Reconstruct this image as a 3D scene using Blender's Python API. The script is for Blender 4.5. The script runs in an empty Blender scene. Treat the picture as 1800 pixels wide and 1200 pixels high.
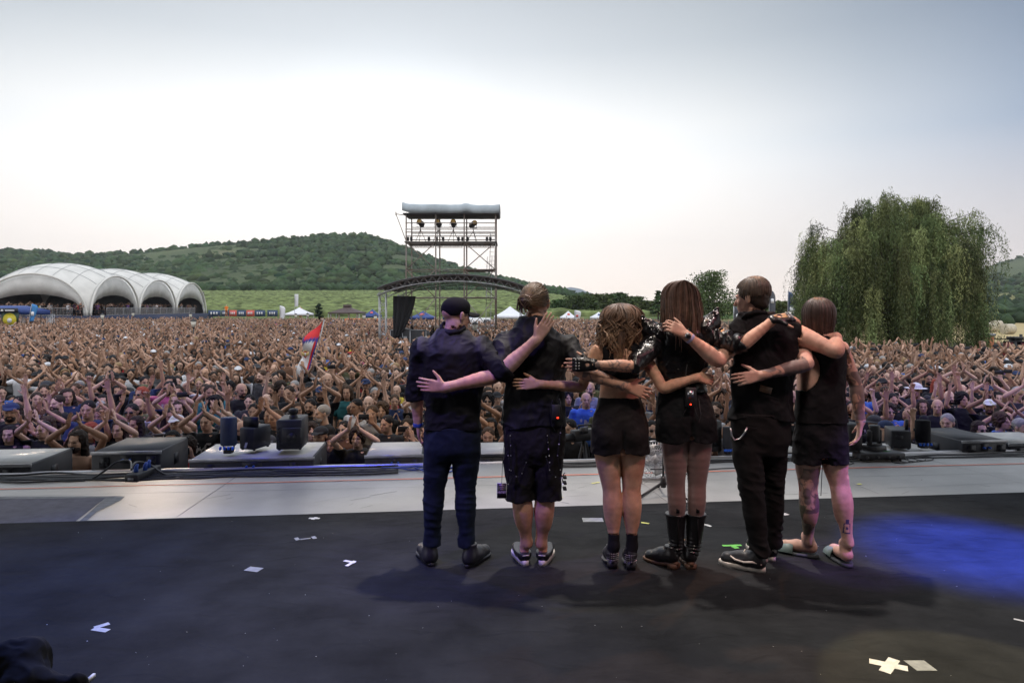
import bpy, bmesh, math, random, time
import numpy as np
from mathutils import Vector, Matrix, noise as mnoise
T0 = time.time()
sc = bpy.context.scene
COL = sc.collection
R = math.radians
# ------------------------------------------------------------------ camera, sky, sun, lamps, exposure
CH = 1.68                      # camera height above the stage floor (stage floor is z = 0)
GZ = -1.55                     # festival ground
FPX = 1200.0                   # focal length in photo pixels
cam_d = bpy.data.cameras.new('camera'); cam = bpy.data.objects.new('camera', cam_d); COL.objects.link(cam)
cam.location = (0, 0, CH); cam.rotation_euler = (R(90), 0, 0)
cam_d.sensor_width = 36; cam_d.lens = 24; cam_d.shift_y = -60/1800
cam_d.clip_start = 0.05; cam_d.clip_end = 12000
sc.camera = cam
SUN_AZ, SUN_EL = -27.0, 3.2    # degrees, azimuth from +Y towards +X
sun_dir = Vector((math.sin(R(SUN_AZ))*math.cos(R(SUN_EL)), math.cos(R(SUN_AZ))*math.cos(R(SUN_EL)), math.sin(R(SUN_EL))))
W = bpy.data.worlds.new('World'); sc.world = W; W.use_nodes = True
wn = W.node_tree; wn.nodes.clear()
def N(nt, t, **kw):
    n = nt.nodes.new(t)
    for k, v in kw.items():
        if k == 'ins':
            for kk, vv in v.items(): n.inputs[kk].default_value = vv
        else: setattr(n, k, v)
    return n
def LK(nt, a, b): nt.links.new(a, b)
wout = N(wn, 'ShaderNodeOutputWorld'); bg = N(wn, 'ShaderNodeBackground')
sky = N(wn, 'ShaderNodeTexSky', sky_type='NISHITA', sun_disc=False)
sky.sun_elevation = R(SUN_EL); sky.sun_rotation = R(SUN_AZ); sky.air_density = 1.0; sky.dust_density = 1.5; sky.ozone_density = 2.5
hs = N(wn, 'ShaderNodeHueSaturation', ins={'Saturation': 0.45, 'Value': 1.0})
LK(wn, sky.outputs[0], hs.inputs['Color'])
tc = N(wn, 'ShaderNodeTexCoord')
# glow of the thin bright cloud veil round the set sun
gd = Vector((math.sin(R(-10))*math.cos(R(11)), math.cos(R(-10))*math.cos(R(11)), math.sin(R(11))))
dp = N(wn, 'ShaderNodeVectorMath', operation='DOT_PRODUCT'); dp.inputs[1].default_value = gd
LK(wn, tc.outputs['Generated'], dp.inputs[0])
mr = N(wn, 'ShaderNodeValToRGB')
cr = mr.color_ramp; cr.interpolation = 'LINEAR'
cr.elements[0].position = 0.0; cr.elements[0].color = (0.56, 0.58, 0.62, 1)  # sky behind the camera, brightened to add light on the crowd
cr.elements[1].position = 1.0; cr.elements[1].color = (0.86, 0.86, 0.85, 1)
for p_, c_ in ((0.40, (0.34, 0.37, 0.42)), (0.60, (0.145, 0.195, 0.275)), (0.70, (0.205, 0.252, 0.325)), (0.80, (0.35, 0.385, 0.43)), (0.89, (0.53, 0.545, 0.555)), (0.95, (0.64, 0.645, 0.645)), (0.98, (0.72, 0.72, 0.715))):
    e = cr.elements.new(p_); e.color = (*c_, 1)
LK(wn, dp.outputs['Value'], mr.inputs[0])
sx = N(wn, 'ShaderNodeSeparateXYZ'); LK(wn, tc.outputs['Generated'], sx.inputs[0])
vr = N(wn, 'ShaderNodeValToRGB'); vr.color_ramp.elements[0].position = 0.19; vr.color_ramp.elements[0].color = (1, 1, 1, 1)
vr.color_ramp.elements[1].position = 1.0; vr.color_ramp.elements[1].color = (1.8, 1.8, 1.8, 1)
for p_, c_ in ((.25, (.90, .90, .90)), (.31, (.68, .705, .73)), (.35, (.55, .585, .625)), (.42, (.45, .485, .53)), (.50, (.85, .86, .87)), (.62, (1.6, 1.6, 1.6))): e = vr.color_ramp.elements.new(p_); e.color = (*c_, 1)  # upper stops, above the frame, brightened to add light on the crowd
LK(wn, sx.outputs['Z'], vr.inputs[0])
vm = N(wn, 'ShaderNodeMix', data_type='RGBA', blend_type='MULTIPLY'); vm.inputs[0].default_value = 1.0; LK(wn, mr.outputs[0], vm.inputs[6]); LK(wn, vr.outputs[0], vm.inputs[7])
hr = N(wn, 'ShaderNodeMapRange', ins={'From Min': 0.0, 'From Max': 0.22, 'To Min': 0.70, 'To Max': 0.0}, clamp=True)
LK(wn, sx.outputs['Z'], hr.inputs['Value'])
hm = N(wn, 'ShaderNodeMix', data_type='RGBA'); hm.inputs[7].default_value = (0.72, 0.585, 0.48, 1)
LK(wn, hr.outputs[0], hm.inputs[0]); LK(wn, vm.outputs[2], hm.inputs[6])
mx = N(wn, 'ShaderNodeMix', data_type='RGBA', blend_type='ADD'); mx.inputs[0].default_value = 0.0006
LK(wn, hm.outputs[2], mx.inputs[6]); LK(wn, hs.outputs[0], mx.inputs[7])
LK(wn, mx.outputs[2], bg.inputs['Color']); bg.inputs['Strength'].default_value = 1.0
LK(wn, bg.outputs[0], wout.inputs[0])
sl = bpy.data.lights.new('sun', 'SUN'); sl.energy = 0.9; sl.angle = R(4); sl.color = (1.0, 0.78, 0.60)
so = bpy.data.objects.new('sun', sl); COL.objects.link(so)
so.rotation_euler = (-sun_dir).to_track_quat('-Z', 'Y').to_euler(); so.location = (-30, 60, 20)
def spot(name, loc, target, power, color, deg, blend=0.25, size=0.08):
    l = bpy.data.lights.new(name, 'SPOT'); l.energy = power; l.color = color; l.spot_size = R(deg); l.spot_blend = blend; l.shadow_soft_size = size
    o = bpy.data.objects.new(name, l); COL.objects.link(o); o.location = loc
    o.rotation_euler = (Vector(target)-Vector(loc)).to_track_quat('-Z', 'Y').to_euler(); return o
# stage lamps hang from the front truss above the stage edge and farther back, out of the picture
spot('stage_lamp', (0.6, 6.0, 7.9), (1.0, 4.3, 0.4), 1050, (1.0, 0.90, 0.82), 52, 0.6, 0.12)
spot('stage_lamp', (1.2, 0.5, 7.6), (1.0, 4.6, 1.0), 460, (1.0, 0.86, 0.74), 46, 0.8, 0.5)  # unseen fill lamp added above the camera to lighten backs and shadows
spot('stage_lamp', (-3.2, 1.2, 6.8), (-0.62, 4.35, 0.95), 800, (0.24, 0.14, 1.0), 18, 0.7, 0.15)
spot('stage_lamp', (5.0, 1.4, 6.5), (1.9, 4.5, 1.1), 260, (1.0, 0.34, 0.42), 22, 0.7, 0.15)
spot('stage_lamp', (4.6, 6.8, 7.0), (3.20, 4.72, 0.0), 12000, (0.010, 0.075, 1.0), 14, 1.0, 0.10)
spot('stage_lamp', (-4.4, 6.4, 7.0), (-2.3, 2.9, 0.0), 1200, (0.07, 0.18, 1.0), 46, 1.0, 0.10)
spot('stage_lamp', (-3.0, 4.8, 7.0), (-2.0, 7.5, 0.0), 260, (0.08, 0.10, 1.0), 34, 0.9, 0.10)
spot('stage_lamp', (0.4, 5.2, 6.8), (2.05, 2.85, 0.0), 900, (1.0, 0.80, 0.35), 11, 0.15, 0.03)
spot('stage_lamp', (5.4, 6.0, 6.6), (7.0, 12.0, 0.0), 700, (0.26, 0.18, 1.0), 46, 0.9, 0.10)
spot('stage_lamp', (-5.4, 6.0, 6.6), (-6.6, 11.0, 0.0), 600, (0.26, 0.18, 1.0), 42, 0.9, 0.10)
spot('stage_lamp', (1.6, 7.0, 6.6), (1.1, 11.8, 0.0), 900, (0.10, 0.12, 1.0), 9, 0.4, 0.10)
spot('stage_lamp', (-1.4, 6.8, 6.8), (-1.8, 9.4, -.5), 420, (1.0, 0.72, 0.40), 32, 0.9, 0.10)
spot('stage_lamp', (4.2, 1.6, 6.4), (2.25, 4.4, 0.25), 900, (0.36, 0.16, 1.0), 7.5, 0.5, 0.06)
spot('stage_lamp', (3.4, 7.4, 6.6), (1.3, 4.3, 1.1), 380, (1.0, 0.42, 0.16), 16, 0.7, 0.08)
sc.view_settings.view_transform = 'Standard'; sc.view_settings.look = 'None'
sc.view_settings.exposure = 1.0; sc.view_settings.gamma = 1.0
sc.render.engine = 'CYCLES'
sc.cycles.max_bounces = 5; sc.cycles.diffuse_bounces = 3; sc.cycles.glossy_bounces = 2; sc.cycles.transparent_max_bounces = 8
sc.cycles.volume_bounces = 0
# ------------------------------------------------------------------ helpers
rng = np.random.default_rng(7); random.seed(7)
def P(px, py, d): return np.array([(px-900)/FPX*d, d, CH-(py-540)/FPX*d])
def gauss(x, s): return np.exp(-(x/s)**2)
def mesh_np(name, V, F, smooth=True):
    V = np.asarray(V, dtype=np.float32); me = bpy.data.meshes.new(name)
    if isinstance(F, np.ndarray):
        k = F.shape[1]; tot = np.full(len(F), k, dtype=np.int32); flat = F.astype(np.int32).ravel()
    else:
        tot = np.array([len(f) for f in F], dtype=np.int32); flat = np.array([i for f in F for i in f], dtype=np.int32)
    me.vertices.add(len(V)); me.vertices.foreach_set('co', V.ravel())
    me.loops.add(len(flat)); me.loops.foreach_set('vertex_index', flat)
    me.polygons.add(len(tot)); st = np.concatenate(([0], np.cumsum(tot)[:-1])).astype(np.int32)
    me.polygons.foreach_set('loop_start', st); me.polygons.foreach_set('loop_total', tot)
    if smooth: me.polygons.foreach_set('use_smooth', np.ones(len(tot), dtype=bool))
    me.update(calc_edges=True); me.validate(); return me
def add_attr(me, name, data):
    data = np.asarray(data, dtype=np.float32)
    if data.ndim == 1:
        a = me.attributes.new(name, 'FLOAT', 'POINT'); a.data.foreach_set('value', data)
    else:
        a = me.attributes.new(name, 'FLOAT_COLOR', 'POINT')
        if data.shape[1] == 3: data = np.hstack([data, np.ones((len(data), 1), np.float32)])
        a.data.foreach_set('color', data.ravel())
def tag(o, label=None, cat=None, group=None, kind=None):
    if label: o['label'] = label
    if cat: o['category'] = cat
    if group: o['group'] = group
    if kind: o['kind'] = kind
    return o
def obj(name, me, m=None, parent=None, loc=None, mat_only=False):
    o = bpy.data.objects.new(name, me); COL.objects.link(o)
    if m is not None:
        for mm in (m if isinstance(m, (list, tuple)) else [m]): me.materials.append(mm)
    if parent is not None: o.parent = parent
    if loc is not None: o.location = loc
    return o
def empty(name, loc=(0, 0, 0), rz=0.0):
    o = bpy.data.objects.new(name, None); COL.objects.link(o); o.location = loc; o.rotation_euler = (0, 0, rz); o.empty_display_size = 0.1
    return o
class MB:                                     # collects simple shapes into one mesh
    def __init__(s): s.V = []; s.F = []; s.M = []; s.n = 0; s.mi = 0
    def add(s, V, F):
        V = np.asarray(V, dtype=float); s.V.append(V); s.F += [tuple(i+s.n for i in f) for f in F]; s.M += [s.mi]*len(F); s.n += len(V); return s
    def box(s, lo, hi, rot=None, piv=None, bev=0.0):
        x0, y0, z0 = lo; x1, y1, z1 = hi
        if bev > 0:
            b = bev; V = []; 
            for z, i in ((z0, b), (z0+b, 0), (z1-b, 0), (z1, b)):
                V += [(x0+i+(b if not i else 0), y0+i, z), (x1-i-(b if not i else 0), y0+i, z), (x1-i, y0+i+(b if not i else 0), z), (x1-i, y1-i-(b if not i else 0), z),
                      (x1-i-(b if not i else 0), y1-i, z), (x0+i+(b if not i else 0), y1-i, z), (x0+i, y1-i-(b if not i else 0), z), (x0+i, y0+i+(b if not i else 0), z)]
            F = [tuple(range(7, -1, -1)), tuple(range(24, 32))]
            for k in range(3):
                for j in range(8): F.append((k*8+j, k*8+(j+1) % 8, k*8+8+(j+1) % 8, k*8+8+j))
        else:
            V = [(x0, y0, z0), (x1, y0, z0), (x1, y1, z0), (x0, y1, z0), (x0, y0, z1), (x1, y0, z1), (x1, y1, z1), (x0, y1, z1)]
            F = [(3, 2, 1, 0), (4, 5, 6, 7), (0, 1, 5, 4), (1, 2, 6, 5), (2, 3, 7, 6), (3, 0, 4, 7)]
        V = np.array(V, float)
        if rot is not None:
            p = np.array(piv if piv is not None else V.mean(0)); V = (V-p) @ np.array(rot).T + p
        return s.add(V, F)
    def tube(s, pts, r, n=6, cap=True, flat=None):
        pts = np.asarray(pts, float); m = len(pts); rr = np.full(m, r, float) if np.isscalar(r) else np.asarray(r, float)
        t = np.gradient(pts, axis=0); t /= (np.linalg.norm(t, axis=1)[:, None]+1e-9)
        up = np.array([0, 0, 1.0]) if abs(t[0][2]) < 0.9 else np.array([1.0, 0, 0])
        V = []; a = np.cross(up, t[0]); a /= np.linalg.norm(a)
        for i in range(m):
            a = a-t[i]*a.dot(t[i]); a /= (np.linalg.norm(a)+1e-9); b = np.cross(t[i], a)
            for k in range(n):
                an = 2*math.pi*k/n; V.append(pts[i]+rr[i]*(math.cos(an)*a+math.sin(an)*b*(flat if flat else 1)))
        F = [(i*n+k, i*n+(k+1) % n, (i+1)*n+(k+1) % n, (i+1)*n+k) for i in range(m-1) for k in range(n)]
        if cap: F += [tuple(range(n-1, -1, -1)), tuple((m-1)*n+k for k in range(n))]
        return s.add(V, F)
    def bar(s, a, b, r, n=6): return s.tube([a, b], r, n)
    def lathe(s, prof, c=(0, 0, 0), n=16, sx=1.0, sy=1.0):
        V = []; c = np.array(c)
        for (r, z) in prof:
            for k in range(n):
                an = 2*math.pi*k/n; V.append((c[0]+sx*r*math.cos(an), c[1]+sy*r*math.sin(an), c[2]+z))
        m = len(prof); F = [(i*n+k, i*n+(k+1) % n, (i+1)*n+(k+1) % n, (i+1)*n+k) for i in range(m-1) for k in range(n)]
        F += [tuple(range(n-1, -1, -1)), tuple((m-1)*n+k for k in range(n))]
        return s.add(V, F)
    def sheet(s, pts, thick=0.0):              # polygon in 3D with optional thickness along its normal
        p = np.asarray(pts, float); n = len(p)
        if thick <= 0: return s.add(p, [tuple(range(n))])
        nn = np.cross(p[1]-p[0], p[2]-p[0]); nn /= np.linalg.norm(nn); q = p-nn*thick
        F = [tuple(range(n)), tuple(range(2*n-1, n-1, -1))]+[(i, i+n, (i+1) % n+n, (i+1) % n) for i in range(n)]
        return s.add(np.vstack([p, q]), F)
    def mesh(s, name, smooth=False):
        me = mesh_np(name, np.vstack(s.V), s.F, smooth)
        if any(s.M): me.polygons.foreach_set('material_index', np.array(s.M, dtype=np.int32))
        return me
    def obj(s, name, m, parent=None, smooth=False, loc=None): return obj(name, s.mesh(name, smooth), m, parent, loc)
def rotz(a): c, s_ = math.cos(a), math.sin(a); return np.array([[c, -s_, 0], [s_, c, 0], [0, 0, 1]])
# ------------------------------------------------------------------ materials
def mat(name, col, rough=0.6, metal=0.0, var=0.0, vs=5.0, bump=0.0, bs=60.0, col2=None, spec=0.5, emit=None, es=1.0, attr=None, objcol=False, coord='Object', sheen=0.0, stretch=None):
    m = bpy.data.materials.new(name); m.use_nodes = True; nt = m.node_tree; b = nt.nodes['Principled BSDF']
    b.inputs['Roughness'].default_value = rough; b.inputs['Metallic'].default_value = metal; b.inputs['Specular IOR Level'].default_value = spec
    if sheen: b.inputs['Sheen Weight'].default_value = sheen
    tcn = N(nt, 'ShaderNodeTexCoord'); vec = tcn.outputs[coord]
    if stretch:
        mp = N(nt, 'ShaderNodeMapping'); mp.inputs['Scale'].default_value = stretch; LK(nt, vec, mp.inputs[0]); vec = mp.outputs[0]
    src = None
    if attr: a = N(nt, 'ShaderNodeAttribute', attribute_name=attr); src = a.outputs['Color']
    if objcol: a = N(nt, 'ShaderNodeObjectInfo'); src = a.outputs['Color']
    if var > 0 or col2 is not None:
        nz = N(nt, 'ShaderNodeTexNoise', ins={'Scale': vs, 'Detail': 6.0, 'Roughness': 0.6}); LK(nt, vec, nz.inputs['Vector'])
        mp = N(nt, 'ShaderNodeMapRange', ins={'From Min': 0.32, 'From Max': 0.68}); LK(nt, nz.outputs['Fac'], mp.inputs['Value'])
        mi = N(nt, 'ShaderNodeMix', data_type='RGBA', clamp_factor=True)
        if src is None:
            mi.inputs[6].default_value = (*[c*(1-var) for c in col], 1); mi.inputs[7].default_value = (*(col2 if col2 else [min(1, c*(1+var)) for c in col]), 1)
            LK(nt, mp.outputs[0], mi.inputs[0]); res = mi.outputs[2]
        else:
            mp.inputs['To Min'].default_value = 1-var; mp.inputs['To Max'].default_value = 1+var
            mi.blend_type = 'MULTIPLY'; mi.inputs[0].default_value = 1.0; LK(nt, src, mi.inputs[6]); LK(nt, mp.outputs[0], mi.inputs[7]); res = mi.outputs[2]
        LK(nt, res, b.inputs['Base Color'])
    elif src is not None: LK(nt, src, b.inputs['Base Color'])
    else: b.inputs['Base Color'].default_value = (*col, 1)
    if bump > 0:
        nz2 = N(nt, 'ShaderNodeTexNoise', ins={'Scale': bs, 'Detail': 5.0, 'Roughness': 0.6}); LK(nt, vec, nz2.inputs['Vector'])
        bp = N(nt, 'ShaderNodeBump', ins={'Strength': 0.6, 'Distance': bump}); LK(nt, nz2.outputs['Fac'], bp.inputs['Height']); LK(nt, bp.outputs[0], b.inputs['Normal'])
    if emit: b.inputs['Emission Color'].default_value = (*emit, 1); b.inputs['Emission Strength'].default_value = es
    return m
M = {}
M['blackcloth'] = mat('black_cotton', (0.009, 0.009, 0.011), 0.85, var=0.35, vs=7, bump=0.0015, bs=220, spec=.2)
M['blackshirt'] = mat('black_shirt_cloth', (0.007, 0.007, 0.009), 0.62, var=0.3, vs=6, bump=0.0015, bs=250, spec=.28)
M['denim'] = mat('dark_denim', (0.008, 0.013, 0.028), 0.8, var=0.4, vs=9, bump=0.0015, bs=300, spec=.2)
M['leather'] = mat('black_leather', (0.010, 0.010, 0.012), 0.28, var=0.3, vs=14, bump=0.004, bs=55)
M['shoeblack'] = mat('black_shoe_leather', (0.014, 0.014, 0.017), 0.42, var=0.3, vs=20, bump=0.001, bs=120)
M['solewhite'] = mat('off_white_rubber', (0.62, 0.57, 0.52), 0.6, var=0.12, vs=30)
M['solebrown'] = mat('brown_stacked_sole', (0.10, 0.05, 0.028), 0.6, var=0.3, vs=60)
M['metal'] = mat('bright_metal', (0.55, 0.55, 0.57), 0.3, metal=1.0, var=0.15, vs=30)
M['alu'] = mat('aluminium_truss', (0.42, 0.42, 0.43), 0.45, metal=0.7, var=0.25, vs=6)
M['steel'] = mat('galvanised_tube', (0.26, 0.25, 0.24), 0.6, metal=0.3, col2=(0.17, 0.11, 0.075), vs=1.5)
M['plastic'] = mat('black_plastic', (0.016, 0.016, 0.018), 0.5, var=0.3, vs=12, bump=0.0008, bs=200)
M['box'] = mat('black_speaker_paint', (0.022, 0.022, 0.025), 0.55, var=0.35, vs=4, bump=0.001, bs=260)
M['boxtop'] = mat('dusty_sheen_top', (0.46, 0.455, 0.445), 0.36, col2=(0.60, 0.575, 0.52), vs=3.2, bump=0.001, bs=120)  # dusty black tops; their sky sheen is put into the pale base colour
M['cable'] = mat('black_cable_rubber', (0.015, 0.015, 0.018), 0.5)
M['white'] = mat('white_paint', (0.72, 0.72, 0.72), 0.5, var=0.08, vs=8)
M['red'] = mat('red_plastic', (0.5, 0.03, 0.02), 0.5, var=0.1)
M['blue'] = mat('blue_cloth', (0.02, 0.06, 0.28), 0.7, var=0.25, vs=3)
M['yellow'] = mat('yellow_plastic', (0.62, 0.52, 0.03), 0.5, var=0.1)
M['orange'] = mat('orange_plastic', (0.75, 0.16, 0.03), 0.5, var=0.1)
M['tapewhite'] = mat('white_tape', (0.6, 0.6, 0.6), 0.7, var=0.15, vs=30)
M['tapegrey'] = mat('grey_gaffer_tape', (0.26, 0.27, 0.28), 0.7, var=0.2, vs=20)
M['tapegreen'] = mat('green_tape', (0.18, 0.62, 0.10), 0.7, var=0.15, vs=20)
M['tapeyellow'] = mat('yellow_tape', (0.65, 0.66, 0.18), 0.7, var=0.15, vs=20)
# ------------------------------------------------------------------ organic surfaces: smooth union of tapered limbs on a grid
class Field:
    def __init__(s, prims, h, k=0.03, pad=0.03):
        bb = [p[1] for p in prims]; s.lo = np.min([b[0] for b in bb], axis=0)-pad; hi = np.max([b[1] for b in bb], axis=0)+pad
        s.h = h; s.n = np.ceil((hi-s.lo)/h).astype(int)+1; s.f = np.full(s.n, 1.0, dtype=np.float32)
        for fn, b, kk in prims: s.put(fn, b, k if kk is None else kk)
    def sub(s, b, m):
        i0 = np.maximum(np.floor((b[0]-m-s.lo)/s.h).astype(int), 0); i1 = np.minimum(np.ceil((b[1]+m-s.lo)/s.h).astype(int)+1, s.n)
        ax = [(s.lo[a]+s.h*np.arange(i0[a], i1[a])).astype(np.float32) for a in range(3)]
        return tuple(slice(i0[a], i1[a]) for a in range(3)), ax[0][:, None, None], ax[1][None, :, None], ax[2][None, None, :]
    def put(s, fn, b, k):
        sl_, X, Y, Z = s.sub(b, abs(k)+3*s.h); d = fn(X, Y, Z); a = s.f[sl_]
        if k <= 0: s.f[sl_] = np.minimum(a, d); return
        hh = np.maximum(k-np.abs(a-d), 0)/k; s.f[sl_] = np.minimum(a, d)-hh*hh*k*0.25
    def cut(s, fn, keep=True):                # keep where fn < 0
        ax = [(s.lo[a]+s.h*np.arange(s.n[a])).astype(np.float32) for a in range(3)]
        s.f = np.maximum(s.f, fn(ax[0][:, None, None], ax[1][None, :, None], ax[2][None, None, :])).astype(np.float32)
    def surf(s):
        f = s.f; f[0] = f[-1] = 1; f[:, 0] = f[:, -1] = 1; f[:, :, 0] = f[:, :, -1] = 1
        g = f < 0; c = np.zeros(np.array(f.shape)-1, np.int8)
        for dx in (0, 1):
            for dy in (0, 1):
                for dz in (0, 1): c += g[dx:f.shape[0]-1+dx, dy:f.shape[1]-1+dy, dz:f.shape[2]-1+dz]
        act = (c > 0) & (c < 8); ids = np.argwhere(act); idx = np.full(act.shape, -1, np.int32); idx[act] = np.arange(len(ids))
        pos = np.zeros((len(ids), 3), np.float32); cnt = np.zeros(len(ids), np.float32)
        cs = [(i, j, k) for i in (0, 1) for j in (0, 1) for k in (0, 1)]
        val = {q: f[ids[:, 0]+q[0], ids[:, 1]+q[1], ids[:, 2]+q[2]] for q in cs}
        for a in cs:
            for ax in range(3):
                if a[ax]: continue
                b = tuple(a[i]+(1 if i == ax else 0) for i in range(3)); fa, fb = val[a], val[b]; cr_ = (fa < 0) != (fb < 0)
                t = np.where(cr_, fa/np.where(fa-fb == 0, 1, fa-fb), 0)
                for i in range(3): pos[:, i] += np.where(cr_, a[i]+(t if i == ax else 0), 0)
                cnt += cr_
        V = s.lo+s.h*(ids+pos/cnt[:, None]); F = []
        for ax in range(3):
            o1, o2 = [(1, 2), (2, 0), (0, 1)][ax]
            sa = [slice(1, -1)]*3; sb = [slice(1, -1)]*3; sa[ax] = slice(0, -1); sb[ax] = slice(1, None)
            A = g[tuple(sa)]; B = g[tuple(sb)]
            for cond, flip in ((A & ~B, False), (~A & B, True)):
                e = np.argwhere(cond); off = np.ones(3, int); off[ax] = 0; e = e+off
                q = []
                for d1, d2 in ((-1, -1), (0, -1), (0, 0), (-1, 0)):
                    p = e.copy(); p[:, o1] += d1; p[:, o2] += d2; q.append(idx[p[:, 0], p[:, 1], p[:, 2]])
                q = np.stack(q, 1); F.append(q[:, ::-1] if flip else q)
        return V, np.vstack(F)
def vec(p): return np.asarray(p, dtype=float)
def cone(a, b, ra, rb, flat=None, fs=1.0, k=None):
    a, b = vec(a), vec(b); ba = b-a; L2 = max(ba.dot(ba), 1e-9); R_ = max(ra, rb)
    fl = None if flat is None else vec(flat)/np.linalg.norm(flat)
    def fn(X, Y, Z):
        px, py, pz = X-a[0], Y-a[1], Z-a[2]; t = np.clip((px*ba[0]+py*ba[1]+pz*ba[2])/L2, 0, 1)
        qx, qy, qz = px-t*ba[0], py-t*ba[1], pz-t*ba[2]
        if fl is not None:
            c = (qx*fl[0]+qy*fl[1]+qz*fl[2])*(1/fs-1); qx, qy, qz = qx+c*fl[0], qy+c*fl[1], qz+c*fl[2]
            return (np.sqrt(qx*qx+qy*qy+qz*qz)-(ra+(rb-ra)*t))*(0.5+0.5*fs)
        return np.sqrt(qx*qx+qy*qy+qz*qz)-(ra+(rb-ra)*t)
    return (fn, (np.minimum(a, b)-R_, np.maximum(a, b)+R_), k)
def ell(c, r, rot=None, k=None):
    c, r = vec(c), vec(r); Rm = None if rot is None else np.array(rot); m = r.max() if rot is not None else None
    def fn(X, Y, Z):
        x, y, z = X-c[0], Y-c[1], Z-c[2]
        if Rm is not None: x, y, z = (Rm[0, 0]*x+Rm[1, 0]*y+Rm[2, 0]*z), (Rm[0, 1]*x+Rm[1, 1]*y+Rm[2, 1]*z), (Rm[0, 2]*x+Rm[1, 2]*y+Rm[2, 2]*z)
        k0 = np.sqrt((x/r[0])**2+(y/r[1])**2+(z/r[2])**2); k1 = np.sqrt((x/r[0]**2)**2+(y/r[1]**2)**2+(z/r[2]**2)**2)+1e-6
        return k0*(k0-1)/k1
    e = r if m is None else np.array([m, m, m])
    return (fn, (c-e, c+e), k)
def stack(rings, k=None, p=2.3, yaw=0.0):             # rings: (z, cx, cy, rx, ry) : a torso, skirt, trunk
    r = np.array(sorted(rings)); z = r[:, 0]; zz = np.linspace(z[0], z[-1], 40)
    def sm(col):
        v = np.interp(zz, z, r[:, col]); w = np.pad(v, 3, 'edge'); return np.convolve(w, np.ones(7)/7, 'valid')
    c = [sm(i) for i in (1, 2, 3, 4)]; cy_, sy_ = math.cos(yaw), math.sin(yaw)
    def fn(X, Y, Z):
        cx, cy, rx, ry = [np.interp(Z.ravel(), zz, v).reshape(Z.shape) for v in c]
        x, y = X-cx, Y-cy
        if yaw: x, y = x*cy_+y*sy_, -x*sy_+y*cy_
        q = (np.abs(x/rx)**p+np.abs(y/ry)**p)**(1/p); d = (q-1)*np.minimum(rx, ry)
        ez = np.maximum(Z-z[-1], z[0]-Z); return np.where(ez > 0, np.sqrt(np.maximum(d, 0)**2+ez*ez), d)
    xs = max(np.max(r[:, 3]), np.max(r[:, 4])) if yaw else None
    ex = r[:, 3] if xs is None else xs; ey = r[:, 4] if xs is None else xs
    return (fn, (np.array([np.min(r[:, 1]-ex), np.min(r[:, 2]-ey), z[0]]), np.array([np.max(r[:, 1]+ex), np.max(r[:, 2]+ey), z[-1]])), k)
def hplane(p, n):                                       # negative behind the plane (opposite to n)
    p, n = vec(p), vec(n)/np.linalg.norm(n); return lambda X, Y, Z: (X-p[0])*n[0]+(Y-p[1])*n[1]+(Z-p[2])*n[2]
def hcut(p, n, r=.12):                                  # the same plane, but only near p (a sleeve end)
    p, n = vec(p), vec(n)/np.linalg.norm(n)
    def fn(X, Y, Z): return np.where((X-p[0])**2+(Y-p[1])**2+(Z-p[2])**2 < r*r, (X-p[0])*n[0]+(Y-p[1])*n[1]+(Z-p[2])*n[2], -1.0)
    return fn
def normals(V, F):
    n = np.cross(V[F[:, 2]]-V[F[:, 0]], V[F[:, 3]]-V[F[:, 1]]) if F.shape[1] == 4 else np.cross(V[F[:, 1]]-V[F[:, 0]], V[F[:, 2]]-V[F[:, 0]])
    out = np.zeros_like(V, dtype=float)
    for j in range(F.shape[1]): np.add.at(out, F[:, j], n)
    return out/(np.linalg.norm(out, axis=1)[:, None]+1e-12)
def lap(V, F, it=2, w=0.5):
    n = len(V)
    for _ in range(it):
        acc = np.zeros((n, 3)); c = np.zeros(n); m = F.shape[1]
        for j in range(m):
            a, b = F[:, j], F[:, (j+1) % m]
            np.add.at(acc, a, V[b]); np.add.at(c, a, 1); np.add.at(acc, b, V[a]); np.add.at(c, b, 1)
        V = V*(1-w)+w*acc/c[:, None]
    return V
def tnoise(p, freq, seed, n=7):                         # cheap smooth noise in about -1..1
    r = np.random.default_rng(seed); o = np.zeros(len(p))
    for i in range(n):
        k = r.normal(size=3); k = k/np.linalg.norm(k)*freq*(0.6+0.9*r.random()); o += np.sin(p @ k+r.random()*6.28+1.7*np.sin(p @ (r.normal(size=3)*freq*0.5)))
    return o/math.sqrt(n)
def folds(V, Nn, amp, freq, seed, stretch=(1, 1, 1)):   # ridged cloth folds
    q = V*np.array(stretch); a = 1-np.abs(tnoise(q, freq, seed))*1.2; b = 1-np.abs(tnoise(q, freq*2.1, seed+5))*1.2
    return V+Nn*(amp*(a*0.7+b*0.3-0.45))[:, None]
def skinmesh(prims, h, k=0.03, cuts=(), smooth=1, fold=None, name='mesh'):
    fd = Field(prims, h, k)
    for c in cuts: fd.cut(c)
    V, F = fd.surf(); V = lap(V, F, smooth) if smooth else V
    if fold is not None:
        for fo in (fold if isinstance(fold, list) else [fold]):
            Nn = normals(V, F); V = fo(V, Nn) if callable(fo) else folds(V, Nn, *fo)
    return V, F
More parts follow.
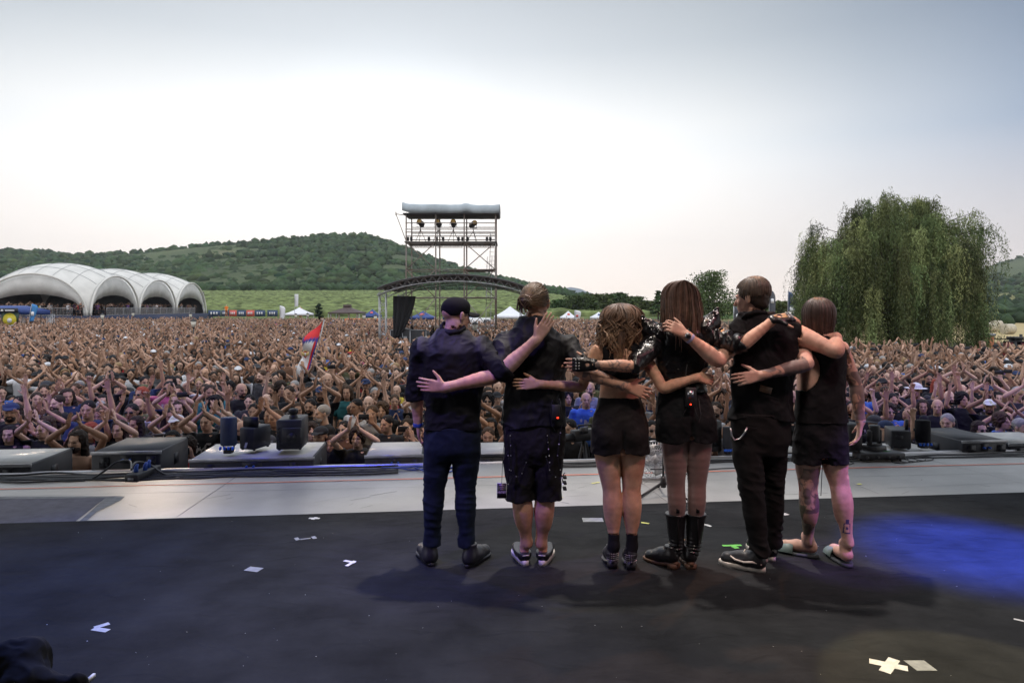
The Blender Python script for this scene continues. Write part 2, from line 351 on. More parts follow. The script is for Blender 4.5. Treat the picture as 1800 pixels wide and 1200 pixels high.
def hand(w, d, n, side, curl=0.3, spread=0.12, s=1.0, thumb=0.9, curls=None, glove=False):
    """w wrist, d towards the fingers, n out of the back of the hand, side = direction of the thumb across the palm"""
    w, d, n = vec(w), vec(d)/np.linalg.norm(d), vec(n); n = n-d*n.dot(d); n /= np.linalg.norm(n); t = np.cross(n, d)
    if t.dot(vec(side)) < 0: t = -t
    pr = []; L = 0.092*s
    for i, u in enumerate((0.030, 0.010, -0.010, -0.028)):
        pr.append(cone(w+t*u*0.5*s+d*0.008*s, w+d*L*(0.98, 1.0, 0.97, 0.9)[i]+t*u*s, 0.017*s, 0.0125*s, n, 0.8, k=0.012))
    tips = []
    if not glove or glove == 'fingers':
        for i, u in enumerate((0.030, 0.010, -0.010, -0.028)):
            c = (curls[i] if curls else curl); ln = np.array([0.041, 0.026, 0.021])*s*(0.93, 1.05, 0.98, 0.78)[i]
            p = w+d*L*(0.98, 1.0, 0.97, 0.9)[i]+t*u*s; a = 0.0; dd = d+t*(u/0.03)*spread; dd /= np.linalg.norm(dd); rr = [0.0095, 0.0088, 0.0078, 0.0066]
            for j in range(3):
                a += c*(0.6, 1.0, 0.7)[j]; v = dd*math.cos(a)-n*math.sin(a); q = p+v*ln[j]
                pr.append(cone(p, q, rr[j]*s, rr[j+1]*s, k=0.003)); p = q
            tips.append(p)
    p = w+d*0.025*s+t*0.024*s; dd = d*0.75+t*thumb-n*0.25; dd /= np.linalg.norm(dd); q = p+dd*0.045*s
    pr.append(cone(p, q, 0.015*s, 0.0115*s, k=0.008)); dd2 = dd+d*0.35-n*curl*0.3; dd2 /= np.linalg.norm(dd2); r_ = q+dd2*0.032*s
    pr.append(cone(q, r_, 0.0115*s, 0.0085*s, k=0.004))
    if not (glove and glove != 'fingers'): pr.append(cone(r_, r_+dd2*0.018*s, 0.0088*s, 0.0070*s, k=0.004))
    return pr
# ------------------------------------------------------------------ people on the stage
PX = 4.42/FPX
def skin_mat(name, coat=0.0):
    m = mat(name, (1, 1, 1), 0.6, attr='col', var=0.14, vs=26, bump=0.0012, bs=180, spec=.38)
    b = m.node_tree.nodes['Principled BSDF']; b.inputs['Subsurface Weight'].default_value = 0.06; b.inputs['Subsurface Scale'].default_value = 0.012
    b.inputs['Subsurface Radius'].default_value = (1.0, 0.35, 0.2); return m
M['skin'] = skin_mat('skin')
M['clothcol'] = mat('patterned_black_cloth', (1, 1, 1), 0.75, attr='col', var=0.3, vs=7, bump=0.0015, bs=240, spec=.2)
M['hair'] = mat('hair', (1, 1, 1), 0.48, attr='col', var=0.35, vs=30)
def frame(fwd, up=(0, 0, 1)):
    f = vec(fwd)/np.linalg.norm(fwd); u = vec(up); u = u-f*u.dot(f); u /= np.linalg.norm(u); return np.cross(f, u), f, u   # right, forward, up
def head(c, fwd, up=(0, 0, 1), s=1.0, wide=1.0):
    c = vec(c); r, f, u = frame(fwd, up); Rm = np.stack([r, f, u], 1)
    E = lambda a, b, cc, rad, k=0.02: ell(c+(r*a+f*b+u*cc)*s, vec(rad)*s*np.array([wide, 1, 1]), Rm, k=k)
    pr = [E(0, -0.012, 0.032, (0.074, 0.095, 0.084)), E(0, 0.03, -0.025, (0.060, 0.068, 0.088)), E(0, 0.062, -0.082, (0.036, 0.032, 0.026)),
          E(0, 0.085, 0.016, (0.046, 0.016, 0.011), 0.012), E(0, 0.088, -0.062, (0.024, 0.013, 0.009), 0.008),
          E(0.034, 0.062, -0.025, (0.022, 0.022, 0.022), 0.015), E(-0.034, 0.062, -0.025, (0.022, 0.022, 0.022), 0.015)]
    pr.append(cone(c+(f*0.094+u*0.006)*s, c+(f*0.114-u*0.034)*s, 0.007*s, 0.0125*s, k=0.008))
    for sg in (1, -1):
        pr.append(E(sg*0.077, -0.006, -0.008, (0.010, 0.018, 0.031), 0.006)); pr.append(E(sg*0.083, -0.012, 0.006, (0.006, 0.012, 0.017), 0.006))
    return pr
def limb(js, k=0.02, flat=None):                   # js: (point, radius)
    if len(js) > 3:
        q = np.array([list(p)+[r] for p, r in js], float); m_ = len(q)-1; t = np.linspace(0, m_, m_*3+1); i = np.clip(t.astype(int), 0, m_-1); f = (t-i)[:, None]
        p0, p1, p2, p3 = q[np.clip(i-1, 0, None)], q[i], q[i+1], q[np.clip(i+2, None, m_)]; q = .5*((2*p1)+(-p0+p2)*f+(2*p0-5*p1+4*p2-p3)*f**2+(-p0+3*p1-3*p2+p3)*f**3)
        js = [(r_[:3], r_[3]) for r_ in q]; k = .006
        return [cone(js[i][0], js[i+1][0], js[i][1], js[i+1][1], k=(.02 if i in (0, len(js)-2) else k)) for i in range(len(js)-1)]
    return [cone(js[i][0], js[i+1][0], js[i][1], js[i+1][1], k=k) for i in range(len(js)-1)]
def grow(js, d, r=None): return [(p, rr+d) for p, rr in js]
def mid(a, b, t=0.5): return vec(a)*(1-t)+vec(b)*t
def armj(sh, el, wr, s=1.0, mus=1.0):
    sh, el, wr = vec(sh), vec(el), vec(wr)
    return [(sh, 0.056*s), (mid(sh, el, .35), 0.049*s*mus), (mid(sh, el, .75), 0.042*s), (el, 0.039*s), (mid(el, wr, .28), 0.043*s*mus), (mid(el, wr, .7), 0.032*s), (wr, 0.0255*s)]
def legj(hip, knee, ank, s=1.0, calf=1.0):
    hip, knee, ank = vec(hip), vec(knee), vec(ank); b = np.array([0, -1.0, 0])
    return [(hip, 0.088*s), (mid(hip, knee, .4), 0.079*s), (mid(hip, knee, .8), 0.062*s), (knee, 0.055*s), (mid(knee, ank, .28)+b*0.018*s, 0.058*s*calf), (mid(knee, ank, .55)+b*0.010*s, 0.047*s*calf), (mid(knee, ank, .85), 0.034*s), (ank, 0.033*s)]
def foot(heel, toe_dir, L=0.22, s=.80, z=0.03):     # heel: point on the floor under the heel
    h = vec(heel); d = vec((toe_dir[0], toe_dir[1], 0)); d /= np.linalg.norm(d); up = np.array([0, 0, 1.0])
    return [cone(h+d*0.03+up*0.038, h+d*0.12+up*0.036, 0.036*s, 0.036*s), cone(h+d*0.12+up*0.036, h+d*(L-0.05)+up*(0.024), 0.036*s, 0.030*s), cone(h+d*(L-0.06)+up*0.022-np.cross(d, up)*-0.018, h+d*(L-0.03)+up*0.018, 0.026*s, 0.020*s),
            cone(h+d*0.03+up*0.05, h+d*0.06+up*0.11, 0.036*s, 0.034*s)]
def calf(kn, an, s=1.0):
    kn, an = vec(kn), vec(an); o = []
    for sx_, t, L in ((1, .31, .125), (-1, .28, .118)): c = mid(kn, an, t)+np.array([sx_*.023*s, -.016*s, 0]); o.append(ell(c, (.029*s, .034*s, L), k=.035))
    o.append(cone(mid(kn, an, .55)+[0, -.014, 0], an+[0, -.028, 0], .024*s, .013, k=.02)); return o+[cone(kn+np.array([q, -.038, .05]), kn+np.array([q*.9, -.034, -.03]), .012, .010, k=.025) for q in (-.034*s, .034*s)]
def rings(D, rows, g=0.0, zoff=0.0):
    o = []
    for py, l, r_, ry, dy in rows:
        a, b = P(l, py, D), P(r_, py, D); o.append((a[2]+zoff, (a[0]+b[0])/2, D+dy, (b[0]-a[0])/2+g, ry+g))
    return o
SK = dict(fair=(0.52, 0.30, 0.22), tan=(0.46, 0.24, 0.155), pale=(0.56, 0.34, 0.27))
def paint(V, base, seed=3):
    c = np.tile(np.array(base, dtype=float), (len(V), 1)); n = tnoise(V, 14, seed)[:, None]; n2 = tnoise(V, 70, seed+1)[:, None]; n3 = tnoise(V, 30, seed+2)[:, None]
    return np.clip(c*(1+0.09*n+.05*n2)*(1+n3*np.array([.01, -.05, -.06])), 0, 1)
def seg_t(V, a, b):                                # parameter and distance along a segment
    a, b = vec(a), vec(b); ba = b-a; t = np.clip((V-a) @ ba/ba.dot(ba), 0, 1); return t, np.linalg.norm(V-a-t[:, None]*ba, axis=1)
def tattoo(V, C, a, b, rad, seed, cols=((0.10, 0.09, 0.10), (0.16, 0.13, 0.13)), thr=0.1, freq=48, accent=None):
    t, d = seg_t(V, a, b); w = (d < rad) & (t > 0.01) & (t < 0.99); n1 = tnoise(V, freq, seed); n2 = np.abs(tnoise(V, freq*1.5, seed+3))
    m = np.clip(np.maximum((n1-thr)*4, (0.22-n2)*6), 0, 1)*w; k = np.clip(tnoise(V, freq*.6, seed+9), 0, 1)[:, None]
    ink = np.array(cols[0])*(1-k)+np.array(cols[1])*k
    if accent is not None:
        ka = np.clip((tnoise(V, freq*.7, seed+21)-0.5)*4, 0, 1)[:, None]; ink = ink*(1-ka)+np.array(accent)*ka
    return C*(1-m[:, None]*0.8)+ink*m[:, None]*0.8
def make_body(name, label, prims, base, paintfn=None, h=0.0045):
    V, F = skinmesh(prims, h, 0.02, smooth=1); V2 = lap(V, F, 9); w = np.clip((.95-V[:, 2])/.08, 0, 1)*np.clip((V[:, 2]-.10)/.05, 0, 1); V = V*(1-w[:, None])+V2*w[:, None]; V = lap(V, F, 1); me = mesh_np(name, V, F); C = paint(V, base)
    if paintfn: C = paintfn(V, C)
    add_attr(me, 'col', np.clip(C, 0, 1)); o = obj('person', me, M['skin'])
    tag(o, label, 'person', 'band members hugging in a row on the stage'); return o
def cloth(name, par, prims, cuts, m, fold=(0.010, 16, 1), h=0.0055, col=None, label=None, k=0.02, smooth=2):
    V, F = skinmesh(prims, h, k, cuts, smooth, fold); me = mesh_np(name, V, F)
    if col is not None: add_attr(me, 'col', col(V) if callable(col) else np.tile(np.array(col, float), (len(V), 1)))
    tuck(par, V, F, cuts=cuts); o = obj(name, me, m, par)
    if label: o['label'] = label
    return o
from mathutils.bvhtree import BVHTree
def tuck(body, V, F, gap=0.005, reach=0.035, cuts=()):
    bv = BVHTree.FromPolygons([tuple(map(float, v)) for v in V], [tuple(int(i) for i in f) for f in F]); me = body.data; n = len(me.vertices)
    co = np.empty(n*3, np.float32); me.vertices.foreach_get('co', co); co = co.reshape(-1, 3); lo, hi = V.min(0)-.01, V.max(0)+.01
    no = np.empty(n*3, np.float32); me.vertices.foreach_get('normal', no); no = no.reshape(-1, 3)
    ok = np.all((co > lo) & (co < hi), axis=1)
    for c in cuts: ok &= np.broadcast_to(c(co[:, 0], co[:, 1], co[:, 2]), (n,)) < 0.001
    for i in np.nonzero(ok)[0]:
        p = Vector(co[i]); q, nn, _, dist = bv.find_nearest(p, reach)
        if q is None: continue
        sd = (p-q).dot(nn)
        if sd > -gap and nn.dot(Vector(no[i])) > 0.35: co[i] -= no[i]*(sd+gap)*1.25
    me.vertices.foreach_set('co', co.ravel()); me.update()
def sstep_(a, b, x): t = np.clip((x-a)/(b-a), 0, 1); return t*t*(3-2*t)
def above(z): return lambda X, Y, Z: z-Z+0*X+0*Y
def below(z): return lambda X, Y, Z: Z-z+0*X+0*Y
def legfold(amp, knee_z, ank_z, seed):              # stacked creases round knees and ankles
    def f(V, Nn):
        z = V[:, 2]; w = 0.15+0.7*gauss(z-knee_z, 0.11)+1.0*gauss(z-ank_z, 0.09)
        ph = z*125+4.2*tnoise(V, 11, seed)+V[:, 0]*70*np.sin(seed); a = (1-2*np.abs(np.sin(ph*0.5))**0.7)*np.clip(.6+.8*tnoise(V, 16, seed+4), 0, 1.3)
        return V+Nn*(amp*w*(a*0.6+0.5*tnoise(V, 22, seed+2)))[:, None]
    return f
def hairlocks(par, name, paths, r, col, seed=1, base=None, jitter=0.22, m=None, n=5):
    g = np.random.default_rng(seed); mb = MB(); C = []
    if base is not None:
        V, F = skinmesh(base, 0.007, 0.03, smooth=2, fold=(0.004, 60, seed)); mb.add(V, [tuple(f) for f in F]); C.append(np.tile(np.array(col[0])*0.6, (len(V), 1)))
    for pth in paths:
        pth = np.asarray(pth); m_ = len(pth); rr = r*(0.7+0.7*g.random()); prof = rr*np.array([0.5+0.5*min(1, i/1.5) if i < m_*0.5 else max(0.12, 1-((i-m_*0.5)/(m_*0.5))**2*0.85) for i in range(m_)])
        n0 = mb.n; mb.tube(pth, prof, n, cap=False, flat=0.7); t = np.repeat(np.linspace(0, 1, m_), n)[:, None]
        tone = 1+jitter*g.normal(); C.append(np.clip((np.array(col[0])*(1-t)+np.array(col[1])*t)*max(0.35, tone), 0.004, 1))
    me = mb.mesh(name, True); add_attr(me, 'col', np.vstack(C)); return obj(name, me, m or M['hair'], par)
def shoe(par, name, heel, d, L=0.285, w=0.047, h=0.085, m=None, sole=None, solez=0.028, collar=None, toe=1.0, label=None, heelblock=0.0):
    """shoe upper with sole as a sub-part; heel is a floor point at the back of the shoe, d the toe direction"""
    hp = vec(heel); d = vec((d[0], d[1], 0)); d /= np.linalg.norm(d); up = np.array([0, 0, 1.0]); sd = np.cross(d, up); z = heelblock
    pr = [cone(hp+d*0.045+up*(z+solez+0.036), hp+d*0.12+up*(z*.6+solez+0.036), w*0.90, w*0.93), cone(hp+d*0.12+up*(z*.6+solez+0.028), hp+d*(L-0.055)+up*(solez+0.018), w*0.92, w*0.80*toe)]
    pr.append(cone(hp+d*.085+up*(z*.8+solez+.045), hp+d*(L*.58)+up*(solez+.042), w*.80, w*.66))
    if collar: pr.append(cone(hp+d*0.045+up*(z+solez+0.03), hp+d*0.055+up*(z+collar), w*0.78, w*0.86))
    V, F = skinmesh(pr, 0.005, 0.03, cuts=[above(solez*0.8), below(z+max(h, collar or 0))], smooth=2)
    tuck(par, V, F, .004, .05); o = obj(name, mesh_np(name, V, F), m, par)
    if label: o['label'] = label
    so_ = []; n = 28
    for i in range(n):
        a = 2*math.pi*i/n; x = math.cos(a); y = math.sin(a); ln = L/2; ww = w*(0.86+0.14*x) if x < 0 else w*(0.86+0.22*math.sin(math.pi*min(1, x*1.1)))
        so_.append(hp+d*(ln+ln*np.sign(x)*abs(x)**0.8)+sd*ww*np.sign(y)*abs(y)**0.72)
    so_ = np.array(so_); mb = MB(); t = ((so_-hp) @ d)/L; zz = z*np.clip(1-t*1.9, 0, 1)
    bot = so_.copy(); bot[:, 2] = 0.002+ (zz*0.98 if z > 0 else 0); top = so_.copy(); top[:, 2] = solez+zz
    c = so_.mean(0); ins = c+(so_-c)*0.96; it = ins.copy(); it[:, 2] = solez+zz+0.004
    mb.add(np.vstack([bot, top, it]), [tuple(range(n-1, -1, -1))]+[(i, (i+1) % n, n+(i+1) % n, n+i) for i in range(n)]+[(n+i, n+(i+1) % n, 2*n+(i+1) % n, 2*n+i) for i in range(n)]+[tuple(range(2*n, 3*n))])
    if z > 0:
        a = [hp+d*0.004+sd*w*0.72, hp+d*0.004-sd*w*0.72, hp+d*0.062-sd*w*0.78, hp+d*0.062+sd*w*0.78]; c4 = sum(a)/4
        lo_ = np.array([c4+(p-c4)*0.88 for p in a]); lo_[:, 2] = 0.001; hi_ = np.array(a); hi_[:, 2] = z+0.01
        mb.add(np.vstack([lo_, hi_]), [(3, 2, 1, 0), (4, 5, 6, 7), (0, 1, 5, 4), (1, 2, 6, 5), (2, 3, 7, 6), (3, 0, 4, 7)])
    mb.obj('sole', sole, o); return o
def band(par, name, a, b, r, m, w=None, col=None):      # a ring round a limb from a to b
    a, b = vec(a), vec(b); mb = MB(); mb.tube([a, mid(a, b, .15), mid(a, b, .85), b], [r*0.97, r, r, r*0.97], 14); return mb.obj(name, m, par, True)

# ================= first: man in cap and rolled-up shirt =================
D = 4.42
tor = [(580, 780, 812, .055, .01), (590, 764, 828, .08, .0), (601, 745, 845, .10, 0), (618, 737, 853, .118, 0), (650, 736, 854, .125, 0), (690, 744, 848, .12, 0), (720, 747, 844, .118, 0), (752, 746, 846, .122, 0), (790, 748, 843, .118, 0), (803, 752, 840, .10, 0)]
shL, elL, wrL = P(743, 614, D), P(731, 684, D+.02), P(735, 742, D+.06)
shR, elR, wrR = P(846, 613, D), P(885, 651, D-.17), P(944, 596, D-.20)
aL, aR = armj(shL, elL, wrL, 1.05), armj(shR, elR, wrR, 1.1)
hipL, knL, anL = P(772, 790, D), P(763, 858, D+.02), P(759, 955, 4.47)
hipR, knR, anR = P(819, 790, D), P(818, 858, D+.02), P(820, 955, 4.44)
lL, lR = legj(hipL, knL, anL), legj(hipR, knR, anR); fL, fR = P(760, 997, 4.41), P(819, 1000, 4.385)
hc = P(801, 554, D+.03); hf = (0.72, 0.66, -0.10)
pr = [stack(rings(D, tor, -0.012))]+limb([(P(795, 590, D), .06), (P(799, 570, D+.01), .058)])+head(hc, hf, s=1.0)+limb(aL)+limb(aR)+limb(lL)+limb(lR)+foot(fL+[0, .01, 0], (-.35, .93))+foot(fR+[0, .01, 0], (.45, .9))
pr += hand(wrL, (0.05, .1, -1), (-1, -.1, 0), (0, 1, .2), 0.35, 0.05)+hand(wrR, (24, 0, 38), (0.1, -1, 0), (-1, 0, 1), 0.08, 0.05, thumb=.5)
P1b = make_body('person_body', 'man in black baseball cap and rolled-up black shirt at left end of the hugging row', pr, (0.50, 0.30, 0.225))
sleeveL = grow(aL[:4], .018)+[(mid(elL, wrL, .2), .060)]; sleeveR = grow(aR[:4], .022)+[(mid(elR, wrR, .05), .062)]
def c1(V):
    c = np.tile(np.array([0.006, 0.006, 0.008]), (len(V), 1)); zt = P(0, 617, D)[2]; x = V[:, 0]; t = np.clip((V[:, 2]-zt+0.02*np.cos((x-P(795, 0, D)[0])*9))*60, 0, 1)*(V[:, 1] < D+.05)*(np.abs(x-P(795, 0, D)[0]) < .22)
    sw = 0.5+0.5*np.sin(60*np.hypot(x-P(800, 0, D)[0], V[:, 2]-P(0, 600, D)[2])+3*tnoise(V, 18, 4)); pat = np.array([0.045, 0.045, 0.048])*(0.55+0.75*sw[:, None])
    return c*(1-t[:, None])+pat*t[:, None]
cloth('shirt', P1b, [stack(rings(D, [(578, 776, 816, .066, .01)]+tor[1:7]+[(752, 745, 846, .126, 0), (765, 745, 846, .128, 0)], 0.006))]+limb(sleeveL)+limb(sleeveR), [above(P(0, 753, D)[2]), hcut(mid(elL, wrL, .28), wrL-elL, .115), hcut(mid(elR, wrR, .12), wrR-elR, .115)], M['clothcol'],
      [(0.020, 12, 1, (1, 1, .6)), (0.008, 34, 2)], col=c1)
cb = MB(); cr_ = [P(777, 581, D-.045), P(776, 573, D-.02), P(779, 568, D+.05), P(813, 571, D+.05), P(816, 576, D-.02), P(808, 582, D-.06), P(790, 585, D-.075), P(777, 581, D-.045)]
cb.tube(cr_, .014, 8, flat=1.0); cb.obj('collar', M['blackshirt'], P1b, True)
tors = [(745, 747, 845, .120, 0), (770, 746, 845, .122, 0), (790, 748, 843, .118, 0), (806, 756, 836, .09, 0)]
cloth('jeans', P1b, [stack(rings(D, tors, 0.004))]+limb([(hipL, .096), (mid(hipL, knL, .5), .084), (knL, .068), (mid(knL, anL, .3)+[0, -.012, 0], .066), (mid(knL, anL, .75), .052), (anL+[0, 0, -.01], .056)])+limb([(hipR, .096), (mid(hipR, knR, .5), .084), (knR, .068), (mid(knR, anR, .3)+[0, -.012, 0], .067), (mid(knR, anR, .75), .052), (anR+[0, 0, -.01], .058)]),
      [below(P(0, 748, D)[2]), above(.125)], M['denim'], [legfold(.006, knL[2]-.01, .19, 3), (0.006, 20, 6)])
for nm, hp, dd in (('boot', fL, (-.38, .93)), ('boot', fR, (.45, .9))): shoe(P1b, nm, hp, dd, .30, .052, .10, M['shoeblack'], M['shoeblack'], .025, collar=.15)
r_, f_, u_ = frame(hf)
Rm = np.stack([r_, f_, u_], 1)
V, F = skinmesh([ell(hc-f_*.006+u_*.036, (.083, .102, .084), Rm), ell(hc+f_*.035+u_*.066, (.066, .056, .046), Rm)], .005, .02, cuts=[hplane(hc+u_*.004, -u_*1.0+f_*.24)], smooth=1)
cap = obj('cap', mesh_np('cap', V, F), mat('black_cap_cloth', (0.006, 0.006, 0.008), .85, var=.2, bump=.001, bs=300, spec=.15), P1b)
mb = MB(); nb = 10; top = []
for i in range(nb+1):
    a = math.pi*(i/nb); c_ = hc+u_*(.050-.044*math.cos(a)**2-.020*math.sin(a))+f_*(.062+.128*math.sin(a))+r_*(.074*math.cos(a)); top.append(c_)
tp = np.array(top); ct = tp.copy(); ct -= np.array([f_*((p-hc) @ f_-.055) for p in tp]); ct += u_*.006
V = np.vstack([tp, ct, tp-u_*.011, ct-u_*.011]); m_ = nb+1; mb.add(V, [(i, i+1, m_+i+1, m_+i) for i in range(nb)]+[(2*m_+i+1, 2*m_+i, 3*m_+i, 3*m_+i+1) for i in range(nb)]+[(i+1, i, 2*m_+i, 2*m_+i+1) for i in range(nb)]); mb.obj('visor', M['blackcloth'], cap)
gl = MB(); 
for sg in (1, -1):
    cc = hc+f_*.103+u_*.0-u_*.004+r_*sg*.033; gl.tube([cc+r_*.027*math.cos(a)+u_*.021*math.sin(a)-f_*.006*abs(math.cos(a)) for a in np.linspace(0, 2*math.pi, 17)], .0018, 5, cap=False)
    gl.tube([cc+r_*sg*.027, hc+f_*.06+r_*sg*.074, hc-f_*.006+r_*sg*.083+u_*.006], .0018, 5)
gl.tube([hc+f_*.108+r_*.007, hc+f_*.108-r_*.007], .0018, 5); gl.obj('glasses', M['plastic'], P1b)
band(P1b, 'wristband', mid(elL, wrL, .88), mid(elL, wrL, .97), .032, M['red']); band(P1b, 'bracelet', wrL+[0, 0, -.005], wrL+[0, 0, -.03], .033, M['blue'])

# ================= second: man with bun, shorts =================
tor = [(560, 922, 952, .055, .0), (572, 908, 968, .085, 0), (584, 892, 990, .10, 0), (600, 884, 1000, .12, 0), (640, 887, 999, .128, 0), (690, 889, 996, .125, 0), (752, 888, 996, .125, 0), (790, 890, 992, .12, 0), (806, 896, 984, .09, 0)]
shL, elL, wrL = P(890, 606, D), P(872, 660, D-.15), P(783, 681, D-.19)
shR, elR, wrR = P(998, 604, D), P(1020, 652, D-.14), P(1103, 680, D-.165)
aL, aR = armj(shL, elL, wrL, 1.08), armj(shR, elR, wrR, 1.02)
hipL, knL, anL = P(914, 800, D), P(916, 868, D), P(926, 955, 4.47); hipR, knR, anR = P(966, 800, D), P(959, 868, D), P(951, 955, 4.47)
lL, lR = legj(hipL, knL, anL, 1.1, .92), legj(hipR, knR, anR, 1.1, .92); fL, fR = P(925, 996, 4.42), P(952, 996, 4.42)
hc = P(943, 532, D+.03); hf = (0.30, 0.95, -.05)
pr = [stack(rings(D, tor, -0.012))]+limb([(P(937, 576, D), .062), (P(941, 555, D+.01), .058)])+head(hc, hf, s=1.04)+limb(aL)+limb(aR)+limb(lL)+limb(lR)+foot(fL+[0, .01, 0], (-.25, .95))+foot(fR+[0, .01, 0], (.25, .95))
pr += calf(knL, anL, 1.0)+calf(knR, anR, 1.0)
pr += hand(wrL, (-34, 0, 4), (0, -1, 0), (0.2, 0, 1), 0.14, 0.09, thumb=1.0)+hand(wrR, (24, 0, -8), (0, -1, 0.2), (0, 0, 1), 0.4, 0.12)
def p2(V, C): return tattoo(V, C, mid(elR, wrR, .05), mid(elR, wrR, 1.0), .06, 40)
P2b = make_body('person_body', 'man with blond hair tied in a bun, black shirt and long strapped shorts', pr, (0.52, 0.28, 0.195), p2)
slL = grow(aL[:4], .02); slR = grow(aR[:3], .02)+[(mid(shR, elR, .85), .064)]
cloth('shirt', P2b, [stack(rings(D, [(557, 920, 952, .064, .0)]+tor[1:6]+[(752, 887, 997, .132, 0), (775, 887, 997, .132, 0)], 0.007))]+limb(slL)+limb(slR), [lambda X, Y, Z: P(0, 752, D)[2]-Z+.03*np.sin((X-P(900, 0, D)[0])*8)+0*Y, hcut(mid(shL, elL, .98), elL-shL, .10), hcut(mid(shR, elR, .90), elR-shR, .10)], M['blackshirt'],
      [(0.020, 11, 11, (1, 1, .5)), (0.008, 30, 12)])
cloth('shorts', P2b, [stack(rings(D, [(735, 889, 993, .122, 0), (775, 887, 994, .128, 0), (795, 889, 992, .12, 0), (812, 897, 984, .09, 0)], .006))]+limb([(hipL, .105), (mid(hipL, knL, .5), .100), (P(914, 866, D), .088), (P(913, 877, D), .090)])+limb([(hipR, .105), (mid(hipR, knR, .5), .100), (P(963, 866, D), .090), (P(964, 878, D), .092)]),
      [below(P(0, 740, D)[2]), above(P(0, 878, D)[2])], mat('black_canvas', (0.010, 0.009, 0.010), .8, var=.35, vs=9, bump=.002, bs=180, spec=.2), [(0.012, 14, 21, (1, 1, .7)), (0.006, 30, 23)])
for pth in ([(893, 800), (900, 835), (915, 838), (925, 812)], [(960, 802), (968, 833), (985, 842), (993, 830)], [(897, 765), (898, 800), (893, 850)], [(985, 760), (980, 800), (990, 850)], [(962, 765), (966, 812)]):
    pts = [P(x, y, D-.135) for x, y in pth]; st = MB(); st.tube(pts, .006, 5, flat=.5); so_ = st.obj('strap', M['blackcloth'], P2b); sd_ = MB()
    for p in np.linspace(0, len(pts)-1, 5):
        i = min(int(p), len(pts)-2); q = mid(pts[i], pts[i+1], p-i)+[0, -.006, 0]; sd_.box(q-.0028, q+.0028)
    sd_.obj('studs', M['metal'], so_)
for y in (838, 848, 858): st = MB(); st.box(P(990, y+4, D-.03), P(995, y-4, D+.04), bev=.003); st.obj('buckle', M['blackcloth'], P2b)
for hp, dd in ((fL, (-.25, .97)), (fR, (.25, .97))):
    s_ = shoe(P2b, 'shoe', hp, dd, .28, .047, .085, M['shoeblack'], M['solewhite'], .034, collar=.085)
    d_ = vec((*dd, 0)); mb = MB(); q = hp+d_*.11; sd = np.cross(d_, [0, 0, 1.0]); mb.tube([q+[0, 0, .09], q+[0, 0, .115]+d_*.0, q+[0, 0, .15]-d_*.012], [.030, .028, .012], 8, flat=.3); mb.obj('tongue', M['solewhite'], s_, True)
    mb = MB(); mb.tube([hp+[0, -.002, .064]+sd*.036+d_*.035, hp+[0, -.002, .074]+sd*.018+d_*.002, hp+[0, -.002, .074]-sd*.018+d_*.002, hp+[0, -.002, .064]-sd*.036+d_*.035], .0035, 5); mb.obj('trim', M['solewhite'], s_)
r_, f_, u_ = frame(hf); Rm = np.stack([r_, f_, u_], 1); paths = []; g = np.random.default_rng(5); bun = P(922, 530, D-.085)
for i in range(420):
    a = g.uniform(-2.6, 2.6); e = g.uniform(-.45, 1.3); dv = (f_*math.cos(a)*math.cos(e)*.104+r_*math.sin(a)*math.cos(e)*.084+u_*math.sin(e)*.098); s0 = hc-f_*.012+u_*.03+dv
    if e < 0 and math.cos(a) > .2: continue
    m1 = mid(s0, bun, .5); o_ = hc+u_*.03-f_*.012; w = (m1-o_); m1 = o_+w/np.linalg.norm(w)*.106; m0 = mid(s0, m1, .5); w = m0-o_; m0 = o_+w/np.linalg.norm(w)*.104
    paths.append([s0, m0, m1, mid(m1, bun, .6), bun])
for i in range(40):
    a = g.uniform(0, 6.28); b_ = g.uniform(0, 3.1); c0 = bun+vec([math.sin(b_)*math.cos(a), math.cos(b_)*.8, math.sin(b_)*math.sin(a)])*.036; tt = vec([math.cos(a+1.6), .2, math.sin(a+1.6)])*.03
    paths.append([c0-tt, c0+vec([math.sin(b_)*math.cos(a), math.cos(b_), math.sin(b_)*math.sin(a)])*.008, c0+tt, c0+tt*1.6+[0, 0, -.02]])
hairlocks(P2b, 'hair', paths, .0048, ((0.085, 0.052, 0.030), (0.19, 0.125, 0.07)), 5, base=[ell(hc-f_*.012+u_*.036, (.080, .100, .088), Rm), ell(bun, (.036, .034, .036))])
mb = MB(); mb.box(P(970, 738, D-.165), P(984, 710, D-.135), bev=.004); bp = mb.obj('belt_pack', M['plastic'], P2b)
mb = MB(); mb.box(P(979, 735, D-.168), P(982, 733, D-.163)); mb.obj('indicator_light', mat('red_light', (.8, .02, .01), emit=(1, .03, .01), es=3), bp)
mb = MB(); mb.tube([P(974, 710, D-.15), P(971, 702, D-.15), P(968, 720, D-.155), P(970, 748, D-.15), P(976, 757, D-.14)], .003, 5); mb.tube([P(981, 710, D-.15), P(983, 700, D-.15), P(990, 740, D-.14), P(984, 760, D-.14)], .003, 5); mb.obj('cord', M['cable'], bp, True)
mb = MB(); mb.tube([P(889, 755, D-.10), P(884, 800, D-.13), P(882, 849, D-.14)], .004, 4, flat=.4); ly = mb.obj('lanyard', M['blackcloth'], P2b)
mb = MB(); mb.mi = 0; mb.box(P(874, 875, D-.145), P(890, 849, D-.141)); mb.mi = 1; mb.box(P(873.4, 875.6, D-.141), P(890.6, 848.4, D-.1405))
mb.mi = 2
for (x0, x1, y) in ((877, 887, 852), (878, 886, 856), (879, 885, 859)): mb.box(P(x0, y+1.4, D-.1465), P(x1, y, D-.145))
mb.obj('pass_card', [mat('dark_print', (.03, .02, .03), .3), M['white'], mat('pink_print', (.35, .22, .3), .4)], ly)
